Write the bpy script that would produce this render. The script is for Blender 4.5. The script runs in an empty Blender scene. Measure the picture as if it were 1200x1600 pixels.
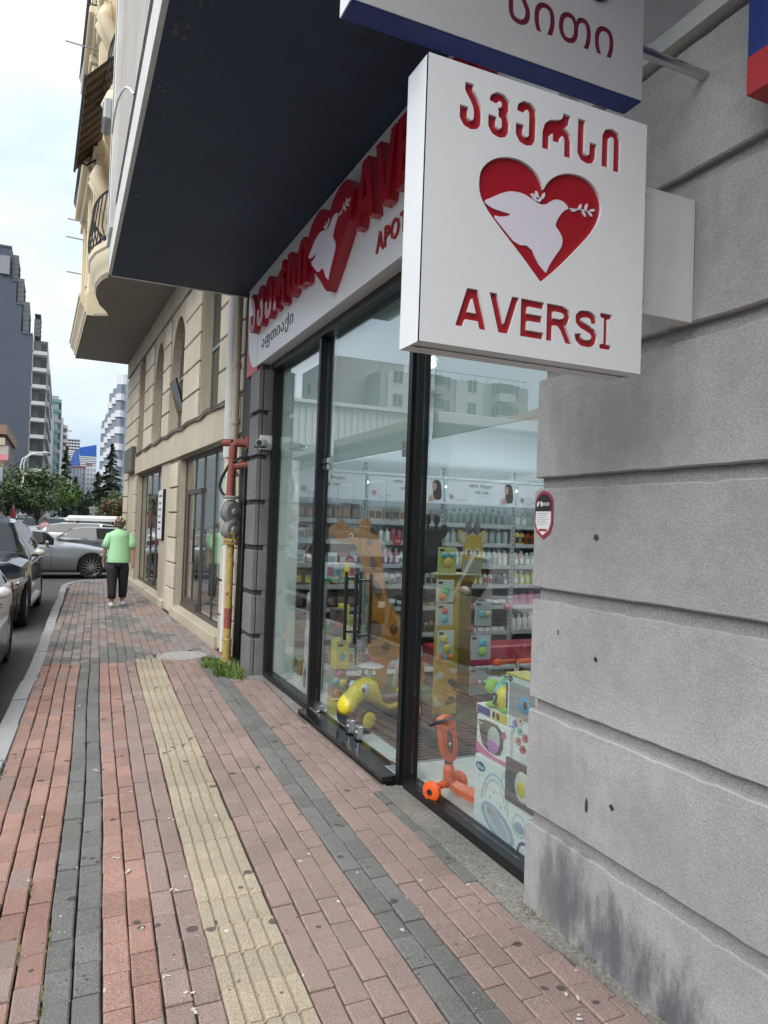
import bpy, bmesh, math, random
import numpy as np
from mathutils import Vector, Matrix, noise
rnd = random.Random(11)
S = bpy.context.scene
COL = S.collection
rad = math.radians

# ------------------------------------------------------------------ camera
cd = bpy.data.cameras.new('camera'); cam = bpy.data.objects.new('camera', cd); COL.objects.link(cam)
yaw, pit, roll = 0.41947388, 0.01952144, 0.03475204
fw = Vector((math.sin(yaw)*math.cos(pit), math.cos(yaw)*math.cos(pit), math.sin(pit)))
rt = Vector((math.cos(yaw), -math.sin(yaw), 0)); up = rt.cross(fw)
r2 = rt*math.cos(roll)+up*math.sin(roll); u2 = -rt*math.sin(roll)+up*math.cos(roll)
cm = Matrix((r2, u2, -fw)).transposed().to_4x4(); cm.translation = (0, 0, 1.6)
cam.matrix_world = cm
cd.sensor_fit = 'VERTICAL'; cd.sensor_height = 36; cd.lens = 1130.3/1600*36
cd.clip_start = 0.05; cd.clip_end = 3000
S.camera = cam

# ------------------------------------------------------------------ sky and sun (overcast day)
W = bpy.data.worlds.new('World'); S.world = W; W.use_nodes = True
nt = W.node_tree; nt.nodes.clear()
def wn(t, **k):
    n = nt.nodes.new(t)
    for a, b in k.items(): setattr(n, a, b)
    return n
out = wn('ShaderNodeOutputWorld'); bg = wn('ShaderNodeBackground')
sky = wn('ShaderNodeTexSky', sky_type='NISHITA', sun_disc=False)
sky.sun_elevation = rad(48); sky.sun_rotation = rad(-125); sky.air_density = 1.0; sky.dust_density = 3.0; sky.ozone_density = 1.0
tc = wn('ShaderNodeTexCoord'); mp = wn('ShaderNodeMapping'); mp.inputs['Scale'].default_value = (1, 1, 2.6)
nz = wn('ShaderNodeTexNoise'); nz.inputs['Scale'].default_value = 2.1; nz.inputs['Detail'].default_value = 6; nz.inputs['Roughness'].default_value = .55
nt.links.new(tc.outputs['Generated'], mp.inputs[0]); nt.links.new(mp.outputs[0], nz.inputs['Vector'])
cr = wn('ShaderNodeValToRGB'); cr.color_ramp.elements[0].position = .36; cr.color_ramp.elements[1].position = .68
cr.color_ramp.elements[0].color = (6.2, 7.6, 9.2, 1); cr.color_ramp.elements[1].color = (10.6, 11.0, 11.6, 1)
nt.links.new(nz.outputs['Fac'], cr.inputs[0])
# the overcast deck is paler overhead than at the horizon
sp = wn('ShaderNodeSeparateXYZ'); nt.links.new(tc.outputs['Generated'], sp.inputs[0])
mr = wn('ShaderNodeMapRange'); mr.inputs['From Min'].default_value = 0; mr.inputs['From Max'].default_value = .9
mr.inputs['To Min'].default_value = .80; mr.inputs['To Max'].default_value = 1.06
nt.links.new(sp.outputs['Z'], mr.inputs['Value'])
ml = wn('ShaderNodeVectorMath', operation='SCALE'); nt.links.new(cr.outputs[0], ml.inputs[0]); nt.links.new(mr.outputs[0], ml.inputs['Scale'])
mx = wn('ShaderNodeMix', data_type='RGBA'); mx.inputs['Factor'].default_value = .9
nt.links.new(sky.outputs[0], mx.inputs['A']); nt.links.new(ml.outputs[0], mx.inputs['B'])
nt.links.new(mx.outputs['Result'], bg.inputs['Color']); bg.inputs['Strength'].default_value = .056
nt.links.new(bg.outputs[0], out.inputs[0])
sd = bpy.data.lights.new('sun', 'SUN'); sun = bpy.data.objects.new('sun', sd); COL.objects.link(sun)
sd.energy = 1.5; sd.angle = rad(60); sd.color = (1, .96, .9)
sun.rotation_euler = Vector((math.cos(rad(48))*.82, math.cos(rad(48))*.57, -math.sin(rad(48)))).to_track_quat('-Z', 'Y').to_euler()
S.view_settings.view_transform = 'Standard'; S.view_settings.look = 'None'
S.view_settings.exposure = 1.28; S.view_settings.gamma = 1; S.view_settings.use_curve_mapping = False
S.render.engine = 'CYCLES'
S.cycles.use_denoising = True; S.cycles.max_bounces = 8; S.cycles.transparent_max_bounces = 14
S.cycles.diffuse_bounces = 4; S.cycles.glossy_bounces = 4; S.cycles.sample_clamp_indirect = 6
S.cycles.caustics_reflective = False; S.cycles.caustics_refractive = False

# ------------------------------------------------------------------ materials
MATS = {}
def mat(name, col, rough=.7, metal=0, var=0, vs=4, bump=0, bs=80, spec=.5, emit=0, coat=0, stain=None, rand=0, streak=0, dirt=0):
    """procedural surface: base colour with two scales of noise, optional stains, streaks and random per piece"""
    if name in MATS: return MATS[name]
    m = bpy.data.materials.new(name); m.use_nodes = True; t = m.node_tree; N = t.nodes; L = t.links
    b = N['Principled BSDF']; b.inputs['Roughness'].default_value = rough; b.inputs['Metallic'].default_value = metal
    b.inputs['Specular IOR Level'].default_value = spec
    if coat: b.inputs['Coat Weight'].default_value = coat; b.inputs['Coat Roughness'].default_value = .04
    b.inputs['Base Color'].default_value = (*col, 1)
    if emit: b.inputs['Emission Color'].default_value = (*col, 1); b.inputs['Emission Strength'].default_value = emit
    cur = None
    def mul(a, fac_socket, lo, hi):
        r = N.new('ShaderNodeMapRange'); r.inputs['To Min'].default_value = lo; r.inputs['To Max'].default_value = hi
        L.new(fac_socket, r.inputs['Value'])
        v = N.new('ShaderNodeVectorMath'); v.operation = 'SCALE'
        if a is None: v.inputs[0].default_value = col
        else: L.new(a, v.inputs[0])
        L.new(r.outputs[0], v.inputs['Scale']); return v.outputs[0]
    if var or bump or stain or streak or dirt or rand:
        g = N.new('ShaderNodeTexCoord'); P = g.outputs['Object']
    if var:
        for sc, am in ((vs, var), (vs*9, var*.45)):
            n = N.new('ShaderNodeTexNoise'); n.inputs['Scale'].default_value = sc; n.inputs['Detail'].default_value = 5
            L.new(P, n.inputs['Vector']); cur = mul(cur, n.outputs['Fac'], 1-am*1.6, 1+am*1.6)
    if rand:
        oi = N.new('ShaderNodeObjectInfo'); ge = N.new('ShaderNodeNewGeometry'); ad = N.new('ShaderNodeMath'); ad.operation = 'ADD'
        L.new(oi.outputs['Random'], ad.inputs[0]); L.new(ge.outputs['Random Per Island'], ad.inputs[1])
        fr = N.new('ShaderNodeMath'); fr.operation = 'FRACT'; L.new(ad.outputs[0], fr.inputs[0]); cur = mul(cur, fr.outputs[0], 1-rand, 1+rand)
    if streak:
        mpn = N.new('ShaderNodeMapping'); mpn.inputs['Scale'].default_value = (9, 9, .8); L.new(P, mpn.inputs[0])
        n = N.new('ShaderNodeTexNoise'); n.inputs['Scale'].default_value = 1.5; n.inputs['Detail'].default_value = 6; L.new(mpn.outputs[0], n.inputs['Vector'])
        cur = mul(cur, n.outputs['Fac'], 1-streak*1.5, 1+streak*1.5)
    if stain or dirt:
        for (sc, th, c2) in (stain or []):
            n = N.new('ShaderNodeTexNoise'); n.inputs['Scale'].default_value = sc; n.inputs['Detail'].default_value = 7; n.inputs['Roughness'].default_value = .6
            L.new(P, n.inputs['Vector'])
            r = N.new('ShaderNodeMapRange'); r.inputs['From Min'].default_value = th; r.inputs['From Max'].default_value = th+.09; L.new(n.outputs['Fac'], r.inputs['Value'])
            x = N.new('ShaderNodeMix'); x.data_type = 'RGBA'; L.new(r.outputs[0], x.inputs['Factor'])
            if cur is None: x.inputs['A'].default_value = (*col, 1)
            else: L.new(cur, x.inputs['A'])
            x.inputs['B'].default_value = (*c2, 1); cur = x.outputs['Result']
    if cur is not None: L.new(cur, b.inputs['Base Color'])
    if bump:
        n = N.new('ShaderNodeTexNoise'); n.inputs['Scale'].default_value = bs; n.inputs['Detail'].default_value = 4; L.new(P, n.inputs['Vector'])
        bp = N.new('ShaderNodeBump'); bp.inputs['Strength'].default_value = bump; bp.inputs['Distance'].default_value = .01
        L.new(n.outputs['Fac'], bp.inputs['Height']); L.new(bp.outputs[0], b.inputs['Normal'])
    MATS[name] = m; return m

def glass(name, tint=(.93, .975, .965), gloss=1.0, dark=0, ior=1.95):
    if name in MATS: return MATS[name]
    m = bpy.data.materials.new(name); m.use_nodes = True; t = m.node_tree; N = t.nodes; L = t.links; N.clear()
    o = N.new('ShaderNodeOutputMaterial'); tr = N.new('ShaderNodeBsdfTransparent'); tr.inputs[0].default_value = (*tint, 1)
    gl = N.new('ShaderNodeBsdfGlossy'); gl.inputs['Roughness'].default_value = 0; gl.inputs[0].default_value = (gloss, gloss, gloss, 1)
    fr = N.new('ShaderNodeFresnel'); ge = N.new('ShaderNodeNewGeometry'); r = N.new('ShaderNodeMapRange')
    r.inputs['To Min'].default_value = ior; r.inputs['To Max'].default_value = 1/ior
    L.new(ge.outputs['Backfacing'], r.inputs['Value']); L.new(r.outputs[0], fr.inputs['IOR'])
    mxn = N.new('ShaderNodeMixShader'); L.new(fr.outputs[0], mxn.inputs[0])
    if dark:
        df = N.new('ShaderNodeBsdfDiffuse'); df.inputs[0].default_value = (.02, .024, .026, 1); m2 = N.new('ShaderNodeMixShader'); m2.inputs[0].default_value = dark
        L.new(tr.outputs[0], m2.inputs[1]); L.new(df.outputs[0], m2.inputs[2]); L.new(m2.outputs[0], mxn.inputs[1])
    else: L.new(tr.outputs[0], mxn.inputs[1])
    L.new(gl.outputs[0], mxn.inputs[2]); L.new(mxn.outputs[0], o.inputs[0]); MATS[name] = m; return m

def speckled(name, col, amt=.35, scale=260, blot=.18, rough=.85, rand=.1, gum=0, warm=None, smudge=None):
    """stone or concrete grain: fine dark and pale grains, broad blotches, optional gum spots and grime of its own shape"""
    m = mat(name, col, rough, var=blot, vs=1.7, rand=rand, bump=.35, bs=scale*.8)
    t = m.node_tree; N = t.nodes; L = t.links; b = N['Principled BSDF']; cur = b.inputs['Base Color'].links[0].from_socket
    P = N.new('ShaderNodeTexCoord').outputs['Object']; geo = N.new('ShaderNodeNewGeometry').outputs['Position']
    n = N.new('ShaderNodeTexNoise'); n.inputs['Scale'].default_value = scale; n.inputs['Detail'].default_value = 2; L.new(P, n.inputs['Vector'])
    r = N.new('ShaderNodeMapRange'); r.inputs['From Min'].default_value = .3; r.inputs['From Max'].default_value = .7
    r.inputs['To Min'].default_value = 1-amt; r.inputs['To Max'].default_value = 1+amt; L.new(n.outputs['Fac'], r.inputs['Value'])
    v = N.new('ShaderNodeVectorMath'); v.operation = 'SCALE'; L.new(cur, v.inputs[0]); L.new(r.outputs[0], v.inputs['Scale']); cur = v.outputs[0]
    def over(fac, c2, cur):
        x = N.new('ShaderNodeMix'); x.data_type = 'RGBA'; L.new(fac, x.inputs['Factor']); L.new(cur, x.inputs['A']); x.inputs['B'].default_value = (*c2, 1); return x.outputs['Result']
    if warm:
        n = N.new('ShaderNodeTexNoise'); n.inputs['Scale'].default_value = 1.3; n.inputs['Detail'].default_value = 5; L.new(geo, n.inputs['Vector'])
        r = N.new('ShaderNodeMapRange'); r.inputs['From Min'].default_value = .45; r.inputs['From Max'].default_value = .7; r.inputs['To Max'].default_value = .5; L.new(n.outputs['Fac'], r.inputs['Value'])
        cur = over(r.outputs[0], warm, cur)
    if gum:
        for sc, th, c2, thn in ((8, .19, (.045, .043, .041), .535), (21, .15, (.05, .047, .045), .57), (13, .13, (.60, .58, .55), .60), (40, .16, (.55, .53, .5), .62)):
            vo = N.new('ShaderNodeTexVoronoi'); vo.inputs['Scale'].default_value = sc; vo.inputs['Randomness'].default_value = 1; L.new(geo, vo.inputs['Vector'])
            nn = N.new('ShaderNodeTexNoise'); nn.inputs['Scale'].default_value = 3.1+sc*.1; L.new(geo, nn.inputs['Vector'])
            a = N.new('ShaderNodeMapRange'); a.inputs['From Min'].default_value = thn-.05; a.inputs['From Max'].default_value = thn+.05; a.inputs['To Max'].default_value = th; L.new(nn.outputs['Fac'], a.inputs['Value'])
            c = N.new('ShaderNodeMath'); c.operation = 'LESS_THAN'; L.new(vo.outputs['Distance'], c.inputs[0]); L.new(a.outputs[0], c.inputs[1])
            g = N.new('ShaderNodeMath'); g.operation = 'MULTIPLY'; g.inputs[1].default_value = .8; L.new(c.outputs[0], g.inputs[0]); cur = over(g.outputs[0], c2, cur)
    if smudge:
        # rubbed grime: noise-broken ellipses on the wall (y, z, ry, rz, strength)
        for (cy, cz, ry, rz, am, c2) in smudge:
            mpn = N.new('ShaderNodeMapping'); mpn.vector_type = 'POINT'
            mpn.inputs['Location'].default_value = (0, -cy/ry, -cz/rz); mpn.inputs['Scale'].default_value = (0, 1/ry, 1/rz)
            mq = N.new('ShaderNodeMapping'); mq.inputs['Scale'].default_value = (1, 2.6, .9); L.new(geo, mq.inputs[0]); n = N.new('ShaderNodeTexNoise'); n.inputs['Scale'].default_value = 4.2; n.inputs['Detail'].default_value = 9; n.inputs['Roughness'].default_value = .68; L.new(mq.outputs[0], n.inputs['Vector'])
            ln = N.new('ShaderNodeVectorMath'); ln.operation = 'LENGTH'; L.new(geo, mpn.inputs[0]); L.new(mpn.outputs[0], ln.inputs[0])
            ad = N.new('ShaderNodeMath'); ad.operation = 'ADD'; L.new(ln.outputs['Value'], ad.inputs[0])
            sc = N.new('ShaderNodeMath'); sc.operation = 'MULTIPLY_ADD'; sc.inputs[1].default_value = 2.8; sc.inputs[2].default_value = -1.4; L.new(n.outputs['Fac'], sc.inputs[0]); L.new(sc.outputs[0], ad.inputs[1])
            r = N.new('ShaderNodeMapRange'); r.interpolation_type = 'SMOOTHSTEP'; r.inputs['From Min'].default_value = 1.3; r.inputs['From Max'].default_value = .0
            r.inputs['To Min'].default_value = 0; r.inputs['To Max'].default_value = am; L.new(ad.outputs[0], r.inputs['Value']); cur = over(r.outputs[0], c2, cur)
    L.new(cur, b.inputs['Base Color']); return m

# ------------------------------------------------------------------ mesh helpers
I4 = Matrix.Identity(4)
def T(x, y, z): return Matrix.Translation((x, y, z))
def RZ(a): return Matrix.Rotation(a, 4, 'Z')
def facing(Y): return Matrix(((1, 0, 0, 0), (0, 0, -1, Y), (0, 1, 0, 0), (0, 0, 0, 1)))      # (u,v,w) -> (u, Y-w, v): seen from -Y
def wallm(X): return Matrix(((0, 0, -1, X), (-1, 0, 0, 0), (0, 1, 0, 0), (0, 0, 0, 1)))       # (u,v,w) -> (X-w, -u, v): seen from -X
ROOTM = {}
class MB:
    def __init__(s, M=I4): s.v = []; s.f = []; s.m = []; s.M = M
    def add(s, vs, fs, m=0):
        b = len(s.v); s.v += [tuple(s.M @ Vector(p)) for p in vs]
        for f in fs: s.f.append(tuple(b+i for i in f)); s.m.append(m)
        return s
    def box(s, x0, x1, y0, y1, z0, z1, m=0):
        return s.add([(x0,y0,z0),(x1,y0,z0),(x1,y1,z0),(x0,y1,z0),(x0,y0,z1),(x1,y0,z1),(x1,y1,z1),(x0,y1,z1)],
                     [(0,3,2,1),(4,5,6,7),(0,1,5,4),(1,2,6,5),(2,3,7,6),(3,0,4,7)], m)
    def bevbox(s, x0, x1, y0, y1, z0, z1, b=.01, m=0):
        vs = []
        for z, i in ((z0, b), (z0+b, 0), (z1-b, 0), (z1, b)):
            c = b if i == 0 else b*2
            vs += [(x0+c,y0+i,z),(x1-c,y0+i,z),(x1-i,y0+c,z),(x1-i,y1-c,z),(x1-c,y1-i,z),(x0+c,y1-i,z),(x0+i,y1-c,z),(x0+i,y0+c,z)]
        fs = [tuple(range(7,-1,-1)), tuple(range(24,32))]
        for k in range(3):
            for j in range(8): fs.append((k*8+j, k*8+(j+1)%8, k*8+8+(j+1)%8, k*8+8+j))
        return s.add(vs, fs, m)
    def prism(s, pts, d, w0=0, m=0, mside=None, M=None):
        old = s.M
        if M is not None: s.M = s.M @ M
        n = len(pts)
        s.add([(p[0], p[1], w0) for p in pts]+[(p[0], p[1], w0+d) for p in pts], [tuple(range(n-1,-1,-1)), tuple(range(n, 2*n))], m)
        s.add([(p[0], p[1], w0) for p in pts]+[(p[0], p[1], w0+d) for p in pts], [(i, (i+1)%n, n+(i+1)%n, n+i) for i in range(n)], m if mside is None else mside)
        s.M = old; return s
    def tube(s, pts, r, seg=8, m=0, caps=True):
        pts = [Vector(p) for p in pts]; n = len(pts); rr = r if isinstance(r, (list, tuple)) else [r]*n
        vs = []; prev = None
        for i, p in enumerate(pts):
            d = (pts[min(i+1, n-1)]-pts[max(i-1, 0)]).normalized()
            a = prev if prev is not None else (Vector((0,0,1)) if abs(d.z) < .9 else Vector((1,0,0)))
            x = (a - d*a.dot(d))
            if x.length < 1e-6: x = d.orthogonal()
            x.normalize(); y = d.cross(x); prev = x
            for k in range(seg):
                t = 2*math.pi*k/seg; vs.append(p+(x*math.cos(t)+y*math.sin(t))*rr[i])
        fs = [(i*seg+k, i*seg+(k+1)%seg, (i+1)*seg+(k+1)%seg, (i+1)*seg+k) for i in range(n-1) for k in range(seg)]
        if caps: fs += [tuple(range(seg-1,-1,-1)), tuple((n-1)*seg+k for k in range(seg))]
        return s.add(vs, fs, m)
    def lathe(s, prof, seg=12, c=(0,0,0), ax='Z', m=0, sy=1, caps=True):
        vs = []
        for r, z in prof:
            for k in range(seg):
                t = 2*math.pi*k/seg; a, b = r*math.cos(t), r*math.sin(t)*sy
                q = (a, b, z) if ax == 'Z' else ((z, a, b) if ax == 'X' else (b, z, a))
                vs.append((q[0]+c[0], q[1]+c[1], q[2]+c[2]))
        n = len(prof); fs = [(i*seg+k, i*seg+(k+1)%seg, (i+1)*seg+(k+1)%seg, (i+1)*seg+k) for i in range(n-1) for k in range(seg)]
        if caps and prof[0][0] > 1e-5: fs.append(tuple(range(seg-1,-1,-1)))
        if caps and prof[-1][0] > 1e-5: fs.append(tuple((n-1)*seg+k for k in range(seg)))
        return s.add(vs, fs, m)
    def ball(s, c, r, seg=12, rings=7, m=0):
        r = r if isinstance(r, (list, tuple)) else (r, r, r)
        vs = [(c[0]+r[0]*math.sin(math.pi*i/rings)*math.cos(2*math.pi*k/seg), c[1]+r[1]*math.sin(math.pi*i/rings)*math.sin(2*math.pi*k/seg), c[2]-r[2]*math.cos(math.pi*i/rings)) for i in range(rings+1) for k in range(seg)]
        return s.add(vs, [(i*seg+k, i*seg+(k+1)%seg, (i+1)*seg+(k+1)%seg, (i+1)*seg+k) for i in range(rings) for k in range(seg)], m)
    def loft(s, rings, m=0, caps=True, closed=True):
        n = len(rings[0]); vs = [p for r in rings for p in r]
        kk = n if closed else n-1
        fs = [(i*n+k, i*n+(k+1)%n, (i+1)*n+(k+1)%n, (i+1)*n+k) for i in range(len(rings)-1) for k in range(kk)]
        if caps and closed: fs += [tuple(range(n-1,-1,-1)), tuple((len(rings)-1)*n+k for k in range(n))]
        return s.add(vs, fs, m)
    def build(s, name, mats, parent=None, smooth=False, kind=None, label=None, weld=True):
        me = bpy.data.meshes.new(name)
        vs = s.v
        if parent is not None and parent.name in ROOTM:
            inv = ROOTM[parent.name].inverted(); vs = [tuple(inv @ Vector(p)) for p in vs]
        me.from_pydata(vs, [], s.f)
        for m_ in (mats if isinstance(mats, (list, tuple)) else [mats]): me.materials.append(m_)
        me.polygons.foreach_set('material_index', s.m)
        if smooth is True: me.polygons.foreach_set('use_smooth', [True]*len(s.f))
        me.validate(); me.update()
        if smooth == 'auto':
            bm = bmesh.new(); bm.from_mesh(me); bmesh.ops.remove_doubles(bm, verts=bm.verts, dist=1e-5)
            bmesh.ops.recalc_face_normals(bm, faces=bm.faces)
            for f in bm.faces: f.smooth = True
            for e in bm.edges:
                if len(e.link_faces) == 2 and e.calc_face_angle(0) > .6: e.smooth = False
            bm.to_mesh(me); bm.free()
        else:
            bm = bmesh.new(); bm.from_mesh(me); bmesh.ops.recalc_face_normals(bm, faces=bm.faces); bm.to_mesh(me); bm.free()
        o = bpy.data.objects.new(name, me); COL.objects.link(o)
        if parent is not None:
            o.parent = parent
            if parent.name in ROOTM: ROOTM[o.name] = ROOTM[parent.name]
        if kind: o['kind'] = kind
        if label: o['label'] = label
        return o
def tag(o, label, cat, group=None):
    o['label'] = label; o['category'] = cat
    if group: o['group'] = group
    return o
def thing(name, label, cat, loc=(0,0,0), rz=0, group=None):
    o = bpy.data.objects.new(name, None); COL.objects.link(o); o.location = loc; o.rotation_euler = (0,0,rz); o.empty_display_size = .2
    ROOTM[o.name] = T(*loc) @ RZ(rz)
    return tag(o, label, cat, group)
def local(t): return ROOTM[t.name]
def kids(o): return [c for c in bpy.data.objects if c.parent == o]
def dup(root, loc, rz=0, label=None, group=None, scale=None):
    def cp(o, par):
        c = o.copy(); COL.objects.link(c); c.parent = par
        for k in KID.get(o.name, []): cp(k, c)
        return c
    KID = {}
    for c in bpy.data.objects:
        if c.parent: KID.setdefault(c.parent.name, []).append(c)
    r = cp(root, None); r.location = loc; r.rotation_euler = (0,0,rz)
    if scale: r.scale = scale
    if label: r['label'] = label
    if group: r['group'] = group
    return r
def smooth_poly(pts, it=2):
    for _ in range(it):
        q = []
        for i in range(len(pts)):
            a, b = pts[i], pts[(i+1)%len(pts)]
            q += [(a[0]*.75+b[0]*.25, a[1]*.75+b[1]*.25), (a[0]*.25+b[0]*.75, a[1]*.25+b[1]*.75)]
        pts = q
    return pts
def ell(cx, cy, rx, ry, n=14, a0=0, a1=2*math.pi, rot=0):
    full = abs(a1-a0-2*math.pi) < 1e-6
    r = []
    for i in range(n if full else n+1):
        t = a0+(a1-a0)*i/n; x, y = rx*math.cos(t), ry*math.sin(t)
        r.append((cx+x*math.cos(rot)-y*math.sin(rot), cy+x*math.sin(rot)+y*math.cos(rot)))
    return r

# ------------------------------------------------------------------ lettering
def char_mesh(ch, bold=0, res=3):
    c = bpy.data.curves.new('t', 'FONT'); c.body = ch; c.resolution_u = res; c.offset = bold; c.fill_mode = 'FRONT'
    o = bpy.data.objects.new('t', c); COL.objects.link(o)
    dg = bpy.context.evaluated_depsgraph_get(); me = bpy.data.meshes.new_from_object(o.evaluated_get(dg))
    bm = bmesh.new(); bm.from_mesh(me); bmesh.ops.remove_doubles(bm, verts=bm.verts, dist=1e-5)
    nx = {}
    for e in bm.edges:
        if len(e.link_faces) == 1:
            a, b = e.verts; nx.setdefault(a.index, []).append(b.index); nx.setdefault(b.index, []).append(a.index)
    co = {v.index: (v.co.x, v.co.y) for v in bm.verts}; loops = []; used = set()
    for st in nx:
        if st in used: continue
        lp = [st]; used.add(st); cur = st
        while True:
            n = [k for k in nx[cur] if k not in used]
            if not n: break
            cur = n[0]; used.add(cur); lp.append(cur)
        if len(lp) > 2: loops.append([co[i] for i in lp])
    bm.free(); bpy.data.objects.remove(o); bpy.data.curves.remove(c); bpy.data.meshes.remove(me)
    return loops
CH = {}
def text_loops(s, h=None, w=None, bold=0, fit_each=False, gap=.12, res=3, xscale=1):
    """list (one item per letter) of loops; the whole line is scaled to height h and width w, its left bottom at 0,0"""
    L = []; x = 0
    for ch in s:
        if ch == ' ': x += .45; continue
        k = (ch, bold, res)
        if k not in CH: CH[k] = char_mesh(ch, bold, res)
        lo = CH[k]
        if not lo: continue
        xs = [p[0] for l in lo for p in l]; ys = [p[1] for l in lo for p in l]
        a, b, c, d = min(xs), max(xs), min(ys), max(ys); sy = 1/(d-c) if fit_each else 1; oy = c if fit_each else 0
        L.append([[(x+(p[0]-a)*xscale, (p[1]-oy)*sy) for p in l] for l in lo]); x += (b-a)*xscale+gap
    ys = [p[1] for g in L for l in g for p in l]; xs = [p[0] for g in L for l in g for p in l]
    y0, y1, x1 = min(ys), max(ys), max(xs); fy = h/(y1-y0) if h else 1; fx = w/x1 if w else fy
    return [[[(p[0]*fx, (p[1]-y0)*fy) for p in l] for l in g] for g in L]
def shift(L, dx, dy): return [[[(p[0]+dx, p[1]+dy) for p in l] for l in g] for g in L]
def even_odd(pts, loops):
    ins = np.zeros(len(pts), bool); X, Y = pts[:, 0], pts[:, 1]
    for l in loops:
        A_ = np.array(l); B_ = np.roll(A_, -1, 0)
        for (x0, y0), (x1, y1) in zip(A_, B_):
            if y0 == y1: continue
            c = ((y0 > Y) != (y1 > Y)) & (X < (x1-x0)*(Y-y0)/(y1-y0)+x0); ins ^= c
    return ins
def fill2d(loops, depth, M, name, mats, parent=None, label=None, kind=None, w0=0):
    """fills nested outlines (holes by even-odd) and gives them thickness depth along w from w0"""
    from mathutils.geometry import delaunay_2d_cdt
    V = []; E_ = []
    for l in loops:
        b = len(V); V += [Vector((p[0], p[1])) for p in l]; E_ += [(b+i, b+(i+1) % len(l)) for i in range(len(l))]
    r = delaunay_2d_cdt(V, E_, [], 0, 1e-6); vo, eo, fo = r[0], r[1], r[2]
    P = np.array([(v.x, v.y) for v in vo]); tri = [f for f in fo]
    cen = np.array([P[list(f)].mean(0) for f in tri]); keep = even_odd(cen, loops)
    tri = [f for f, k in zip(tri, keep) if k]
    n = len(P); q = MB(M); cnt = {}
    for f in tri:
        for i in range(len(f)): e = (f[i], f[(i+1) % len(f)]); cnt[frozenset(e)] = cnt.get(frozenset(e), [])+[e]
    vs = [(p[0], p[1], w0) for p in P]+[(p[0], p[1], w0+depth) for p in P]
    q.add(vs, [tuple(reversed(f)) for f in tri]+[tuple(n+i for i in f) for f in tri])
    q.add(vs, [(e[0][0], e[0][1], n+e[0][1], n+e[0][0]) for e in cnt.values() if len(e) == 1])
    o = q.build(name, mats, parent, kind=kind, label=label)
    return o
def word(s, x, y, h, w, M, mats, parent, depth=.002, w0=0, name='lettering', bold=0, fit_each=False, gap=.1, res=2, label=None):
    L = shift(text_loops(s, h, w, bold, fit_each, gap, res), x, y)
    return fill2d([l for g in L for l in g], depth, M, name, mats, parent, w0=w0, label=label)

def sdf_loops(strokes, hw, w, h=1.0, step=.0125, clip=False):
    """outline loops of thick flat-ended strokes, found on a small grid"""
    xs = np.arange(-.02, w+.02+step, step); ys = np.arange(-.02, h+.02+step, step); X, Y = np.meshgrid(xs, ys); D = np.full(X.shape, 9.)
    for st in strokes:
        d = np.full(X.shape, 9.)
        for (a, b) in zip(st[:-1], st[1:]):
            dx, dy = b[0]-a[0], b[1]-a[1]; L2 = dx*dx+dy*dy; t = np.clip(((X-a[0])*dx+(Y-a[1])*dy)/L2, 0, 1)
            d = np.minimum(d, np.hypot(X-a[0]-t*dx, Y-a[1]-t*dy))
        d = d-hw
        for (a, b) in ((st[0], st[1]), (st[-1], st[-2])):      # flat ends
            l = math.hypot(b[0]-a[0], b[1]-a[1]); n = ((a[0]-b[0])/l, (a[1]-b[1])/l); s_ = (X-a[0])*n[0]+(Y-a[1])*n[1]
            near = np.hypot(X-a[0], Y-a[1]) < hw*1.5
            d = np.where(near, np.maximum(d, s_), d)
        D = np.minimum(D, d)
    if clip: D = np.maximum(D, np.maximum(-Y, Y-h))
    ny, nx_ = D.shape
    def ip(i0, j0, i1, j1):
        a, b = D[i0, j0], D[i1, j1]; t = a/(a-b); return (xs[j0]+(xs[j1]-xs[j0])*t, ys[i0]+(ys[i1]-ys[i0])*t)
    pt = {}; adj = {}
    for i in range(ny-1):
        for j in range(nx_-1):
            c = [(i, j), (i, j+1), (i+1, j+1), (i+1, j)]; s = [D[p] < 0 for p in c]
            if all(s) or not any(s): continue
            es = []
            for k in range(4):
                a, b = c[k], c[(k+1) % 4]
                if s[k] != s[(k+1) % 4]:
                    key = (min(a, b), max(a, b)); pt[key] = ip(*key[0], *key[1]); es.append(key)
            for k in range(0, len(es), 2): adj.setdefault(es[k], []).append(es[k+1]); adj.setdefault(es[k+1], []).append(es[k])
    loops = []; used = set()
    for k in adj:
        if k in used: continue
        lp = [k]; used.add(k)
        while True:
            n = [q for q in adj[lp[-1]] if q not in used]
            if not n: break
            lp.append(n[0]); used.add(n[0])
        P = [pt[q] for q in lp]
        Q = [P[0]]; i = 0
        while i < len(P)-1:         # longest chord that stays within .003 of the outline
            j = i+1
            while j+1 < len(P):
                a, b = P[i], P[j+1]; l = math.hypot(b[0]-a[0], b[1]-a[1])+1e-9
                if max(abs((b[0]-a[0])*(p[1]-a[1])-(b[1]-a[1])*(p[0]-a[0]))/l for p in P[i+1:j+1]) > .0015: break
                j += 1
            i = j
            if i < len(P)-1: Q.append(P[i])
        if len(Q) > 4: loops.append(Q)
    return loops
BOWL = [(.34,.12),(.25,.09),(.15,.12),(.09,.22)]
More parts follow.
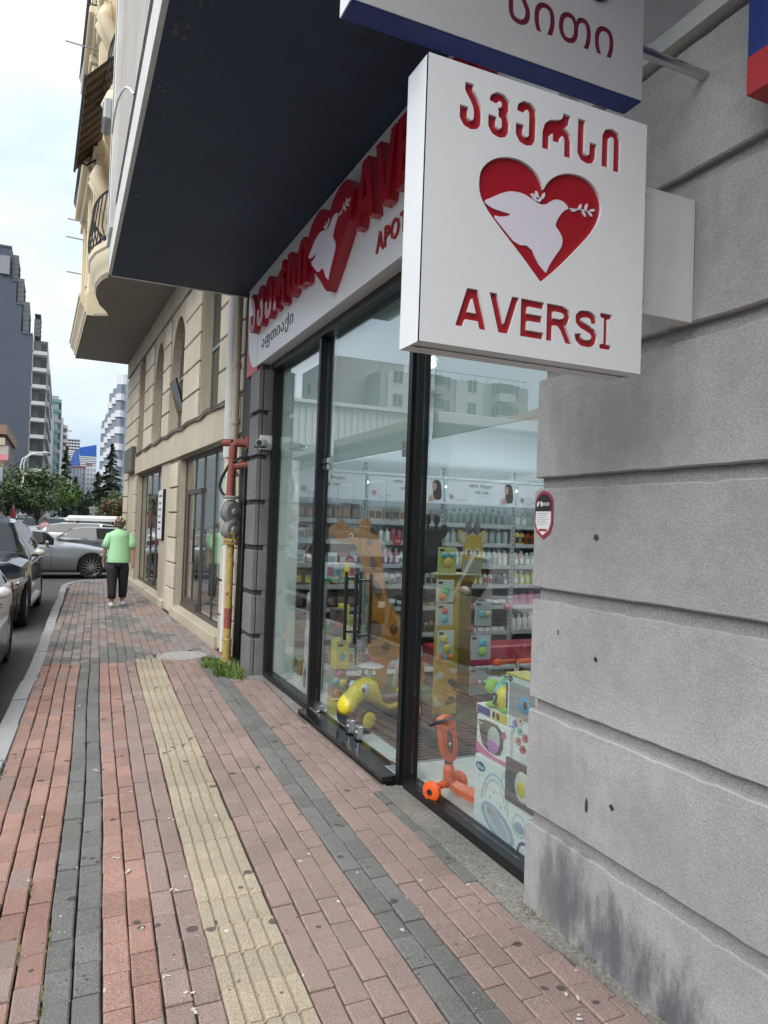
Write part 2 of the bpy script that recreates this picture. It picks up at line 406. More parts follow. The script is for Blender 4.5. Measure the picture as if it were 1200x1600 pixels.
GEO = {'a': ([[(.19,1),(.19,.84),(.30,.68),(.38,.52),(.40,.40),(.40,.22)]+BOWL+[(.088,.47)]], .49),
       'v': ([[(.10,.74),(.12,.84),(.20,.905),(.30,.90),(.38,.82),(.39,.70),(.34,.60),(.23,.56)], [(.23,.56),(.36,.50),(.40,.38),(.40,.22)]+BOWL+[(.088,.45)]], .49),
       'e': ([[(.10,.72),(.12,.84),(.20,.905),(.30,.90),(.38,.82),(.40,.68),(.40,.22)]+BOWL+[(.088,.45)]], .49),
       'r': ([[(.09,.05),(.09,.42),(.13,.58),(.22,.67),(.36,.71),(.50,.76),(.57,.84),(.59,1)], [(.12,.45),(.18,.56),(.27,.57),(.345,.47),(.35,.28)], [(.35,.38),(.40,.53),(.50,.58),(.60,.50),(.635,.38),(.64,0)]], .73),
       's': ([[(.09,1),(.09,.22),(.15,.12),(.25,.09),(.35,.12),(.40,.22),(.405,.52)]], .49),
       'i': ([[(.09,.04),(.09,.76),(.14,.87),(.25,.91),(.35,.87),(.40,.76),(.402,0)]], .49)}
def aversi(w, h, x, y, hw=.095):
    out_ = []; tot = sum(GEO[c][1] for c in 'aversi')+5*.15; f = w/tot; cx = x
    for c in 'aversi':
        lo = sdf_loops(GEO[c][0], hw, GEO[c][1]); out_.append([[(cx+p[0]*f, y+p[1]*h) for p in l] for l in lo]); cx += (GEO[c][1]+.15)*f
    return out_

LAT = {'A': ([[(.05,-.12),(.40,1.14)], [(.75,-.12),(.40,1.14)], [(.2,.29),(.6,.29)]], .80),
       'V': ([[(.05,1.12),(.39,-.14)], [(.73,1.12),(.39,-.14)]], .78),
       'E': ([[(.095,0),(.095,1)], [(.05,.09),(.66,.09)], [(.05,.53),(.61,.53)], [(.05,.91),(.65,.91)]], .67),
       'R': ([[(.095,0),(.095,1)], [(.05,.91),(.42,.91),(.56,.85),(.60,.73),(.56,.60),(.42,.53),(.05,.53)], [(.36,.52),(.49,.38),(.70,-.06)]], .76),
       'S': ([[(.595,.68),(.55,.83),(.44,.90),(.32,.91),(.19,.88),(.11,.79),(.115,.67),(.2,.585),(.38,.52),(.54,.45),(.61,.33),(.59,.2),(.49,.11),(.35,.09),(.21,.11),(.12,.19),(.085,.33)]], .71),
       'I': ([[(.095,0),(.095,1)]], .19)}
def aversi_latin(txt, w, h, x, y, hw=.098, gap=.07):
    tot = sum(LAT[c][1] for c in txt)+gap*(len(txt)-1); f = w/tot; cx = x; out_ = []
    for c in txt:
        lo = sdf_loops(LAT[c][0], hw, LAT[c][1], clip=True); out_.append([[(cx+p[0]*f, y+p[1]*h) for p in l] for l in lo]); cx += (LAT[c][1]+gap)*f
    return out_
# ------------------------------------------------------------------ palette
ASPH = speckled('asphalt', (.105, .103, .10), .5, 120, .2, .9, rand=0, warm=(.08, .078, .075))
REDB = speckled('red_paver', (.315, .185, .148), .3, 150, .22, .85, rand=.16, gum=1, warm=(.25, .18, .16))
ROSE = speckled('rose_paver', (.27, .195, .172), .28, 150, .18, .85, rand=.10, gum=1, warm=(.25, .185, .165))
GRYB = speckled('grey_paver', (.15, .148, .140), .32, 150, .2, .85, rand=.12, gum=1)
MIXB = speckled('worn_paver', (.24, .212, .20), .4, 150, .2, .85, rand=.14, gum=1)
YELB = speckled('tactile_yellow', (.36, .305, .225), .28, 150, .2, .85, rand=.07, gum=1)
KERB = speckled('kerb_concrete', (.33, .33, .335), .25, 240, .12, .85, rand=.06)
JOINT = speckled('joint_sand', (.06, .055, .048), .5, 300, .2, .95, rand=0)
CONC = speckled('rough_concrete', (.22, .21, .19), .35, 70, .35, .9, rand=0, gum=1, warm=(.11, .095, .07))
WALLM = speckled('grey_render_stone', (.345, .34, .335), .17, 170, .2, .88, rand=.07,
    smudge=[(2.42, .15, .10, .24, .75, (.16,.155,.15)), (2.30, .14, .24, .22, .95, (.105,.11,.12)), (2.02, .08, .26, .20, .95, (.10,.105,.115)), (1.78, .02, .20, .22, .95, (.09,.095,.105)), (2.47, .05, .12, .12, .5, (.17,.165,.155)),
            (2.3, .62, .2, .16, .30, (.22,.205,.18)), (1.9, .6, .3, .16, .25, (.21,.2,.18)), (2.1, 1.95, .4, .18, .4, (.19,.19,.192)), (2.0, 2.55, .4, .25, .5, (.15,.15,.153)), (1.9, 1.1, .3, .15, .25, (.22,.215,.21)), (2.45, 2.1, .1, .15, .3, (.18,.175,.17))])
DKST = speckled('dark_grey_stone', (.17, .17, .172), .25, 220, .25, .8, rand=.08)
GROOVE = speckled('groove_mortar', (.27, .262, .255), .3, 200, .1, .9, rand=0)
NAVY = mat('navy_soffit_paint', (.019, .035, .066), .65, var=.28, vs=1.1, bump=.12, bs=30, stain=[(2.6, .66, (.012, .014, .018)), (5.5, .70, (.10, .10, .10))])
WHITE = mat('white_sheet', (.72, .73, .74), .32, var=.03, vs=3)
WHITED = mat('white_weathered', (.62, .62, .6), .55, var=.08, vs=5, streak=.1)
BLACKF = mat('black_frame_metal', (.008, .008, .009), .35, spec=.4)
RED = mat('sign_red_acrylic', (.36, .008, .022), .16, spec=.6)
REDD = mat('sign_red_backing', (.33, .006, .014), .4)
DOVE = mat('dove_lilac_white', (.70, .66, .74), .4)
BLUE = mat('sign_blue', (.01, .028, .17), .35)
STEEL = mat('brushed_steel', (.55, .55, .56), .28, metal=1)
GRAN = mat('black_granite', (.012, .012, .013), .12, var=.2, vs=60)
TRAV = speckled('travertine_cladding', (.54, .485, .39), .22, 120, .15, .8, rand=.08, warm=(.42, .36, .26))
TRAVS = speckled('travertine_smooth', (.49, .435, .34), .2, 90, .12, .7, rand=.05, warm=(.40, .345, .25))
TRAVG = mat('grey_travertine', (.40, .37, .33), .6, var=.15, vs=3, rand=.08)
BROWNF = mat('bronze_window_frame', (.075, .065, .055), .45)
CREAM = mat('cream_stucco', (.62, .54, .40), .75, var=.05, vs=2)
CREAM2 = mat('cream_moulding', (.66, .58, .42), .7, var=.07, vs=3)
SOFF = mat('taupe_soffit', (.27, .245, .215), .8, var=.04, vs=2)
IRON = mat('black_wrought_iron', (.012, .012, .014), .5)
GL = glass('shop_glass')
GLD = glass('tinted_glass', (.6, .72, .7), dark=.25)
RUSTP = mat('rusty_red_paint', (.26, .07, .05), .6, var=.25, vs=14, stain=[(24, .60, (.12, .05, .03))])
YELP = mat('flaking_yellow_paint', (.42, .30, .09), .65, var=.2, vs=14, stain=[(20, .56, (.15, .07, .035))])
GREYM = mat('meter_grey', (.24, .24, .24), .5, var=.15, vs=10)
DKGREY = mat('dark_plaster', (.05, .05, .052), .8, var=.2, vs=4)
RUB = mat('black_rubber', (.012, .012, .012), .6)
def PM(name, col, rough=.5, **k): return mat(name, col, rough, **k)

# ------------------------------------------------------------------ ground
g = MB(); g.add([(-900,-900,-.14),(900,-900,-.14),(900,1600,-.14),(-900,1600,-.14)], [(0,1,2,3)])
road = g.build('road', ASPH, kind='structure')
def pvx(c, y): return c+.043*y
def warp(c, y):
    w = max(0, min(1, (.5-c)/.9))
    return .009*math.sin((y-3.2)*1.15)*w*max(0, min(1, (y-2)/3)) + .004*math.sin(y*1.7+c*9)
# pavement slab under the pavers, following the kerb and rounded at the far corner
KOUT = [(-.70, -4), (-.655, 0), (-.635, 3), (-.63, 6.3), (-.615, 8.2), (-.635, 10.6), (-.68, 15.6), (-.70, 18.0), (-.55, 19.0), (-.2, 19.65), (.4, 19.95), (1.0, 20.0)]
def kout(y):
    P = KOUT[:8]
    for i in range(len(P)-1):
        if y <= P[i+1][1]: t = (y-P[i][1])/(P[i+1][1]-P[i][1]); return P[i][0]+(P[i+1][0]-P[i][0])*t
    return P[-1][0]
KP = [(pvx(c, y), y) for c, y in KOUT]+[(4.5, 20.9)]
slab = MB(); pl = KP+[(4.5, -4)]
slab.prism([(p[0]+.02, p[1]) for p in pl], .12, w0=-.145)
pave = slab.build('pavement', JOINT, kind='structure')
# kerb stones
kerb = MB(); kerb.prism([(p[0], p[1]) for p in KP]+[(p[0]+.12, p[1]-.0) for p in reversed(KP)], .05, w0=-.14); kerb = kerb.build('kerb', KERB, kind='structure')
seg = []; 
def along(path, d):
    acc = 0
    for i in range(len(path)-1):
        a, b = Vector((*path[i], 0)), Vector((*path[i+1], 0)); l = (b-a).length
        if acc+l >= d: t = (b-a)/l; return a+t*(d-acc), t
        acc += l
    return Vector((*path[-1], 0)), (Vector((*path[-1], 0))-Vector((*path[-2], 0))).normalized()
d = 0
while d < 28.5:
    L_ = rnd.uniform(.72, .86) if d < 22 else .42
    a, ta = along(KP, d+.006); b, tb = along(KP, d+L_-.006)
    na, nb = Vector((ta.y, -ta.x, 0)), Vector((tb.y, -tb.x, 0)); j = rnd.uniform(-.008, .008); h = rnd.uniform(-.004, .006)
    ring = []
    for p, n in ((a, na), (b, nb)):
        ring.append([p+n*(j-.012)+Vector((0,0,-.135)), p+n*(j-.004)+Vector((0,0,-.03+h)), p+n*(j+.012)+Vector((0,0,.004+h)), p+n*(j+.13)+Vector((0,0,.008+h)), p+n*(j+.137)+Vector((0,0,-.01)), p+n*(j+.137)+Vector((0,0,-.135))])
    m = MB(); m.loft(ring); m.build('kerb_stone', KERB, kerb); d += L_

# pavers: (c0, c1) columns, measured across the paving direction
cols = []
c = -.106
for i in range(4): cols.append((c-.096*(i+1), c-.096*i, 'red', 'left'))
cols += [(-.106, -.013, 'grey', 'left'), (-.013, .081, 'grey', 'left')]
for i in range(4): cols.append((.081+.0925*i, .081+.0925*(i+1), 'red' if i < 2 else 'rose', 'left'))
for i in range(4): cols.append((.738+.0955*i, .738+.0955*(i+1), 'rose', 'right'))
cols += [(1.12, 1.217, 'grey', 'right'), (1.217, 1.314, 'grey', 'right')]
for i in range(7): cols.append((1.314+.0975*i, 1.314+.0975*(i+1), 'rose', 'right'))
EDGE = [(-5, 1.845), (1.8, 1.845), (2.2, 1.82), (2.45, 1.775), (2.86, 1.80), (3.4, 1.815), (3.97, 1.82), (4.05, 1.86), (5.8, 1.86), (5.9, 1.87), (7.1, 1.93), (7.3, 1.84), (7.7, 1.60), (8.4, 1.62)]
def edge(y):
    for i in range(len(EDGE)-1):
        if y <= EDGE[i+1][0]: t = (y-EDGE[i][0])/(EDGE[i+1][0]-EDGE[i][0]); return EDGE[i][1]+(EDGE[i+1][1]-EDGE[i][1])*t
    return 1.9
def paver(P, z, ch=.0062, depth=.05):
    """P: four plan corners; a block with a chamfered top rim"""
    cx = sum(p[0] for p in P)/4; cy = sum(p[1] for p in P)/4
    top = []
    for p in P:
        dx, dy = cx-p[0], cy-p[1]; top.append((p[0]+math.copysign(ch, dx), p[1]+math.copysign(ch, dy), z))
    vs = [(p[0], p[1], z-depth) for p in P]+[(p[0], p[1], z-ch*.9) for p in P]+top
    fs = [(8,9,10,11)]
    for k in range(2):
        for j in range(4): fs.append((k*4+j, k*4+(j+1)%4, k*4+4+(j+1)%4, k*4+4+j))
    return vs, fs
pieces = []     # (distance, kind, verts, faces)
def piece(kind, P, z):
    cx = sum(p[0] for p in P)/4; cy = sum(p[1] for p in P)/4
    # share of the picture: near and inside the frame first
    vv = Vector((cx, cy, -1.6)); dd = fw.dot(vv); 
    if dd < .3: return
    u = r2.dot(vv)/dd*1130; v = u2.dot(vv)/dd*1130
    if abs(u) > 680 or abs(v) > 880: inside = False
    else: inside = True
    vs, fs = paver(P, z); pieces.append((dd if inside else 100+dd, kind, vs, fs))
for ci, (c0, c1, kind, side) in enumerate(cols):
    y = 1.2+rnd.uniform(0, .19) if side == 'left' else 1.2+(.096 if ci % 2 else 0)
    gapx = .0030 if side == 'left' else .0024
    if c1 < .09: gapx = .0036
    while y < 8.42:
        ln = .193+(rnd.uniform(-.006, .006) if side == 'left' else rnd.uniform(-.002, .002))
        j = [rnd.uniform(-.0022, .0022) for _ in range(4)]; z = rnd.uniform(-.004, .004)+.004
        gy_ = .0034 if side == 'left' else .0026; ya, yb = y+gy_, y+ln-gy_
        P = [(pvx(c0, ya)+warp(c0, ya)+gapx+j[0], ya), (pvx(c1, ya)+warp(c1, ya)-gapx+j[1], ya+.002), (pvx(c1, yb)+warp(c1, yb)-gapx+j[2], yb+.002), (pvx(c0, yb)+warp(c0, yb)+gapx+j[3], yb)]
        e = edge(y+.1)
        if P[0][0] < e-.02:
            if P[1][0] > e: P[1] = (e, P[1][1]); P[2] = (e, P[2][1])
            kk = kind
            if side == 'right' and c0 > 1.5 and abs(P[1][0]-e) < .04 and 2.7 < y < 4: kk = 'grey'
            if side == 'left' and kind == 'red' and rnd.random() < .12: kk = 'rose'
            piece(kk, P, z)
        y += ln
# beyond the tactile strip: worn mixed pavers laid through to the corner
c = -.60; k = 0
while c < 2.3:
    c1 = c+.098; y = 8.42+(.07 if k % 2 else 0)
    while y < 20.6:
        ln = .196; xa = pvx(c, y); 
        if c+.05 > kout(min(y, 18))+.145 and not (y > 17.6 and (c+.56)**2/.9**2 < 0):
            # rounded far-left corner
            ok = True
            if y > 17.9: ok = (y-17.9) < 1.75*math.sqrt(max(0, 1-max(0, (.42-c))**2/1.0**2))+(.25 if c > .42 else 0)
            wx_ = 1.90-.03*(y-8.3)-.07
            if ok and xa+.02 < wx_:
                n = noise.noise(Vector((c*1.6, y*.9, 3))); band = (8.42 <= y < 8.75)
                kind = 'grey' if (n > .14 or band and rnd.random() < .75) else ('mix' if n > -.16 else 'rose')
                if rnd.random() < .13: kind = rnd.choice(['grey', 'mix', 'rose'])
                x1 = min(pvx(c1, y), wx_); j = rnd.uniform(-.002, .002); z = rnd.uniform(-.002, .002)+.003
                # leave the manhole clear
                if ((xa+.05-1.36)/.30)**2+((y+.1-8.72)/.30)**2 > 1:
                    piece(kind, [(xa+.0035+j, y+.003), (x1-.0035+j, y+.004), (x1-.0035+j, y+ln-.003), (xa+.0035+j, y+ln-.004)], z)
        y += ln
    c = c1; k += 1
PMAT = {'red': REDB, 'rose': ROSE, 'grey': GRYB, 'mix': MIXB}
pieces.sort(key=lambda p: p[0])
for (dd, kind, vs, fs) in pieces[:300]:
    m = MB(); m.add(vs, fs); m.build('brick', PMAT[kind], pave)
rest = MB(); order = list(PMAT); 
for (dd, kind, vs, fs) in pieces[300:]: rest.add(vs, fs, order.index(kind))
rest.build('brick_field', [PMAT[k] for k in order], pave, kind='stuff')
# tactile tiles with five rounded ribs
y = 1.3
while y < 8.40:
    ln = .197; m = MB(); j = rnd.uniform(-.002, .002); z0 = rnd.uniform(-.002, .003)+.003
    prof = []
    n = 5; w = .283/n
    for i in range(n):
        a = .452+w*i
        prof += [(a+.003, -.008), (a+.010, .004), (a+w-.010, .004), (a+w-.003, -.008)]
    prof = [(.4555, -.04)]+prof+[(.7345, -.04)]
    rings = []
    for yy, dz in ((y+.003, -.006), (y+.009, 0), (y+ln-.009, 0), (y+ln-.003, -.006)):
        rings.append([(pvx(p[0]+j, yy)+warp(.6, yy), yy, p[1]+z0+(dz if p[1] > -.03 else 0)) for p in prof])
    m.loft(rings); m.build('tactile_tile', YELB, pave); y += ln
# concrete strip along the shop
m = MB(); pts = [(edge(y_)+.004, y_) for y_ in (-4, 1.8, 2.2, 2.45, 2.86, 3.4, 3.97)]+[(1.86, 4.06), (2.06, 4.06), (2.06, -4)]
m.prism(pts, .045, w0=-.042); m.prism([(1.865, 4.0), (1.866, 5.88), (1.90, 5.88), (1.90, 4.0)], .044, w0=-.044)
m.prism([(1.872, 5.86), (1.93, 7.1), (1.85, 7.28), (1.62, 7.7), (1.64, 8.36), (2.1, 8.36), (2.1, 5.86)], .045, w0=-.043)
m.build('concrete_strip', CONC, kind='structure')
# gravel-like litter on the strip: cigarette end
cg = MB(); cg.tube([(1.625, 1.735, .012), (1.66, 1.700, .012)], .004, 8, 0); cg.tube([(1.66, 1.700, .012), (1.678, 1.682, .012)], .0042, 8, 1)
tag(cg.build('cigarette_end', [PM('paper_white', (.8,.8,.78)), PM('filter_tan', (.55,.32,.12))]), 'white cigarette end with tan filter on the pavers by the grey wall', 'cigarette end')
# manhole cover
mh = thing('manhole_cover', 'round pale concrete manhole cover with raised grid near the grass tuft', 'manhole cover', (1.36, 8.72, 0))
m = MB(local(mh)); m.lathe([(.285, -.04), (.285, .006), (.262, .008), (.258, 0), (0, 0)], 32); m.build('rim', PM('manhole_concrete', (.36,.355,.33), .85, var=.12, vs=12), mh, smooth='auto')
m = MB(local(mh))
for i in range(-4, 5):
    for j in range(-4, 5):
        if i*i+j*j < 19: m.bevbox(i*.055-.021, i*.055+.021, j*.055-.021, j*.055+.021, -.002, .007, .003)
m.build('cover_grid', MATS['manhole_concrete'], mh, kind='stuff')

# ------------------------------------------------------------------ grey stone building with the pharmacy
GB = thing('stone_clad_building', 'grey stone building with black overhanging soffit housing the pharmacy', 'building', (1.9, 0, 0))
# courses of the near pier: x 1.88 face, y -3..2.6
Z = [(-.03, .361), (.411, .835), (.885, 1.309), (1.359, 1.782), (1.83, 2.257), (2.308, 2.774), (2.824, 3.262)]
core = MB(); core.box(1.912, 2.6, -3, 2.59, -.1, 4.25); core.build('wall_core', GROOVE, GB)
for i, (a, b) in enumerate(Z):
    m = MB(); jx = [0, .004, -.002, .003, 0, -.003, .002][i]
    # long faces with slightly uneven lower edges
    ys = [2.603+jx]+[2.56-.055*k for k in range(40)]+[0, -1, -3]
    rings = []
    for y_ in ys:
        e1, e2 = rnd.gauss(0, .0012), rnd.gauss(0, .0018)-(rnd.uniform(.004, .010) if rnd.random() < .07 else 0)
        rings.append([(1.98, y_, a+.001), (1.887, y_, a+e1), (1.8805, y_, a+.006+e1), (1.8805, y_, b-.006+e2), (1.887, y_, b+e2), (1.98, y_, b-.001)])
    m.loft(rings); m.build('stone_course', WALLM, GB, smooth='auto')
m = MB(); m.box(1.905, 1.99, -3, 2.57, 3.345, 4.2); m.box(1.905, 1.99, -3, 2.57, 3.262, 3.345); m.build('upper_panel', WALLM, GB)
# return of the pier towards the glass
m = MB(); m.box(1.99, 2.12, 2.56, 2.592, -.03, 3.3); m.build('pier_return', WALLM, GB)
# far pilaster, dark stone
m = MB(); m.box(1.872, 2.3, 7.46, 8.30, -.05, 4.25); m.build('wall_core', DKGREY, GB)
Zf = [(-.03, .38), (.43, .83), (.885, 1.30), (1.355, 1.78), (1.83, 2.255), (2.305, 2.72), (2.77, 3.2)]
for a, b in Zf:
    m = MB(); m.bevbox(1.835, 1.885, 7.428, 7.80, a, b, .006); m.bevbox(1.893, 2.02, 7.428, 7.47, a, b, .006); m.build('stone_block', DKST, GB)
m = MB(); m.box(1.95, 2.02, 7.435, 7.46, -.03, 3.3); m.build('pier_return', DKST, GB)
# rail (aluminium ledge) over the near pier with rivets
m = MB(); m.box(1.845, 1.905, -3, 2.35, 3.283, 3.345)
for k in range(9): m.lathe([(.012, 0), (.012, -.006), (0, -.008)], 10, (1.845, 1.95-.45*k, 3.315), 'X')
m.build('ledge_rail', PM('alu_rail', (.5,.5,.48), .4, var=.1, vs=6), GB)
# soffit and overhanging storey
m = MB(); m.box(.392, 2.6, -4, 8.30, 4.2, 4.26); m.build('soffit', NAVY, GB)
m = MB(); m.box(.36, .392, -4, 8.34, 4.196, 4.50); m.box(.36, 2.4, 8.302, 8.34, 4.196, 4.52); m.build('edge_band', WHITED, GB)
m = MB(); m.box(.40, .5, -4, 7.75, 4.50, 4.76); m.build('window_band', PM('black_glazing', (.015,.017,.02), .15), GB)
m = MB(); m.box(.372, .4, -4, 7.8, 4.762, 4.785); m.build('drip_trim', WHITED, GB)
m = MB(); m.box(.395, .5, -4, 7.7, 4.786, 4.86); m.build('shadow_gap', MATS['black_glazing'], GB)
m = MB(); m.box(.45, 3, -4, 8.3, 4.26, 14); m.build('upper_wall', TRAVG, GB)
for k in range(18):
    for q in range(5):
        y0 = 7.70-.62*(k+1); z0 = 4.865+1.25*q
        if q < 3 or k < 6:
            m = MB(); m.bevbox(.385+rnd.uniform(0, .004), .45, y0+.003, y0+.617, z0+.004, z0+1.246, .004); m.build('cladding_panel', TRAVG, GB)
m = MB(); m.box(.33, .45, 7.72, 8.33, 4.50, 14); m.build('corner_trim', WHITED, GB)
m = MB(); m.box(.325, .329, 8.0, 8.02, 4.5, 14); m.build('trim_joint', DKGREY, GB)
# peeled paint flakes along the soffit edge
FLK = mat('peeled_paint', (.10, .10, .10), .9, var=.3, vs=20)
for k in range(130):
    if k < 80: fx_, fy_ = .42+abs(rnd.gauss(0, .10)), rnd.uniform(3.6, 8.2)
    else: fx_, fy_ = rnd.uniform(.45, 1.8), 8.27-abs(rnd.gauss(0, .12))
    m = MB(); a_ = rnd.uniform(.003, .016)*rnd.choice((1,1,1.8)); b_ = rnd.uniform(.006, .04)
    P = [(fx_+a_*math.cos(t_)*rnd.uniform(.3, 1.2), fy_+b_*math.sin(t_)*rnd.uniform(.3, 1.2)) for t_ in [2*math.pi*i/9 for i in range(9)]]
    m.prism([p for p in P if p[0] > .395 and p[1] < 8.298], .0015, w0=4.1984); m.build('paint_flake', FLK, GB)
# arched cable conduit and small flood light on the overhang
m = MB(); m.tube([(.37, 5.67, 4.75), (.345, 5.70, 4.80), (.32, 5.78, 4.85), (.30, 5.9, 4.88), (.28, 6.05, 4.89), (.27, 6.2, 4.87), (.262, 6.32, 4.83), (.26, 6.4, 4.78)], .009, 8); m.build('conduit_arm', WHITE, GB, smooth='auto')
fl = thing('air_conditioner', 'small grey air conditioner box hung high beside the white corner trim', 'air conditioner', (.30, 8.75, 6.15))
m = MB(local(fl)); m.bevbox(-.05, .05, -.2, .2, -.15, .1, .02); m.build('casing', PM('ac_grey', (.42,.44,.45), .5), fl)
m = MB(local(fl))
for k in range(4): m.box(-.055, -.0505, -.17, .17, -.12+k*.05, -.10+k*.05)
m.build('grille', PM('ac_dark', (.1,.1,.1)), fl)

# ------------------------------------------------------------------ shop front
SF = thing('shop_front', 'black framed glass shop front of the pharmacy with double glass door', 'shop front', (2.03, 5, 0))
def fr(name, *b, mm=BLACKF, **k):
    m = MB(); m.box(*b); return m.build(name, mm, SF, **k)
fr('post', 1.965, 2.07, 4.045, 4.095, -.02, 3.27); fr('post', 1.985, 2.07, 4.0, 4.043, -.02, 3.27)
fr('post', 1.965, 2.07, 5.835, 5.885, -.02, 3.27); fr('post', 1.985, 2.07, 5.887, 5.93, -.02, 3.27)
fr('end_post', 1.985, 2.075, 7.36, 7.43, -.02, 3.27); fr('end_post', 1.985, 2.075, 2.594, 2.66, -.02, 3.27)
fr('bottom_rail', 1.975, 2.075, 2.66, 3.999, -.02, .055); fr('bottom_rail', 1.975, 2.075, 5.932, 7.358, -.02, .055)
fr('head_rail', 1.955, 2.075, 2.60, 7.40, 3.19, 3.30); fr('roller_head', 1.90, 1.955, 2.6, 7.43, 3.275, 3.34)
m = MB(); m.box(1.876, 2.06, 4.10, 5.83, -.03, .046); m.build('threshold', GRAN, SF)
def pane(name, x0, x1, y0, y1, z0, z1, par=SF, mm=None): m = MB(); m.box(x0, x1, y0, y1, z0, z1); return m.build(name, mm or GL, par)
pane('window_pane', 2.026, 2.036, 2.66, 3.999, .056, 3.19); pane('window_pane', 2.026, 2.036, 5.932, 7.36, .056, 3.19)
pane('transom_pane', 2.026, 2.036, 4.097, 5.833, 2.105, 3.19)
for a, b, lab in ((4.10, 4.958, None), (4.962, 5.83, None)):
    dr = pane('glass_door', 2.026, 2.036, a+.004, b-.004, .062, 2.098)
    near = a < 4.5
    yh = 4.87 if near else 5.07
    for X in (1.972, 2.09):
        m = MB(); yy = yh if X < 2 else yh+(.0)
        m.tube([(X, yy, .74), (X, yy, 1.25)], .0135, 10)
        for z in (.80, 1.20): m.tube([(X, yy, z), (2.03, yy, z)], .009, 8)
        m.build('door_handle', BLACKF, dr, smooth='auto')
    for z0, z1, y0, y1 in ((.055, .15, 4.83 if near else 5.0, 4.905 if near else 5.075), ):
        m = MB(); m.bevbox(2.008, 2.052, y0, y1, z0, z1, .004); m.lathe([(.018, 0), (.018, -.006), (0, -.007)], 12, (2.008, (y0+y1)/2, .10), 'X'); m.build('patch_lock', STEEL, dr, smooth='auto')
    yc = (4.10, 4.25) if near else (5.68, 5.83)
    m = MB(); m.bevbox(2.006, 2.054, *yc, .05, .10, .004); m.build('corner_patch', STEEL, dr); m = MB(); m.bevbox(2.006, 2.054, *yc, 2.055, 2.10, .004); m.build('corner_patch', STEEL, dr)
    m = MB(); m.bevbox(2.004, 2.056, *yc, 2.108, 2.155, .004); m.build('hinge_plate', STEEL, SF); m = MB(); m.bevbox(1.97, 2.01, yc[0]-.01, yc[1]+.02, .046, .056, .003); m.build('hinge_plate', STEEL, SF)
nt_ = MB(wallm(2.044)); nt_.box(-5.30, -5.20, 1.20, 1.31, 0, .002); tag(nt_.build('yellow_note', PM('note_yellow', (.75,.6,.05), .6)), 'small yellow paper note stuck inside the glass door above the handles', 'notice')
# CCTV camera on the far pilaster
ct = thing('security_camera', 'white bullet security camera on the dark far pilaster', 'security camera', (1.86, 7.40, 2.43))
m = MB(local(ct)); m.bevbox(-.0, .13, .0, .028, -.075, .075, .006); m.build('back_box', WHITE, ct)
m = MB(local(ct)); m.lathe([(.034, 0), (.037, .01), (.037, .12), (.03, .14)], 14, (0, 0, 0), 'Z'); 
m2 = MB(local(ct) @ T(.06, 0, 0) @ Matrix.Rotation(rad(100), 4, 'X') @ Matrix.Rotation(rad(-35), 4, 'Y')); m2.lathe([(.012, -.01), (.014, .03), (.036, .04), (.04, .05), (.04, .17), (.036, .185)], 16); m2.build('camera_body', WHITE, ct, smooth='auto')
m2 = MB(m2.M); m2.lathe([(.032, .187), (.03, .178), (0, .178)], 16); m2.box(-.044, .044, -.05, -.036, .08, .21); m2.build('lens_hood', RUB, ct)

# ------------------------------------------------------------------ fascia sign
Hh = [(-0.001,-0.169),(-0.069,-0.105),(-0.131,-0.051),(-0.18,-0.005),(-0.208,0.034),(-0.214,0.073),(-0.206,0.11),(-0.174,0.143),(-0.133,0.16),(-0.085,0.164),(-0.041,0.149),(-0.013,0.124),(0.0,0.099),(0.016,0.125),(0.047,0.15),(0.092,0.166),(0.145,0.165),(0.186,0.142),(0.208,0.104),(0.204,0.059),(0.177,0.01),(0.132,-0.041),(0.076,-0.1),(0.032,-0.141)]
Dv = [(-0.196,0.025),(-0.165,0.043),(-0.13,0.064),(-0.1,0.074),(-0.063,0.075),(-0.032,0.064),(-0.007,0.056),(0.015,0.06),(0.032,0.075),(0.052,0.084),(0.077,0.082),(0.097,0.066),(0.078,0.056),(0.064,0.039),(0.054,0.022),(0.048,0.006),(0.066,-0.01),(0.077,-0.029),(0.073,-0.053),(0.055,-0.077),(0.037,-0.104),(0.026,-0.124),(0.022,-0.138),(0.01,-0.129),(-0.007,-0.115),(-0.036,-0.069),(-0.082,-0.075),(-0.126,-0.04),(-0.165,-0.007),(-0.133,-0.007),(-0.098,0.008),(-0.136,0.009),(-0.169,0.012)]
SPR = [(-.007,.070,.9),(-.026,.069,2.6),(.004,.083,1.2),(-.018,.082,2.0),(-.030,.077,3.0),(.112,.064,.2),(.135,.078,1.2),(.150,.062,-.9),(.158,.084,1.3),(.172,.066,-.6),(.180,.078,.3)]
def heart_art(M, w0, par, sx=1, sz=1, m1=DOVE):
    D = [(x*sx, z*sz) for x, z in smooth_poly(Dv, 1)]
    fill2d([D], .003, M, 'dove', m1, par, w0=w0)
    lo = [[(p[0]*sx, p[1]*sz) for p in ell(x, z, .011, .0042, 8, rot=a)] for x, z, a in SPR]
    lo.append([(p[0]*sx, p[1]*sz) for p in [(.0985,.067),(.13,.072),(.168,.074),(.168,.0715),(.13,.069),(.095,.064)]])
    fill2d(lo, .004, M, 'olive_sprig', m1, par, w0=w0)
H1 = smooth_poly(Hh[:12], 0)
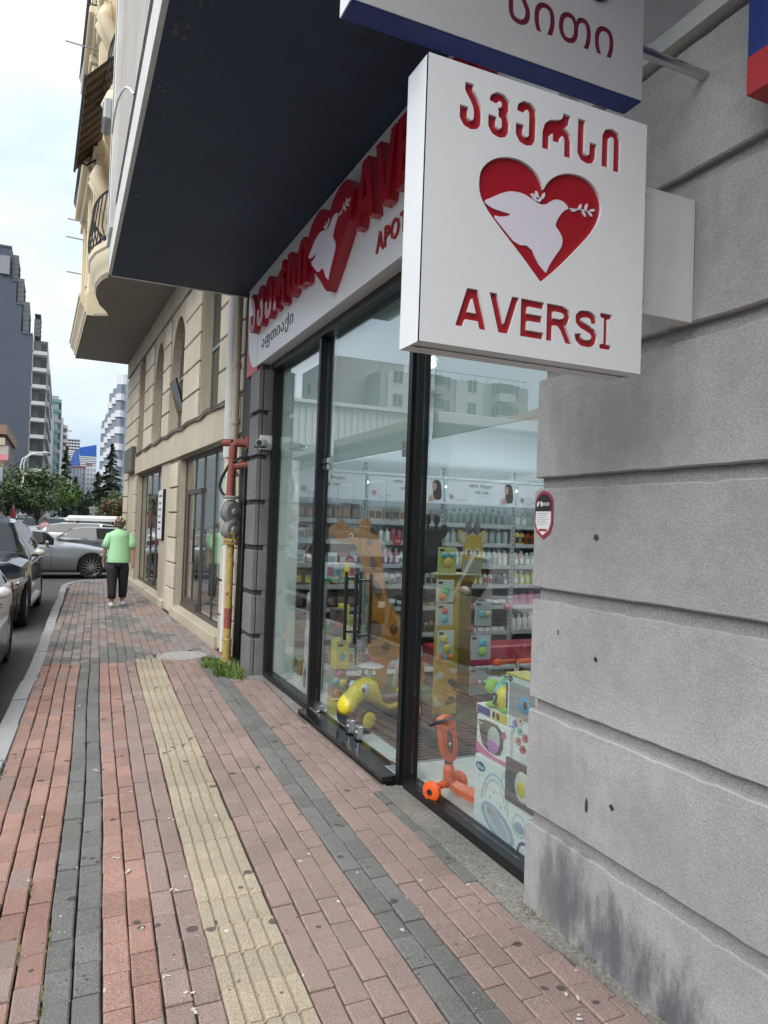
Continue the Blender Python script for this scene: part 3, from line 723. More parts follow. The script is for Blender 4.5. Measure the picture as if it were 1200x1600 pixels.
def heart_outline(sx=1, sz=1):
    # keep the notch and the tip sharp, smooth the lobes
    P = Hh; out_ = []
    def cr_(a, b, c_, d_, t): return tuple(.5*((2*b[i])+(-a[i]+c_[i])*t+(2*a[i]-5*b[i]+4*c_[i]-d_[i])*t*t+(-a[i]+3*b[i]-3*c_[i]+d_[i])*t**3) for i in (0, 1))
    for seq in (P[0:13], P[12:]+[P[0]]):
        for i in range(len(seq)-1):
            a = seq[max(i-1, 0)]; b = seq[i]; c_ = seq[i+1]; d_ = seq[min(i+2, len(seq)-1)]
            for t in (0, .34, .67): out_.append(cr_(a, b, c_, d_, t))
    return [(x*sx, z*sz) for x, z in out_]
FS = thing('fascia_sign', 'long white pharmacy fascia with raised red letters and red heart under the dark soffit', 'shop sign', (1.9, 5, 3.3))
WM = wallm(1.845)
m = MB(); m.box(1.845, 2.03, 2.48, 7.60, 3.262, 4.195); m.build('panel', WHITE, FS)
m = MB(); m.box(1.847, 2.03, 7.602, 8.08, 3.21, 4.195); m.build('red_end_cap', PM('faded_red', (.48,.09,.10), .4), FS)
q = [(-7.602, 3.262)]+[(-7.66-.36*math.sin(t), 3.262+.42*(1-math.cos(t))) for t in [rad(90)*k/10 for k in range(11)]]+[(-8.06, 3.95), (-8.06, 4.19), (-7.602, 4.19)]
m = MB(wallm(1.845)); m.prism(q, .004, w0=-.001); m.build('rounded_corner', WHITE, FS)
Mf = wallm(1.845)
L = aversi(1.98, .41, -7.70, 3.60)
for gl_ in L: fill2d(gl_, .075, Mf, 'letter', RED, FS)
L = aversi_latin('AVERSI', 1.66, .43, -4.63, 3.63)
for gl_ in L: fill2d(gl_, .075, Mf, 'letter', RED, FS)
HM = Mf @ T(-5.165, 3.715, 0)
ho = fill2d([heart_outline(2.42, 2.09)], .085, HM, 'heart', RED, FS)
heart_art(HM, .0855, ho, 2.42, 2.09)
word('აფთიაქი', -7.42, 3.37, .17, 1.12, Mf, PM('print_black', (.012,.012,.013)), FS, depth=.004, bold=.0, gap=.16, name='small_lettering')
word('APOTHECARY', -4.40, 3.40, .135, 1.18, Mf, REDD, FS, depth=.012, bold=.008, gap=.09, name='small_lettering')

# ------------------------------------------------------------------ projecting signs
def cut_panel(M, w, h, cuts, th, name, mm, par):
    return fill2d([[(0,0),(w,0),(w,h),(0,h)]]+cuts, th, M, name, mm, par)
PS = thing('projecting_sign', 'square white pharmacy sign box with cut out red heart and dove, nearest over the pavement', 'sign', (1.22, 1.76, 2.09))
x0, x1, z0, z1 = .842, 1.600, 2.092, 2.862; Y0 = 1.70
FM = facing(Y0) @ T(x0, z0, 0)
A = aversi(.556, .125, .942-x0, 2.690-z0)
B = aversi_latin('AVERS', .482, .107, .951-x0, 2.148-z0)
I_ = [(0,0),(.052,0),(.052,.013),(.036,.016),(.036,.091),(.052,.094),(.052,.107),(0,.107),(0,.094),(.016,.091),(.016,.016),(0,.013)]
I_ = [(p[0]*.85+1.440-x0, p[1]+2.150-z0) for p in I_]
cuts = [l for g_ in A+B for l in g_]+[I_]+[[(p[0]+1.223-x0, p[1]+2.480-z0) for p in heart_outline()]]
cut_panel(facing(Y0+.009) @ T(x0, z0, 0), x1-x0, z1-z0, cuts, .009, 'front_panel', WHITE, PS)
m = MB(); m.box(x0+.004, x1-.004, Y0+.0092, Y0+.0135, z0+.004, z1-.004); rb = m.build('red_backing', REDD, PS)
heart_art(facing(Y0+.0090) @ T(1.223, 2.480, 0), 0, PS)
m = MB(); m.box(x0, x0+.002, Y0+.0005, Y0+.118, z0, z1); m.box(x1-.002, x1, Y0+.0005, Y0+.118, z0, z1); m.box(x0+.002, x1-.002, Y0+.010, Y0+.118, z1-.002, z1); m.box(x0+.002, x1-.002, Y0+.010, Y0+.118, z0, z0+.002)
m.build('box_side', WHITE, PS)
m = MB(); m.box(x0+.0, x1, Y0+.1185, Y0+.123, z0, z1); m.build('back_panel', WHITE, PS)
m = MB(); m.box(x0+.004, x1-.004, Y0+.014, Y0+.05, z0-.0, z0+.0); 
m = MB(); m.bevbox(1.601, 1.879, 1.765, 1.812, 2.305, 2.715, .002); m.build('wall_bracket', WHITED, PS)
for z_ in (2.34, 2.68): m = MB(facing(1.765)); m.prism(ell(1.66, z_, .006, .006, 10), .002, w0=.0); m.build('bracket_screw', STEEL, PS)
for xq in (.87, 1.22, 1.57): m = MB(); m.prism(ell(xq, 1.76, .005, .005, 8), .002, w0=2.0895); m.build('panel_screw', STEEL, PS)
m = MB(); m.box(.846, 1.598, 1.752, 1.756, 2.0895, 2.0905); m.build('seam', DKGREY, PS)
US = thing('projecting_sign', 'grey white sign box with dark blue underside and round red lettering, above the heart sign', 'sign', (1.1, 1.73, 2.93))
x0, x1, z0, z1 = .617, 1.571, 2.929, 3.72
A = shift(text_loops('სითი', .122, .375, bold=.012, gap=.09, res=4), 1.083-x0, 3.022-z0)
FM = facing(Y0) @ T(x0, z0, 0)
m = MB(); m.box(x0, x1, Y0+.002, Y0+.068, z0+.001, z1); m.build('box', WHITED, US)
m = MB(); m.box(x0, x1, Y0+.0, Y0+.072, z0-.004, z0); m.build('blue_underside', BLUE, US)
m = MB(); m.box(x0-.003, x0, Y0, Y0+.072, z0-.004, z1); m.build('side', WHITE, US)
cut_panel(FM, x1-x0, z1-z0, [l for g_ in A for l in g_], .004, 'face', PM('face_grey', (.42,.42,.43), .35, var=.06, vs=4), US)
m = MB(); m.box(x0+.002, x1-.002, Y0-.0025, Y0+.002, z0+.002, z1-.002); m.build('letter_backing', PM('wine_red', (.12,.012,.03), .4), US)
word('ა', 1.33-x0, 3.178-z0, .16, .11, FM, BLUE, US, depth=.006, w0=.004, bold=.03, name='letter')
for z_ in (3.12, 3.52): m = MB(); m.tube([(x1+.001, 1.742, z_), (1.879, 1.742, z_)], .016, 8); m.build('wall_arm', STEEL, US)
RB = thing('wall_sign', 'red and blue box sign on the grey wall at the upper right corner', 'sign', (1.8, 1.2, 2.9))
m = MB(); m.box(1.75, 1.879, .3, 1.47, 2.872, 2.982); m.build('red_base', PM('box_red', (.40,.03,.035), .4), RB)
m = MB(); m.box(1.751, 1.879, .3, 1.469, 2.983, 3.6); m.build('blue_body', BLUE, RB)
# shield sticker on the wall
SB = thing('wall_badge', 'small shield shaped security plate with red rim on the corner of the grey wall', 'plate', (1.88, 2.53, 1.67))
BMx = wallm(1.8795) @ T(-2.537, 1.68, 0)
sh = ell(0, .035, .062, .058, 12, 0, math.pi)+[(-.062, -.05), (-.045, -.085), (0, -.112), (.045, -.085), (.062, -.05)]
fill2d([sh], .004, BMx, 'plate', PM('rim_red', (.33,.04,.06), .35), SB)
inn = [(x*.84, z*.86+.001) for x, z in sh]
fill2d([[p for p in inn if p[1] > .008]+[(-.052, .008), (.052, .008)][::1]], .002, BMx, 'dark_field', PM('field_black', (.02,.02,.022)), SB, w0=.004)
lowp = [(-.052, .006)]+[p for p in inn if p[1] < .0]+[(.052, .006)]
fill2d([lowp], .002, BMx, 'white_field', PM('print_white', (.78,.78,.78)), SB, w0=.004)
word('ᲐᲠᲛᲐᲜᲘ', -.008, .030, .015, .05, BMx, MATS['print_white'], SB, w0=.006, depth=.001)
for sgn in (-1, 1): fill2d([ell(-.025+sgn*.012, .038, .007, .013, 10, rot=sgn*.4)], .001, BMx, 'emblem', MATS['print_white'], SB, w0=.006)
for k in range(7):
    word(['დაცულია', 'ობიექტი', 'საპოლიციო', 'განგაში', 'დაცვა', 'სიგნალი', 'სამსახური'][k], -.043, -.006-.008*k, .0055, [.085,.07,.06,.083,.062,.08,.06][k], BMx, PM('print_grey', (.3,.3,.3)), SB, w0=.006, depth=.0006, res=1)
fill2d([[(-.028,-.078),(.028,-.078),(.028,-.068),(-.028,-.068)]], .001, BMx, 'red_strip', MATS['rim_red'], SB, w0=.006)
# wall scars and bolt
for k, (y_, z_, a, b) in enumerate(((2.218, .555, .008, .034), (2.08, .60, .012, .012), (2.19, 1.12, .009, .012), (2.42, 1.19, .004, .012))):
    m = MB(wallm(1.8795)); pts = [(-y_+a*math.cos(t)*rnd.uniform(.6,1.2), z_+b*math.sin(t)*rnd.uniform(.6,1.2)) for t in [2*math.pi*i/9 for i in range(9)]]
    m.prism(pts, .0012, w0=0); tag(m.build('wall_scar', PM('scar_dark', (.03,.03,.03), .9)), ['long dark chip gouged in the grey wall, lowest of the large scars', 'ragged dark chip right of the long chip on the grey wall', 'dark chip on the third course of the grey wall', 'thin dark nick near the corner on the grey wall'][k], 'chip')
m = MB(); m.lathe([(.012, 0), (.012, -.003), (.008, -.003), (.008, -.001), (.004, -.001), (.004, -.004), (0, -.004)], 14, (1.8795, 2.205, 1.585), 'X'); tag(m.build('anchor_ring', PM('bolt_dark', (.06,.06,.06))), 'small round anchor hole in the grey wall right of the shield plate', 'anchor')

# weeds and dirt where the wall meets the paving, and in the kerb joint
wd = MB()
for (cx, cy, rr, n) in ((1.865, 2.52, .05, 60), (1.87, 2.2, .03, 30), (-.47+.043*5.0, 5.0, .02, 30), (-.488+.043*7.9, 7.9, .03, 50), (1.87, 1.75, .03, 30), (-.29, 4.3, .02, 40), (-.105+.043*3, 3.0, .006, 24), (-.106+.043*2.6, 2.6, .006, 20), (-.198+.043*2.9, 2.9, .006, 20), (-.198+.043*3.4, 3.4, .006, 16)):
    for k in range(n):
        x, y = cx+rnd.gauss(0, rr*.35), cy+rnd.gauss(0, max(rr, .05)); a = rnd.uniform(0, 6.28); h = rnd.uniform(.006, .028); w_ = .003
        wd.add([(x-w_, y, 0), (x+w_, y, 0), (x+.01*math.cos(a), y+.012*math.sin(a), h)], [(0,1,2)], k % 2)
tag(wd.build('joint_weeds', [PM('weed_green', (.12,.15,.05)), PM('weed_dry', (.24,.20,.11))], kind='stuff'), 'tiny weeds and dry debris in the paving joints and along the wall foot', 'weeds')
# pale droppings and scraps on the pavers
sc_ = MB()
for (x, y) in ((.30, 3.6), (.33, 3.45), (.36, 2.95), (.40, 2.62), (.47, 2.5), (.45, 2.4), (.27, 4.4), (.25, 4.9), (.52, 3.2), (.06, 2.35), (.60, 4.0), (1.3, 2.6), (1.62, 1.92), (1.58, 1.85), (1.66, 2.02), (.1, 6.0), (.2, 6.6)):
    for q_ in range(2):
        a0 = rnd.uniform(0, 6); ra, rb = rnd.uniform(.005, .018), rnd.uniform(.003, .009); xx, yy = x+rnd.gauss(0, .012), y+rnd.gauss(0, .015)
        P = [(xx+(ra*math.cos(t)*math.cos(a0)-rb*math.sin(t)*math.sin(a0))*rnd.uniform(.6, 1.2), yy+(ra*math.cos(t)*math.sin(a0)+rb*math.sin(t)*math.cos(a0))*rnd.uniform(.6, 1.2)) for t in [2*math.pi*i/8 for i in range(8)]]
        sc_.prism(P, .0012, w0=.0085)
tag(sc_.build('pale_droppings', PM('dropping_white', (.55,.54,.5)), kind='stuff'), 'scattered pale bird droppings and paper scraps on the pavers', 'droppings')
# ------------------------------------------------------------------ beige travertine building (slightly turned from the street line)
BOx, BOy = 1.895, 8.3
_bd = Vector((-.03, 1, 0)).normalized()
BM_ = Matrix(((_bd.x, -_bd.y, 0, BOx), (_bd.y, _bd.x, 0, BOy), (0, 0, 1, 0), (0, 0, 0, 1)))     # (s, o, z): along the street, out to the street, up
BB = thing('travertine_building', 'beige travertine building with arched windows and cream upper storeys beyond the pharmacy', 'building', (1.6, 14, 0))
B = lambda: MB(BM_)
m = B()
ops_up = [(1.42, 2.72, 3.12, 5.75), (4.05, 5.45, 3.12, 5.2), (6.25, 7.55, 3.12, 5.2), (8.85, 9.85, 3.2, 5.35)]
ops_dn = [(.92, 4.25, .15, 2.62), (6.1, 9.75, .15, 2.62)]
def wall_with(ops, s0, s1, z0, z1, o0, o1):
    cur = s0
    for a, b, c_, d_ in sorted(ops):
        m.box(cur, a, o0, o1, z0, z1)
        if c_ > z0: m.box(a, b, o0, o1, z0, c_)
        if d_ < z1: m.box(a, b, o0, o1, d_, z1)
        cur = b
    m.box(cur, s1, o0, o1, z0, z1)
wall_with(ops_dn, 0, 12.45, 0, 2.62, -.36, -.03); m.box(0, 12.45, -.36, -.03, 2.62, 3.08); wall_with(ops_up, 0, 12.45, 3.08, 5.75, -.36, -.03)
m.box(12.1, 12.45, -9, -.36, 0, 5.75); m.build('wall', TRAVS, BB)
# rusticated panels
def panels(s0, s1, z0, z1, pitch=.43, first=None):
    z = z0
    while z < z1-.08:
        zt = min(z+pitch-.028, z1); n = max(1, round((s1-s0)/1.1)); w = (s1-s0)/n
        for k in range(n):
            q = B(); q.bevbox(s0+k*w+.002, s0+(k+1)*w-.002, -.029, .012, z, zt, .008); q.build('stone_panel', TRAV, BB)
        z += pitch
for a, b in ((0, 1.40), (2.74, 4.03), (5.47, 6.23), (7.57, 8.83), (9.87, 12.45)): panels(a, b, 3.14, 5.33)
panels(4.25, 5.05, .0, 2.60); panels(9.78, 10.1, .0, 2.60); panels(0, .9, 0, 2.60); panels(11.6, 12.45, 0, 3.1)
q = B(); q.box(5.06, 6.08, -.03, -.012, .0, 2.62); q.build('pier_face', TRAVS, BB)
# lintel band with ledge
q = B(); q.bevbox(0.02, 9.9, -.028, .035, 2.63, 3.06, .006); q.bevbox(.02, 9.9, -.028, .05, 3.062, 3.085, .004); q.build('lintel_band', TRAVS, BB)
q = B(); q.box(0, 12.45, -.028, .02, 5.345, 5.745); q.build('top_band', TRAVS, BB)
q = B(); q.bevbox(9.92, 11.5, -.02, .12, 2.72, 3.30, .006); bx_ = q.build('dark_sign_box', PM('bronze_panel', (.11,.10,.085), .4), BB)
# arches: curved heads over the two middle windows
for a, b in ((4.05, 5.45), (6.25, 7.55)):
    c_ = (a+b)/2; r_ = (b-a)/2
    P = [(a-.001, 4.1)]+[(c_-r_*math.cos(math.pi*i/16), 4.1+1.05*math.sin(math.pi*i/16)) for i in range(17)]+[(b+.001, 4.1), (b+.001, 5.34), (a-.001, 5.34)]
    q = B(); q.prism([(p[0], p[1]) for p in P], .34, w0=.0, M=Matrix(((1,0,0,0),(0,0,-1,-.02),(0,1,0,0),(0,0,0,1)))); q.build('arch_head', TRAVS, BB)
# upper windows
for i, (a, b, c_, d_) in enumerate(ops_up):
    q = B(); q.box(a, a+.05, -.20, -.16, c_, d_); q.box(b-.05, b, -.20, -.16, c_, d_); q.box(a+.05, b-.05, -.20, -.16, c_, c_+.05); q.box(a+.05, b-.05, -.20, -.16, 4.12, 4.17)
    w_ = q.build('window', PM('grey_window_frame', (.22,.22,.21), .5), BB)
    q = B(); q.box(a+.05, b-.05, -.185, -.177, c_+.05, 4.12); q.build('pane', GLD, w_); q = B(); q.box(a+.05, b-.05, -.185, -.177, 4.17, d_); q.build('pane', GLD, w_)
    q = B(); q.box(a+.01, b-.01, -.34, -.33, c_, d_); q.build('blind', PM('pane_sky_backing', (.5,.53,.53)), w_)  # added backing board; its pale colour stands in for sky reflected in the panes
    if i == 1:
        q = MB(BM_ @ T(b-.1, -.16, 3.55) @ Matrix.Rotation(rad(-16), 4, 'X')); q.box(-.6, .02, 0, .03, 0, .55); q.build('open_sash', PM('dark_pane', (.02,.02,.022), .1), w_)
# ground-floor glazing
m = B(); m.bevbox(.90, 4.25, -.3, .06, -.03, .145, .01); m.build('plinth_step', TRAVS, BB)
m = B(); m.bevbox(5.2, 7.55, -.3, .055, -.03, .13, .01); m.bevbox(7.75, 11.6, -.3, .055, -.03, .13, .01); m.build('plinth_step', TRAVS, BB)
def glazing(s0, s1, muls, door, name, zt=2.62):
    w_ = None
    q = B(); q.box(s0, s1, -.17, -.11, zt-.06, zt); q.box(s0, s1, -.17, -.11, .15, .21); 
    for s in [s0+.0]+muls+[s1-.06]: q.box(s, s+.045, -.158, -.128, .21, zt-.06)
    w_ = q.build(name, BROWNF, BB)
    xs = [s0]+muls+[s1-.06]
    for a, b in zip(xs[:-1], xs[1:]):
        q = B(); q.box(a+.06, b, -.146, -.138, .21, zt-.06); q.build('pane', GL, w_)
    if door:
        a, b = door
        q = B(); q.box(a, b, -.17, -.10, 2.0, 2.08)
        for s in (a+.0, b-.07): q.box(s, s+.06, -.165, -.12, .21, 2.0)
        q.box(a+.07, b-.07, -.165, -.095, .21, .33); d_ = q.build('door', BROWNF, w_)
        q = B(); q.tube([(a+.2, -.05, .95), (a+.2, -.05, 1.45)], .012, 8); q.tube([(a+.2, -.05, 1.2), (a+.2, -.1, 1.2)], .01, 6); q.build('door_handle', IRON, w_)
    return w_
g1 = glazing(.95, 4.22, [1.95, 2.7, 3.35], (2.76, 3.95), 'shop_window')
g2 = glazing(6.12, 9.74, [7.2, 8.1, 8.9], (7.26, 8.1), 'shop_window')
q = B(); q.box(.5, 12, -3.4, -3.3, .0, 2.62); q.box(.5, 12, -3.3, -.36, 2.5, 2.6); q.build('room_wall', PM('room_grey', (.38,.40,.39)), BB)
q = B(); q.box(.5, 12, -3.3, -.36, .1, .14); q.build('room_floor', PM('room_floor', (.12,.115,.11), .3), BB)
q = B(); q.box(.97, 2.6, -.35, -.34, .75, 2.5); q.build('curtain', PM('pale_curtain', (.62,.68,.67), .8), BB)
q = B(); q.box(6.2, 9.6, -1.5, -1.48, .14, 2.3); q.build('partition', PM('dim_partition', (.3,.32,.31), .4), BB)
# plaque with lines of text
pq = thing('opening_hours_plaque', 'white plaque with dark lines of text on the beige pier beyond the gas pipe', 'plaque', tuple(BM_ @ Vector((5.6, .03, 1.7))))
q = B(); q.bevbox(5.48, 6.05, .014, .035, 1.22, 2.12, .004); q.build('plate', WHITE, pq)
q = B(); q.box(5.46, 5.478, -.01, .04, 1.20, 2.14); q.build('edge', BLACKF, pq)
PQ = BM_ @ Matrix(((-1,0,0,6.05),(0,0,1,.0352),(0,1,0,0),(0,0,0,1)))
for k, s_ in enumerate(('სალონი', 'SALON', '10:00 - 19:00', 'თმა', 'მანიკიური', 'მაკიაჟი', '')):
    if s_: word(s_, .10, 1.98-.12*k, .05 if k else .07, .3 if k else .36, PQ, MATS['print_black'], pq, res=1, depth=.002)
# projecting cream storeys: soffit, mouldings, wall
def so(pts, z0, z1, mt, name):
    q = B(); q.prism(pts, z1-z0, w0=z0); return q.build(name, mt, BB)
bay = [(7.72, .93), (7.42, 1.0), (6.95, 1.17), (6.4, 1.27), (5.8, 1.30), (5.35, 1.24), (4.9, 1.08), (4.55, .88)]
out1 = [(12.45, -.4), (12.5, 1.22), (7.95, 1.22), (7.72, .93)]
so([(0, -.4), (12.5, -.4), (12.5, 1.34), (7.95, 1.34), (7.72, .93)]+bay[1:]+[(0, .86)], 5.75, 5.80, SOFF, 'soffit')
def mould(line, z, prof, name):
    """runs a stepped profile (out, up) along a plan line"""
    rings = []
    for i, p in enumerate(line):
        a = Vector(line[max(0, i-1)]); b = Vector(line[min(len(line)-1, i+1)]); t = (b-a).normalized(); n = Vector((-t.y, t.x)) if True else 0
        rings.append([(p[0]+n.x*o, p[1]+n.y*o, z+h) for o, h in prof])
    q = B(); q.loft(rings, caps=True); return q.build(name, CREAM2, BB, smooth='auto')
prof = [(-.1, .001), (0.0, .001), (.0, .06), (.03, .09), (.03, .13), (.07, .2), (.13, .28), (.13, .36), (.16, .38), (.16, .44), (-.1, .46)]
mould([(7.98, .9), (7.98, 1.345)][::-1], 5.75, prof, 'cornice_moulding')
mould([(7.95, 1.345), (12.52, 1.345)], 5.75, prof, 'cornice_moulding')
mould(bay[::-1], 5.75, [(-.2, .001), (0, .001), (0, .05), (.025, .08), (.025, .12), (.07, .2), (.12, .34), (.12, .42), (.15, .45), (.15, .55), (-.25, .56)], 'bay_moulding')
# cream walls over it
q = B(); q.box(0, 12.4, -.4, .86, 5.80, 22); q.box(7.95, 12.4, .861, 1.12, 5.80, 22); q.build('upper_wall', CREAM, BB)
# pilasters with bases and capitals, window surrounds
for s in (8.15, 9.9, 12.05):
    q = B(); q.bevbox(s-.2, s+.2, 1.121, 1.27, 6.2, 12.2, .01); q.bevbox(s-.1, s+.1, 1.27, 1.30, 6.9, 11.6, .01); q.bevbox(s-.27, s+.27, 1.12, 1.34, 6.2, 6.6, .02); q.bevbox(s-.24, s+.24, 1.12, 1.32, 6.6, 6.75, .02)
    q.bevbox(s-.26, s+.26, 1.12, 1.36, 11.7, 12.0, .03); q.bevbox(s-.3, s+.3, 1.12, 1.42, 12.0, 12.2, .02); q.build('pilaster', CREAM2, BB)
    q = B(); q.bevbox(s-.2, s+.2, 1.121, 1.27, 12.6, 19.5, .01); q.bevbox(s-.1, s+.1, 1.27, 1.30, 13.2, 19, .01); q.bevbox(s-.26, s+.26, 1.12, 1.36, 19.2, 19.7, .03); q.build('pilaster', CREAM2, BB)
for z in (9.05, 12.25, 15.4, 18.6):
    q = B(); q.bevbox(7.7, 12.5, 1.121, 1.36, z, z+.16, .02); q.bevbox(7.7, 12.45, 1.121, 1.28, z-.16, z, .02); q.build('string_course', CREAM2, BB)
for s0, s1 in ((8.5, 9.6), (10.4, 11.6)):
    for z in (6.9, 9.9, 13.0, 16.1):
        q = B(); q.bevbox(s0-.1, s1+.1, 1.12, 1.2, z+2.0, z+2.15, .02); q.bevbox(s0-.12, s0, 1.12, 1.2, z, z+2.0, .01); q.bevbox(s1, s1+.12, 1.12, 1.2, z, z+2.0, .01); w_ = q.build('window', CREAM2, BB)
        q = B(); q.box(s0, s1, 1.121, 1.13, z, z+2); q.build('pane', PM('upper_pane', (.05,.06,.065), .08), w_)
def balcony(s0, s1, o0, o1, z, curved=False):
    q = B(); q.bevbox(s0-.06, s1+.06, o0, o1+.06, z-.18, z, .03); q.bevbox(s0+.05, s1-.05, o0, o1-.06, z-.32, z-.18, .03); b_ = q.build('balcony', CREAM2, BB)
    r_ = B(); n = int((s1-s0)/.13)
    for k in range(n+1):
        s = s0+(s1-s0)*k/n; bow = .12*math.sin(math.pi*.5)
        r_.tube([(s, o1, z), (s, o1+.10, z+.25), (s, o1+.06, z+.5), (s, o1, z+.9)], .011, 5)
        if k < n: r_.tube([(s+.065+.04*math.cos(t), o1+.07, z+.4+.05*math.sin(t)) for t in [math.pi*2*i/7 for i in range(8)]], .008, 4, caps=False)
    for o in [o0+(o1-o0)*k/5 for k in range(6)]:
        for s in (s0, s1): r_.tube([(s, o, z), (s, o, z+.9)], .011, 5)
    for zz in (z+.05, z+.9): r_.tube([(s0, o0, zz), (s0, o1, zz), (s1, o1, zz), (s1, o0, zz)], .018, 6)
    r_.build('iron_railing', IRON, b_, kind='stuff')
balcony(8.4, 11.7, 1.12, 1.46, 9.28); balcony(8.4, 11.7, 1.12, 1.46, 12.5); balcony(8.4, 11.7, 1.12, 1.45, 15.7)
# curved iron railing on the bay
r_ = B()
for i, p in enumerate(bay[1:]):
    pass
arc = [(5.9+2.0*math.cos(t)*.82, .62+.78*math.sin(t)) for t in [math.pi*(.05+.9*k/22) for k in range(23)]]
for p in arc: r_.tube([(p[0], p[1], 6.3), (p[0], p[1]+.06, 6.55), (p[0], p[1]+.04, 6.8), (p[0], p[1], 7.15)], .012, 5)
for z in (6.36, 7.15): r_.tube([(p[0], p[1], z) for p in arc], .02, 6)
r_.build('bay_railing', IRON, BB, kind='stuff')
q = B(); q.prism([(p[0], p[1]) for p in bay]+[(4.55, .5), (7.72, .5)], .5, w0=5.81); q.build('bay_floor', CREAM2, BB)
# upper bay with volute brackets
for z in (8.6, 11.8):
    arc2 = [(5.4+1.5*math.cos(t), .7+.62*math.sin(t)) for t in [math.pi*k/16 for k in range(17)]]
    q = B(); q.prism(arc2, .3, w0=z); q.prism([(p[0]*.94+.32, p[1]*.94) for p in arc2], .14, w0=z-.14); q.build('balcony', CREAM2, BB, smooth=False)
    r_ = B()
    for p in arc2: r_.tube([(p[0], p[1]-.04, z+.3), (p[0], p[1]+.05, z+.55), (p[0], p[1]-.04, z+1.2)], .012, 5)
    r_.tube([(p[0], p[1]-.04, z+1.2) for p in arc2], .02, 6); r_.build('iron_railing', IRON, BB, kind='stuff')
for s in (7.1, 7.4, 4.3):
    for z in (8.0, 11.2):
        q = B(); q.tube([(s, .86, z-.5), (s, 1.0, z-.3), (s, 1.15, z), (s, 1.3, z+.3), (s, 1.25, z+.5)], [.05, .09, .12, .15, .1], 8); q.build('scroll_bracket', CREAM2, BB, smooth=True)
# striped awning high up, seen from below
AW = thing('striped_awning', 'dark brown striped awning folded out high on the cream upper facade', 'awning', tuple(BM_ @ Vector((6, 1.4, 8.9))))
aw1, aw2 = PM('awning_dark', (.028,.02,.016), .9), PM('awning_brown', (.12,.075,.05), .9)
q = B(); n = 22
for k in range(n):
    a = 4.8+3.7*k/n; b = 4.8+3.7*(k+1)/n
    q.add([(a, 1.18, 9.5), (b, 1.18, 9.5), (b, 1.66, 8.95), (a, 1.66, 8.95)], [(0,1,2,3)], k % 2)
    q.add([(a, 1.66, 8.95), (b, 1.66, 8.95), (b, 1.66, 8.80), (a, 1.66, 8.80)], [(0,1,2,3)], k % 2)
q.build('fabric', [aw1, aw2], AW)
for s in (5.4, 7.9):
    q = B(); q.tube([(s, 1.18, 9.1), (s+.25, 1.45, 8.96), (s, 1.65, 8.92)], .02, 6); q.build('folding_arm', IRON, AW)
q = B(); q.tube([(4.78, 1.67, 8.94), (8.52, 1.67, 8.94)], .025, 8); q.build('front_bar', IRON, AW)
for k, (s, z, L_) in enumerate(((8.9, 11.9, .75), (11.2, 8.9, .5), (11.9, 8.7, .5), (12.2, 7.9, .45))):
    q = B(); q.tube([(s, 1.2, z), (s+.03, 1.2+L_, z+.02)], .018, 6)
    tag(q.build('flag_rod', PM('rod_grey', (.35,.35,.35))), ['long bare rod sticking out from the cream facade above the awning', 'upper thin rod on the cream facade just below the awning', 'lower thin rod on the cream facade just below the awning', 'short hooked rod low on the cream facade corner'][k], 'rod')
# cable run sagging along the ledge
q = B(); P = []
for k in range(40):
    s = .3+9.5*k/39; P.append((s, .06, 3.10-.05*abs(math.sin(k*.55))+.01*math.sin(k*2.1)))
q.tube(P, .012, 6); q.tube([(p[0], p[1]+.012, p[2]+.028) for p in P], .009, 5)
cb = q.build('facade_cable', PM('cable_grey', (.10,.095,.09))); tag(cb, 'grey cables sagging along the ledge of the beige facade', 'cable')

# ------------------------------------------------------------------ pipes between the two buildings
q = MB(); q.tube([(1.80, 8.62, 2.35), (1.80, 8.62, 5.6)], .075, 12); q.tube([(1.80, 8.62, 2.36), (1.80, 8.60, 2.2), (1.80, 8.60, 0.05)], .032, 10)
tag(q.build('white_downpipe', WHITED, smooth='auto'), 'white downpipe between beige building and dark pilaster', 'pipe')
q = MB(); q.tube([(1.80, 8.36, 4.2), (1.80, 8.36, 2.6), (1.79, 8.36, 2.2), (1.80, 8.36, 1.9), (1.80, 8.36, .03)], .042, 10)
for z in (3.4, 2.75, 2.15, 1.6, 1.1, .6): q.lathe([(.052, -.03), (.055, 0), (.052, .03)], 12, (1.80, 8.36, z))
tag(q.build('vent_pipe', TRAVS, smooth='auto'), 'beige painted ribbed pipe just left of the black cable bundle', 'pipe')
cbt = thing('cable_bundle', 'bundle of straight black cables running down beside the dark pilaster', 'cables', (1.83, 8.1, 0))
for k in range(5):
    q = MB(); y_ = 7.93+.055*k; q.tube([(1.84, y_, .04), (1.84+.004*k, y_, 1.2), (1.84, y_+.004, 2.28)], .017, 8); q.build('cable', RUB, cbt, smooth=True)
gp = thing('gas_riser', 'gas riser with yellow lower pipe, two grey round regulators and red upper pipe', 'gas pipe', (1.72, 7.98, 0))
def gt(name, pts, r, mm, **k): q = MB(); q.tube(pts, r, 14); return q.build(name, mm, gp, smooth='auto', **k)
gt('yellow_pipe', [(1.72, 7.98, -.02), (1.72, 7.98, .30), (1.722, 7.98, .31), (1.722, 7.98, 1.36)], [.052, .052, .04, .04], YELP)
gt('red_band', [(1.722, 7.98, .42), (1.722, 7.98, .64)], .0425, RUSTP)
gt('red_pipe', [(1.70, 8.02, 1.86), (1.72, 8.03, 2.38), (1.725, 8.03, 2.44), (1.76, 8.02, 2.47), (1.92, 7.96, 2.47)], .046, RUSTP)
gt('red_stub', [(1.71, 8.05, 2.47), (1.62, 8.12, 2.47)], .042, RUSTP)
gt('cross_pipe', [(1.70, 8.05, 2.20), (1.80, 7.98, 2.22), (1.93, 7.9, 2.24)], .045, RUSTP)
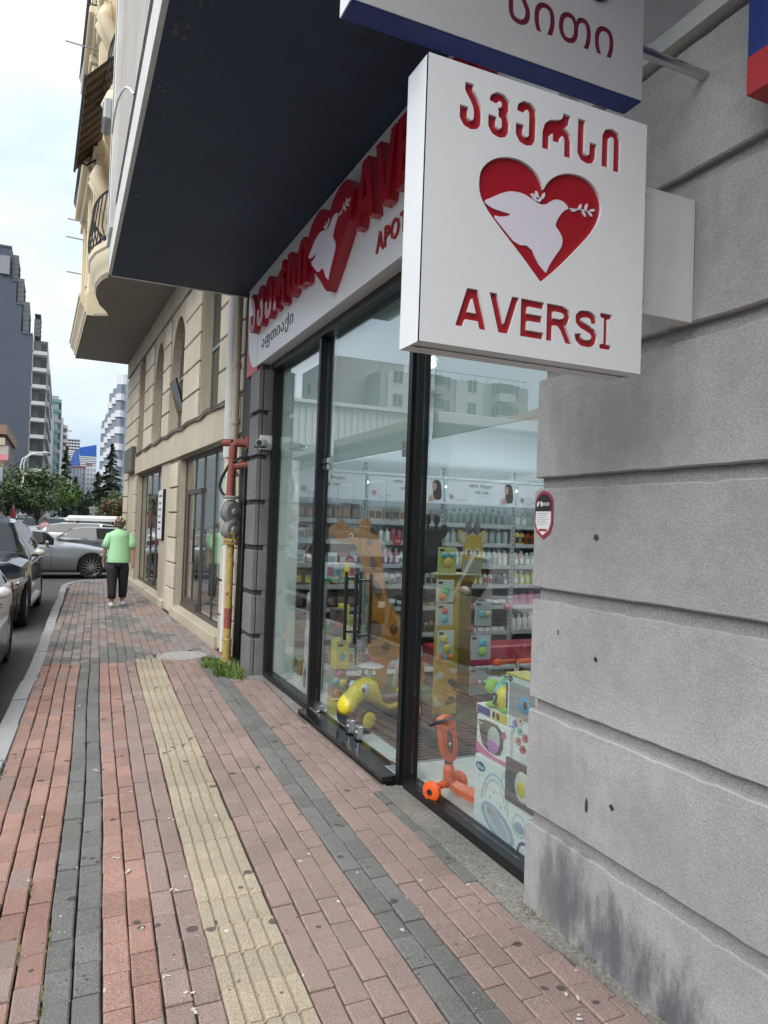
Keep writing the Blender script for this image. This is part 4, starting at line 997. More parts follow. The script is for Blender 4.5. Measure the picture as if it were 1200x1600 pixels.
for c_, ax in (((1.86, 7.965, 2.47), 'X'),):
    q = MB(); q.lathe([(.085, -.015), (.085, .015)], 16, c_, ax); q.lathe([(.085, .022), (.085, .05)], 16, c_, ax); q.build('flange', RUSTP, gp, smooth='auto')
for i, (z, r) in enumerate(((1.70, .125), (1.50, .105))):
    q = MB(RZ(0)); M_ = T(1.71, 7.98, z) @ Matrix.Rotation(rad(28), 4, 'Z'); q.M = M_
    q.lathe([(0, -.085), (.03, -.085), (.04, -.06), (r*.8, -.055), (r, -.03), (r, .0), (r*1.06, .0), (r*1.06, .02), (r, .02), (r*.85, .07), (0, .08)], 20, (0,0,0), 'Y'); q.M = I4
    q.build('regulator', GREYM, gp, smooth='auto')
q = MB(); q.lathe([(.10, 1.845), (.105, 1.86), (.10, 1.875)], 16, (1.715, 8.0, 0)); q.build('collar', GREYM, gp, smooth='auto'); q = MB(); q.lathe([(.075, 1.575), (.08, 1.60), (.075, 1.62)], 14, (1.715, 7.99, 0)); q.build('collar', GREYM, gp, smooth='auto')
q = MB(); q.lathe([(.085, 1.385), (.085, 1.405), (.05, 1.408), (.05, 1.45), (.078, 1.455), (.078, 1.475), (.05, 1.48), (.05, 1.52)], 16, (1.72, 7.98, 0)); q.lathe([(.085, 1.34), (.09, 1.365)], 16, (1.72, 7.98, 0))
for k in range(6): q.tube([(1.72+.066*math.cos(k), 7.98+.066*math.sin(k), 1.33), (1.72+.066*math.cos(k), 7.98+.066*math.sin(k), 1.49)], .009, 6)
q.build('valve_flange', YELP, gp, smooth='auto')
hs = MB(); hs.tube([(1.88, 7.88, 2.30), (1.78, 7.93, 2.30), (1.68, 8.03, 2.22), (1.62, 8.1, 2.08), (1.60, 8.12, 1.98), (1.63, 8.08, 1.90), (1.68, 8.04, 1.85)], .017, 8)
hs.tube([(1.80, 7.93, 1.86), (1.83, 7.9, 1.80), (1.85, 7.9, 1.78)], .015, 8); tag(hs.build('black_hose', RUB, smooth=True), 'black flexible hose looping out in front of the red gas pipe', 'hose')
# rubble and grass at the pipe foot
for k in range(5):
    q = MB(); a = rnd.uniform(0, 6); q.ball((1.80+.05*math.cos(a*k), 8.05+.1*math.sin(a*k), .03), (rnd.uniform(.04,.07), rnd.uniform(.04,.06), rnd.uniform(.03,.05)), 7, 5)
    tag(q.build('rubble_stone', CONC), 'small grey rubble stone half hidden in the grass at the pipe foot', 'stone', 'rubble at the pipe foot')
gr = MB()
for k in range(3400):
    t = rnd.uniform(0, 2*math.pi); r_ = math.sqrt(rnd.random()); lob = 1+.35*math.sin(3*t+1)+.2*math.sin(7*t); x = 1.69+.24*r_*lob*math.cos(t)+.03; y = 7.86+.46*r_*lob*math.sin(t)
    if x > 1.90: continue
    h = rnd.uniform(.02, .13)*(1.15-.75*r_)*(1.2+.6*math.sin(9*x+5*y)); a = rnd.uniform(0, 6.28); lean = rnd.uniform(.01, .08); w_ = rnd.uniform(.003, .007)
    dx, dy = math.cos(a), math.sin(a)
    gr.add([(x-dy*w_, y+dx*w_, .0), (x+dy*w_, y-dx*w_, .0), (x+dx*lean*.5+dy*w_*.7, y+dy*lean*.5-dx*w_*.7, h*.7), (x+dx*lean*.5-dy*w_*.7, y+dy*lean*.5+dx*w_*.7, h*.7), (x+dx*lean, y+dy*lean, h)], [(0,1,2,3), (3,2,4)], k % 3)
tag(gr.build('grass_tuft', [PM('grass_a', (.13,.20,.045)), PM('grass_b', (.06,.13,.02)), PM('grass_c', (.17,.24,.05))], kind='stuff'), 'green grass tuft growing round the foot of the yellow gas pipe', 'grass')
for sx_, sy_ in ((-.52, 5.35), (-.545, 4.2), (-.12, 2.5), (-.125, 3.1)): pass
# ------------------------------------------------------------------ inside the pharmacy
TILE = mat('white_floor_tile', (.62, .64, .63), .12, var=.02, vs=2)
SHW = mat('shop_wall_white', (.42, .45, .46), .6)
SHG = mat('shelf_grey_metal', (.33, .35, .36), .35)
PRW = mat('print_panel_white', (.60, .63, .68), .35)
fl = MB(); fl.box(2.08, 9.5, -1, 7.9, -.02, .022); shop_floor = fl.build('shop_floor', mat('tile_grout', (.3,.31,.31)), kind='structure')
for i in range(9):
    for j in range(12):
        x = 2.084+.6*i; y = 7.86-.6*(j+1); q = MB(); q.box(x+.0015, x+.5985, y+.0015, y+.5985, .022, .026); q.build('floor_tile', TILE, shop_floor)
q = MB(); q.box(2.08, 9.6, 7.9, 8.0, 0, 3.3); q.box(9.5, 9.6, -1, 7.9, 0, 3.3); q.box(2.6, 9.6, -1.1, -1, 0, 3.3); shop_wall = q.build('shop_wall', SHW, kind='structure')
q = MB(); q.box(2.08, 9.6, -1, 8.0, 3.302, 3.36); q.build('shop_ceiling', mat('shop_ceiling_white', (.6,.6,.6)), kind='structure')
q = MB(); q.bevbox(2.075, 2.20, 7.05, 7.34, .03, 3.28, .004); q.build('side_panel', mat('side_panel_white', (.62,.66,.65), .5), SF)
# pale roller blinds hung just inside the glass, down to 2.15 m
for y0, y1, z0 in ((2.68, 4.02, 2.16), (4.08, 5.84, 2.13), (5.92, 7.30, 2.12)):
    q = MB(); q.box(2.11, 2.114, y0, y1, z0+.02, 3.27); q.box(2.104, 2.12, y0, y1, z0, z0+.02)
    tag(q.build('roller_blind', mat('blind_fabric', (.50,.555,.55), .8)), {2.68: 'pale roller blind behind the nearest window pane, under the sign', 4.08: 'pale roller blind in the transom above the glass door', 5.92: 'pale roller blind in the narrow far window by the dark pilaster'}[y0], 'blind')
# ceiling light panels (lit)
lit = mat('lit_panel', (.92, .97, 1.0), emit=5.5)
for x in (3.2, 4.8, 6.6):
    for y in (3.4, 5.4, 6.7):
        q = MB(); q.box(x-.3, x+.3, y-.3, y+.3, 3.28, 3.30); tag(q.build('ceiling_light', lit), 'square lit ceiling panel in the %s row of the pharmacy, %s' % ({3.4: 'nearest', 5.4: 'middle', 6.7: 'farthest'}[y], {3.2: 'closest to the glass', 4.8: 'in the centre', 6.6: 'farthest from the glass'}[x]), 'ceiling light', 'pharmacy ceiling panels')
q = MB(); q.box(2.3, 6.4, 7.50, 7.54, 2.08, 2.10); tag(q.build('light_strip', mat('lit_strip', (.75, .9, 1.0), emit=10)), 'lit strip washing the wall above the hair care shelves', 'light strip')
# shelving wall, four bays, seen from the front
SY = 7.30
SHZ = [1.655, 1.43, 1.175, .945, .70, .40, .07]
SW = thing('shelf_wall', 'grey metal shelving wall with hair care header boards along the far end of the shop', 'shelving', (4, 7.5, 0))
ups = [2.22, 3.03, 4.00, 4.97, 5.94]
for x in ups:
    q = MB(); q.box(x-.025, x+.025, SY+.02, SY+.06, .03, 2.30); up_ = q.build('upright', SHG, SW)
    q = MB()
    for k in range(44): q.box(x-.006, x+.006, SY+.014, SY+.0195, .12+k*.05, .14+k*.05)
    q.build('slot_row', BLACKF, up_, kind='stuff')
q = MB(); q.box(2.2, 5.97, SY+.36, SY+.38, .03, 2.2); q.build('back_board', mat('shelf_back', (.16,.17,.17)), SW)
for a, b in zip(ups[:-1], ups[1:]):
    for z in SHZ:
        q = MB(); q.box(a+.026, b-.026, SY+.0, SY+.35, z-.03, z-.012); q.box(a+.026, b-.026, SY-.006, SY, z-.036, z+.012); q.build('shelf_board', SHG, SW)
    q = MB(); q.box(a+.02, b-.02, SY-.03, SY-.01, 1.90, 2.165); q.box(a+.0, b-.0, SY-.04, SY-.012, 2.168, 2.19); q.box(a, b, SY-.04, SY-.012, 1.880, 1.898); hb = q.build('header_board', PRW, SW)
    FMh = facing(SY-.03); w_ = b-a; cx = a+w_*.5
    DKT = mat('header_text', (.05,.05,.055))
    word('თმის მოვლა', cx-.17, 2.075, .052, .32, FMh, DKT, hb, depth=.002, res=1, name='header_lettering')
    word('HAIR CARE', cx-.09, 2.015, .03, .18, FMh, DKT, hb, depth=.002, res=1, name='header_lettering')
    if a > 2.3:
        # portrait print: long dark hair, face in profile and shoulder
        x0 = b-.15; var_ = ups.index(a)
        skin, hair = mat('print_skin', (.40,.27,.21)), mat('print_hair', (.03,.02,.018))
        fill2d([smooth_poly([(x0-.02,2.13),(x0+.045,2.155),(x0+.09,2.12),(x0+.105,2.0),(x0+.10,1.925),(x0+.03,1.915),(x0-.005,1.95),(x0-.01,2.05)], 1)], .002, FMh, 'portrait_hair', hair, hb)
        fill2d([smooth_poly([(x0-.005,2.12),(x0+.03,2.11),(x0+.035,2.05),(x0+.012,2.02),(x0-.012,2.03),(x0-.022,2.06),(x0-.012,2.09)], 1)], .002, FMh, 'portrait_face', skin, hb, w0=.002)
        fill2d([smooth_poly([(x0-.07,1.905),(x0-.055,1.96),(x0-.01,1.985),(x0+.01,1.95),(x0+.005,1.905)], 1)], .002, FMh, 'portrait_shoulder', skin, hb, w0=.002)
    lo = []
    for k in range(14): t = 2*math.pi*k/14; r_ = .045; lo.append([(a+.085+.008*math.cos(t+.3), 1.965+.008*math.sin(t+.3)), (a+.085+r_*math.cos(t), 1.965+r_*math.sin(t)), (a+.085+.008*math.cos(t-.3), 1.965+.008*math.sin(t-.3))])
    for k, l in enumerate(lo): lo[k] = [(p[0], p[1]) for p in l]
    q = MB(FMh)
    for l in lo: q.prism(l, .0015, w0=.0005)
    for k in range(7): q.prism(ell(a+.15+.022*k, 1.93-.012*math.sin(k), .009, .004, 6, rot=k), .0015, w0=.0005)
    q.build('flower_print', mat('print_flower', (.35,.04,.06)), hb, kind='stuff')
# bottles, jars and cartons
def C(r_, g_, b_): return mat('pack_%02d_%02d_%02d' % (r_*50, g_*50, b_*50), (r_, g_, b_), .35)
def pump(x, y, z, h, r, c1, c2):
    q = MB(T(x, y, z)); q.lathe([(r*.95, 0), (r, .01), (r, h*.68), (r*.7, h*.78), (r*.3, h*.81), (r*.3, h*.86)], 10); q.lathe([(r*.38, h*.86), (r*.38, h*.92), (.006, h*.925), (.006, h*.97)], 8, m=1); q.box(-.03, .008, -.007, .007, h*.965, h, 1); return q, [c1, c2]
def capb(x, y, z, h, r, c1, c2):
    q = MB(T(x, y, z)); q.lathe([(r*.9, 0), (r, .01), (r, h*.72), (r*.55, h*.82), (r*.5, h*.84)], 10); q.lathe([(r*.55, h*.84), (r*.55, h), (0, h)], 10, m=1); q.box(-r*.6, r*.6, -r*1.02, -r*.8, h*.2, h*.55, 1); return q, [c1, c2]
def jar(x, y, z, h, r, c1, c2):
    q = MB(T(x, y, z)); q.lathe([(r, 0), (r, h*.62)], 12); q.lathe([(r*1.05, h*.62), (r*1.05, h), (0, h)], 12, m=1); return q, [c1, c2]
def tubeb(x, y, z, h, r, c1, c2):
    q = MB(T(x, y, z)); q.loft([[(-r, -.004, h), (r, -.004, h), (r, .004, h), (-r, .004, h)], [(-r*.85, -r*.5, h*.2), (r*.85, -r*.5, h*.2), (r*.85, r*.5, h*.2), (-r*.85, r*.5, h*.2)]]); q.lathe([(r*.75, 0), (r*.75, h*.2)], 8, m=1); return q, [c1, c2]
def carton(x, y, z, h, r, c1, c2):
    q = MB(T(x, y, z)); q.box(-r, r, -r*.6, r*.6, 0, h); q.box(-r*.75, r*.75, -r*.6-.001, -r*.6, h*.25, h*.7, 1); return q, [c1, c2]
wht, gry, blk = C(.66,.68,.66), C(.20,.24,.23), C(.02,.02,.022)
ORD = 'first second third fourth fifth sixth seventh eighth ninth tenth eleventh twelfth thirteenth fourteenth'.split()
ROWS = {   # (bay, shelf): (builder, name, height, radius, colours, words)
 (0,0): (carton,'hair_dye_box',.19,.045,[(C(.16,.13,.11),C(.35,.2,.13)),(C(.1,.1,.1),C(.3,.22,.18))],'brown hair dye carton'),
 (0,1): (carton,'hair_dye_box',.17,.05,[(C(.35,.33,.3),C(.15,.1,.08))],'pale hair dye carton'),
 (0,2): (carton,'white_carton',.15,.05,[(wht,C(.3,.35,.38)),(C(.4,.12,.12),wht),(C(.12,.2,.3),wht)],'small carton'), (0,3): (carton,'sponge_pack',.17,.045,[(C(.06,.05,.05),C(.62,.48,.05)),(C(.35,.22,.1),C(.62,.48,.05))],'yellow sponge pack'),
 (0,4): (carton,'photo_carton',.18,.055,[(C(.05,.04,.04),C(.25,.16,.12))],'black portrait carton'), (0,5): (carton,'photo_carton',.22,.07,[(C(.5,.5,.48),C(.38,.28,.2))],'pale portrait carton'), (0,6): (carton,'photo_carton',.24,.06,[(C(.5,.5,.48),C(.2,.16,.14))],'large pale carton'),
 (1,0): (carton,'hair_dye_box',.17,.045,[(C(.45,.44,.42),C(.2,.1,.07)),(C(.3,.3,.3),C(.12,.1,.1)),(C(.5,.46,.42),C(.3,.12,.06))],'portrait carton'),
 (1,1): (pump,'pump_bottle',.19,.033,[(blk,blk),(wht,wht),(C(.3,.06,.08),blk),(C(.25,.28,.26),wht)],'pump bottle'), (1,2): (capb,'bottle',.19,.03,[(wht,C(.4,.45,.46)),(C(.35,.12,.3),wht),(wht,C(.1,.3,.15))],'care bottle'),
 (1,3): (capb,'bottle',.18,.032,[(wht,wht),(C(.4,.42,.4),blk)],'white bottle'), (1,4): (jar,'cream_jar',.1,.042,[(C(.4,.3,.2),blk),(C(.1,.2,.1),wht)],'jar'), (1,5): (capb,'bottle',.19,.033,[(C(.3,.4,.15),wht),(C(.25,.15,.1),blk)],'green bottle'), (1,6): (carton,'carton',.2,.06,[(wht,C(.4,.1,.2))],'white carton'),
 (2,0): (pump,'pump_bottle',.215,.04,[(C(.20,.25,.24),C(.16,.19,.18))],'tall grey bottle'), (2,1): (pump,'pump_bottle',.205,.038,[(C(.28,.34,.33),C(.4,.42,.4))],'pale grey pump bottle'),
 (2,2): (capb,'bottle',.2,.032,[(C(.5,.54,.52),C(.3,.34,.34)),(wht,wht),(C(.14,.18,.22),blk),(wht,C(.1,.25,.3))],'flat bottle'), (2,3): (capb,'bottle',.17,.03,[(wht,C(.4,.1,.1)),(C(.12,.16,.16),blk),(C(.1,.22,.4),wht),(C(.5,.42,.1),wht)],'bottle'), (2,4): (jar,'cream_jar',.085,.045,[(C(.1,.12,.12),wht),(wht,blk)],'dark jar'),
 (2,5): (jar,'cream_jar',.10,.045,[(wht,blk)],'black lidded jar'), (2,6): (capb,'bottle',.2,.035,[(C(.12,.25,.1),wht),(C(.55,.5,.1),wht)],'green bottle'),
 (3,0): (carton,'tonic_box',.17,.04,[(C(.4,.42,.4),wht),(C(.32,.35,.34),C(.45,.47,.45)),(blk,C(.1,.1,.1)),(C(.5,.2,.18),C(.6,.3,.3)),(C(.5,.02,.2),C(.5,.02,.2)),(C(.06,.09,.08),C(.1,.12,.1))],'tonic carton'),
 (3,1): (capb,'bottle',.205,.036,[(C(.55,.45,.1),blk),(C(.35,.07,.01),blk),(C(.38,.09,.015),blk),(C(.36,.08,.01),blk),(C(.4,.15,.05),blk),(C(.5,.45,.33),wht),(C(.55,.5,.38),C(.5,.4,.3))],'shampoo bottle'),
 (3,2): (capb,'bottle',.19,.036,[(C(.5,.35,.34),wht),(C(.4,.5,.46),wht),(wht,C(.15,.35,.3)),(C(.40,.01,.03),C(.3,.0,.02)),(C(.38,.01,.025),C(.36,.1,.12)),(C(.36,.01,.02),C(.35,.02,.05))],'care product'),
 (3,3): (capb,'bottle',.19,.038,[(C(.62,.5,.25),wht),(C(.5,.58,.1),C(.4,.6,.1)),(C(.2,.5,.12),wht),(C(.08,.2,.55),C(.2,.4,.7)),(C(.55,.12,.25),C(.7,.2,.3)),(C(.5,.3,.4),wht)],'bright shampoo bottle'),
 (3,4): (pump,'pump_bottle',.19,.046,[(C(.48,.03,.2),C(.55,.1,.3)),(C(.38,.03,.25),C(.5,.1,.3)),(C(.5,.05,.22),wht)],'magenta bottle'),
 (3,5): (pump,'pump_bottle',.21,.036,[(wht,wht),(C(.62,.6,.55),wht)],'white pump bottle'), (3,6): (capb,'bottle',.21,.035,[(C(.4,.15,.05),C(.3,.1,.05)),(wht,C(.1,.3,.5)),(C(.65,.5,.08),C(.6,.4,.05)),(C(.3,.12,.1),C(.3,.1,.1))],'sun care bottle'),
}
BAYN = ['leftmost bay', 'second bay', 'third bay', 'rightmost bay']
SHN = ['top', 'second', 'third', 'fourth', 'fifth', 'sixth', 'bottom']
for (bay, sh), (fn, nm, h, r, cols_, wd) in ROWS.items():
    a, b = ups[bay]+.04, ups[bay+1]-.04; n = int((b-a)/(r*2+.008)); run = max(1, math.ceil(n/len(cols_)/ (1 if bay == 3 else 2)))
    protos = {}
    for k in range(n):
        ci = (k//run) % len(cols_); x = a+(b-a)*(k+.5)/n
        zz = SHZ[sh]-.012
        if ci not in protos:
            q, ms = fn(0, 0, 0, h, r, *cols_[ci]); o = q.build(nm, ms, smooth='auto'); protos[ci] = o
            col_ = ['plain', 'darker', 'lighter', 'fourth colour of', 'fifth colour of', 'sixth colour of', 'last colour of'][ci]
            o.location = (x, SY+.06+rnd.uniform(0,.02), zz)
        else:
            s_ = protos[ci]; o = s_.copy(); COL.objects.link(o); o.location = (x, SY+.06+rnd.uniform(0,.02), zz)
        o.scale.z = rnd.uniform(.84, 1.06); o.rotation_euler.z = rnd.uniform(-.25, .25)
        tag(o, '%s %s from the left on the %s shelf of the %s' % (ORD[k], wd, SHN[sh], BAYN[bay]), nm.replace('_', ' '), 'row of products on the %s shelf, %s' % (SHN[sh], BAYN[bay]))
# round red discount tags clipped on the shelf edges
for k, (x, z) in enumerate(((3.42, 1.44), (2.86, 1.22), (3.35, .66), (4.38, .70), (4.9, .70), (4.4, .45))):
    rt_ = fill2d([ell(0, 0, .05, .05, 20)], .004, facing(SY-.02) @ T(x, z, 0), 'discount_tag', mat('tag_red', (.33,.01,.025), .4))
    tag(rt_, 'round red discount tag on the shelf edge, %s' % ['beside the black giraffe back', 'seen left of the door post', 'low behind the giraffe column', 'below the bright bottles', 'farthest right on the fifth shelf', 'in front of the white pump bottles'][k], 'price tag')
    word('-30%', x-.034, z-.014, .03, .068, facing(SY-.0242), mat('print_white', (.78,.78,.78)), rt_, depth=.0008, res=1)
# floor mat with ribs
mt = thing('entrance_mat', 'dark ribbed entrance mat with pale grooves inside the glass door', 'mat', (3.1, 4.95, .027))
q = MB(); q.box(2.22, 4.2, 4.33, 5.95, .027, .034); q.build('mat_base', mat('mat_pale', (.30,.30,.29)), mt)
for k in range(27): q = MB(); q.box(2.22, 4.2, 4.345+.06*k, 4.38+.06*k, .034, .044); q.build('mat_rib', mat('mat_dark', (.03,.028,.027), .9), mt)
q = MB(); q.box(2.5, 4.1, 6.0, 7.0, .027, .034); tag(q.build('green_mat', mat('green_mat', (.02,.10,.045), .9)), 'dark green floor mat under the giraffe board', 'mat')
for k in range(15): q = MB(); q.box(2.5, 4.1, 6.02+.066*k, 6.05+.066*k, .034, .040); q.build('mat_rib', mat('green_rib', (.012,.05,.03), .9), bpy.data.objects['green_mat'])
# giraffe board (orange, full height)
Gp = [(2.3,1.495),(2.249,1.524),(2.271,1.583),(2.359,1.61),(2.344,1.651),(2.395,1.653),(2.41,1.6),(2.554,1.532),(2.562,1.665),(2.679,1.669),(2.645,1.535),(2.765,1.514),(2.801,1.247),(2.822,1.064),(2.854,.912),(2.917,.838),(3.031,.694),(3.162,.506),(3.274,.315),(3.298,.052),(3.214,.057),(3.178,.288),(3.032,.326),(2.89,.332),(2.88,.059),(2.807,.057),(2.749,.362),(2.69,.364),(2.661,.763),(2.681,.943),(2.621,1.124),(2.562,1.304),(2.532,1.423),(2.429,1.433),(2.34,1.443)]
GBd = thing('giraffe_board', 'large flat orange giraffe figure with brown spots standing on the shop floor', 'display board', (2.85, 6.3, .03))
FG = facing(6.3)
fill2d([smooth_poly(Gp, 1)], .03, FG, 'giraffe_body', mat('giraffe_orange', (.42,.18,.03), .35), GBd)
for k, (x, z, a, b, ro) in enumerate(((2.75,1.0,.045,.09,.4),(2.73,.62,.085,.09,.2),(2.94,.62,.04,.05,0),(2.70,1.25,.035,.06,.3),(3.1,.42,.06,.04,-.6),(2.66,1.45,.03,.035,0),(2.86,.45,.04,.05,0))):
    fill2d([ell(x, z, a, b, 18, rot=ro)], .004, FG, 'spot', mat('giraffe_brown', (.13,.055,.02), .4), GBd, w0=.030)
fill2d([ell(2.47, 1.50, .022, .025, 14)], .004, FG, 'eye', mat('print_white', (.78,.78,.78)), GBd, w0=.0301); fill2d([ell(2.465, 1.50, .010, .012, 12)], .003, FG, 'pupil', blk, GBd, w0=.0345)
q = MB(); q.box(2.72, 2.86, 6.1, 6.45, .034, .06); q.box(3.18, 3.32, 6.1, 6.45, .034, .06); q.build('foot_block', mat('green_foot', (.02,.12,.05)), GBd, kind='stuff')
# a table with green edge and packs behind the door handles
tb = thing('display_table', 'low display table with bright green edge behind the door handles', 'table', (2.45, 6.75, 0))
for z in (1.08, .58):
    q = MB(); q.bevbox(2.28, 2.95, 6.5, 6.95, z-.025, z, .003); q.build('table_shelf', mat('green_edge', (.02,.26,.12), .4), tb)
for sx in (2.32, 2.91):
    for sy in (6.53, 6.92): q = MB(); q.box(sx-.015, sx+.015, sy-.015, sy+.015, .03, 1.055); q.build('table_leg', SHG, tb)
for k in range(8):
    q = MB(); x = 2.33+.075*k; z = 1.081 if k < 4 else .581; x = x if k < 4 else x-.2; q.bevbox(x, x+.065, 6.52, 6.6, z, z+.15, .004); q.box(x+.008, x+.057, 6.517, 6.5195, z+.03, z+.11, 1)
    tag(q.build('toy_pack', [C(.6,.6,.62), [C(.5,.2,.3), C(.2,.4,.5), C(.5,.45,.1), C(.5,.1,.15)][k % 4]]), 'small toy pack on the %s tier of the green edged table, %s' % (('upper', 'lower')[k > 3], ['leftmost', 'second', 'third', 'rightmost'][k % 4]), 'toy pack', 'packs on the green table')
# ride-on car
def ride_on():
    t = thing('ride_on_toy', 'yellow ride on toy car with black wheels and grey steering wheel', 'toy car', (2.36, 5.25, .03), rad(16))
    L_ = local(t); Y_ = mat('toy_yellow', (.62,.50,.02), .22, spec=.6); q = MB(L_)
    secs = []
    for x, zb, zt, w in ((-.385,.16,.20,.03),(-.37,.13,.245,.07),(-.33,.125,.28,.09),(-.28,.16,.32,.088),(-.22,.195,.37,.085),(-.15,.195,.395,.08),(-.09,.165,.385,.10),(-.055,.16,.30,.085),(-.02,.14,.21,.075),(.05,.11,.175,.075),(.12,.115,.185,.08),(.18,.14,.22,.095),(.25,.18,.255,.105),(.32,.17,.25,.10),(.37,.17,.22,.06)):
        secs.append([(x, w*math.cos(a)*(1 if abs(math.cos(a)) > .1 else .6), (zb+zt)/2+(zt-zb)/2*math.sin(a)) for a in [2*math.pi*k/16 for k in range(16)]])
    q.loft(secs); q.build('body', Y_, t, smooth=True)
    for x in (-.22, .25):
        for sy in (-1, 1):
            q = MB(L_); q.lathe([(.05, sy*.085), (.09, sy*.09), (.098, sy*.10), (.098, sy*.135), (.088, sy*.145), (.06, sy*.146)], 20, (x, 0, .098), 'Y'); w_ = q.build('wheel', RUB, t, smooth='auto')
            q = MB(L_); q.lathe([(.062, sy*.146), (.06, sy*.15), (.03, sy*.152), (.015, sy*.156), (0, sy*.157)], 16, (x, 0, .098), 'Y'); q.build('hub', Y_, w_, smooth=True)
    q = MB(L_); q.tube([(-.12, 0, .34), (-.10, 0, .46)], .018, 8); q.lathe([(.03, -.012), (.085, -.012), (.105, 0), (.085, .012), (0, .012)], 20, (-.10, 0, .47), 'Z'); q.build('steering_wheel', C(.33,.36,.38), t, smooth='auto', kind=None)
    q = MB(L_); q.tube([(.20, -.07, .24), (.25, -.075, .45), (.30, -.06, .56), (.31, 0, .585), (.30, .06, .56), (.25, .075, .45), (.20, .07, .24)], .016, 10); q.build('backrest_bar', C(.38,.4,.42), t, smooth=True)
    q = MB(L_); q.ball((.10, 0, .21), (.14, .085, .035), 14, 6); q.build('seat', C(.06,.06,.06), t, smooth=True)
    for sy in (-1, 1):
        q = MB(L_); q.ball((-.215, sy*.075-.0, .315), (.035, .022, .045), 12, 8); q.build('eye_patch', C(.4,.6,.62), t, smooth=True)
        q = MB(L_); q.ball((-.235, sy*.085, .315), (.016, .014, .024), 10, 6); q.build('pupil', blk, t, smooth=True)
ride_on()
# scooters
def scooter(name, lab, loc, rz, h=.44, sc=1):
    t = thing(name, lab, 'scooter', loc, rz); L_ = local(t) @ Matrix.Scale(sc, 4); O = mat('scooter_orange', (.72,.10,.015), .3)
    q = MB(L_); q.loft([[(x, y, z) for y, z in ((-w, z0), (w, z0), (w*.9, z0+.03), (-w*.9, z0+.03))] for x, w, z0 in ((.02,.035,.075),(.08,.05,.06),(.2,.06,.045),(.36,.055,.045),(.42,.03,.05))]); q.build('deck', O, t, smooth='auto')
    for sy in (-1, 1):
        q = MB(L_); q.lathe([(.0, -.02*sy), (.048, -.022*sy), (.058, -.012*sy), (.058, .012*sy), (.044, .02*sy), (0, .022*sy)], 20, (-.03, sy*.13, .066), 'Y'); w_ = q.build('wheel', O, t, smooth='auto')
        q = MB(L_); q.lathe([(.018, -.026), (.018, .026)], 10, (-.03, sy*.13, .066), 'Y'); q.build('hub', blk, w_, smooth='auto')
        q = MB(L_); q.tube([(0, sy*.03, .10), (-.03, sy*.12, .075)], [.024, .016], 8); q.build('fork_arm', O, t, smooth=True)
    q = MB(L_); q.lathe([(0, -.015), (.045, -.015), (.045, .015), (0, .015)], 16, (.45, 0, .045), 'Y'); q.build('rear_wheel', blk, t, smooth='auto')
    q = MB(L_); q.tube([(0, 0, .07), (-.01, 0, .16), (-.012, 0, .20)], [.04, .034, .026], 10); q.build('steering_hub', O, t, smooth=True)
    q = MB(L_); q.tube([(-.012, 0, .2), (-.02, 0, .32)], .016, 10); q.build('stem', STEEL, t, smooth=True)
    q = MB(L_); q.tube([(-.012, 0, .19), (-.012, 0, .225)], .026, 10); q.build('clamp', blk, t)
    if h < .6:
        M_ = L_ @ T(.035, 0, 0) @ Matrix(((0,-.18,1,0),(1.2,0,0,0),(0,1,0,0),(0,0,0,1)))
        pl_ = smooth_poly([(-.025,.215),(-.05,.26),(-.06,.33),(-.055,.40),(-.065,.455),(-.02,.475),(.02,.475),(.065,.455),(.055,.40),(.06,.33),(.05,.26),(.025,.215)], 2)
        fill2d([pl_, ell(0, .33, .026, .07, 16)], .035, M_, 'front_shield', O, t, w0=-.018)
        fill2d([ell(0, .33, .0258, .0695, 16)], .024, M_, 'shield_inset', blk, t, w0=-.012)
        q = MB(L_); q.tube([(-.035, -.16, .45), (-.035, .16, .45)], .012, 10); q.build('handlebar', blk, t, smooth=True)
    else:
        q = MB(L_); q.tube([(-.02, 0, .30), (-.035, 0, h)], .013, 10); q.build('upper_stem', STEEL, t, smooth=True)
        for sy in (-1, 1):
            q = MB(L_); q.tube([(-.035, sy*.01, h), (-.035, sy*.115, h), (-.035, sy*.12, h), (-.035, sy*.15, h)], [.015, .015, .021, .019], 10); q.build('grip', O, t, smooth=True)
scooter('scooter', 'small orange three wheel scooter with black inset front shield, nearest the glass', (2.13, 3.70, .027), rad(-66), .44)
scooter('scooter', 'taller orange scooter behind the toy boxes with only its handlebar showing', (2.40, 3.42, .027), rad(-88), .83)
# toy boxes stacked against the window
BT = mat('print_black', (.012,.012,.013)); BL2 = mat('logo_navy', (.015,.05,.20), .35); WP = mat('box_white_print', (.74,.77,.77), .3); PB = mat('print_pale_blue', (.42,.52,.58), .35); PB2 = mat('print_mid_blue', (.34,.42,.54), .35); PKP = mat('print_pink', (.62,.16,.36), .35); GLB = mat('box_window_grey', (.09,.085,.10), .15)
def oval_logo(M, x, z, s, par, cc=None):
    fill2d([ell(x, z, s, s*.52, 18)], .0015, M, 'logo_oval', cc or BL2, par, w0=.0008); word('chicco', x-s*.78, z-s*.27, s*.62, s*1.56, M, mat('print_white', (.78,.78,.78)), par, depth=.0008, w0=.0024, res=1, bold=.03)
b1 = thing('bouncer_box', 'tall white toy carton printed with a pale blue baby bouncer, lowest in the window', 'toy box', (2.25, 3.0, .03))
q = MB(); q.bevbox(2.085, 2.42, 2.45, 3.36, .027, .400, .004); q.build('carton', WP, b1)
Mb = wallm(2.0845)
oval_logo(Mb, -3.30, .345, .045, b1)
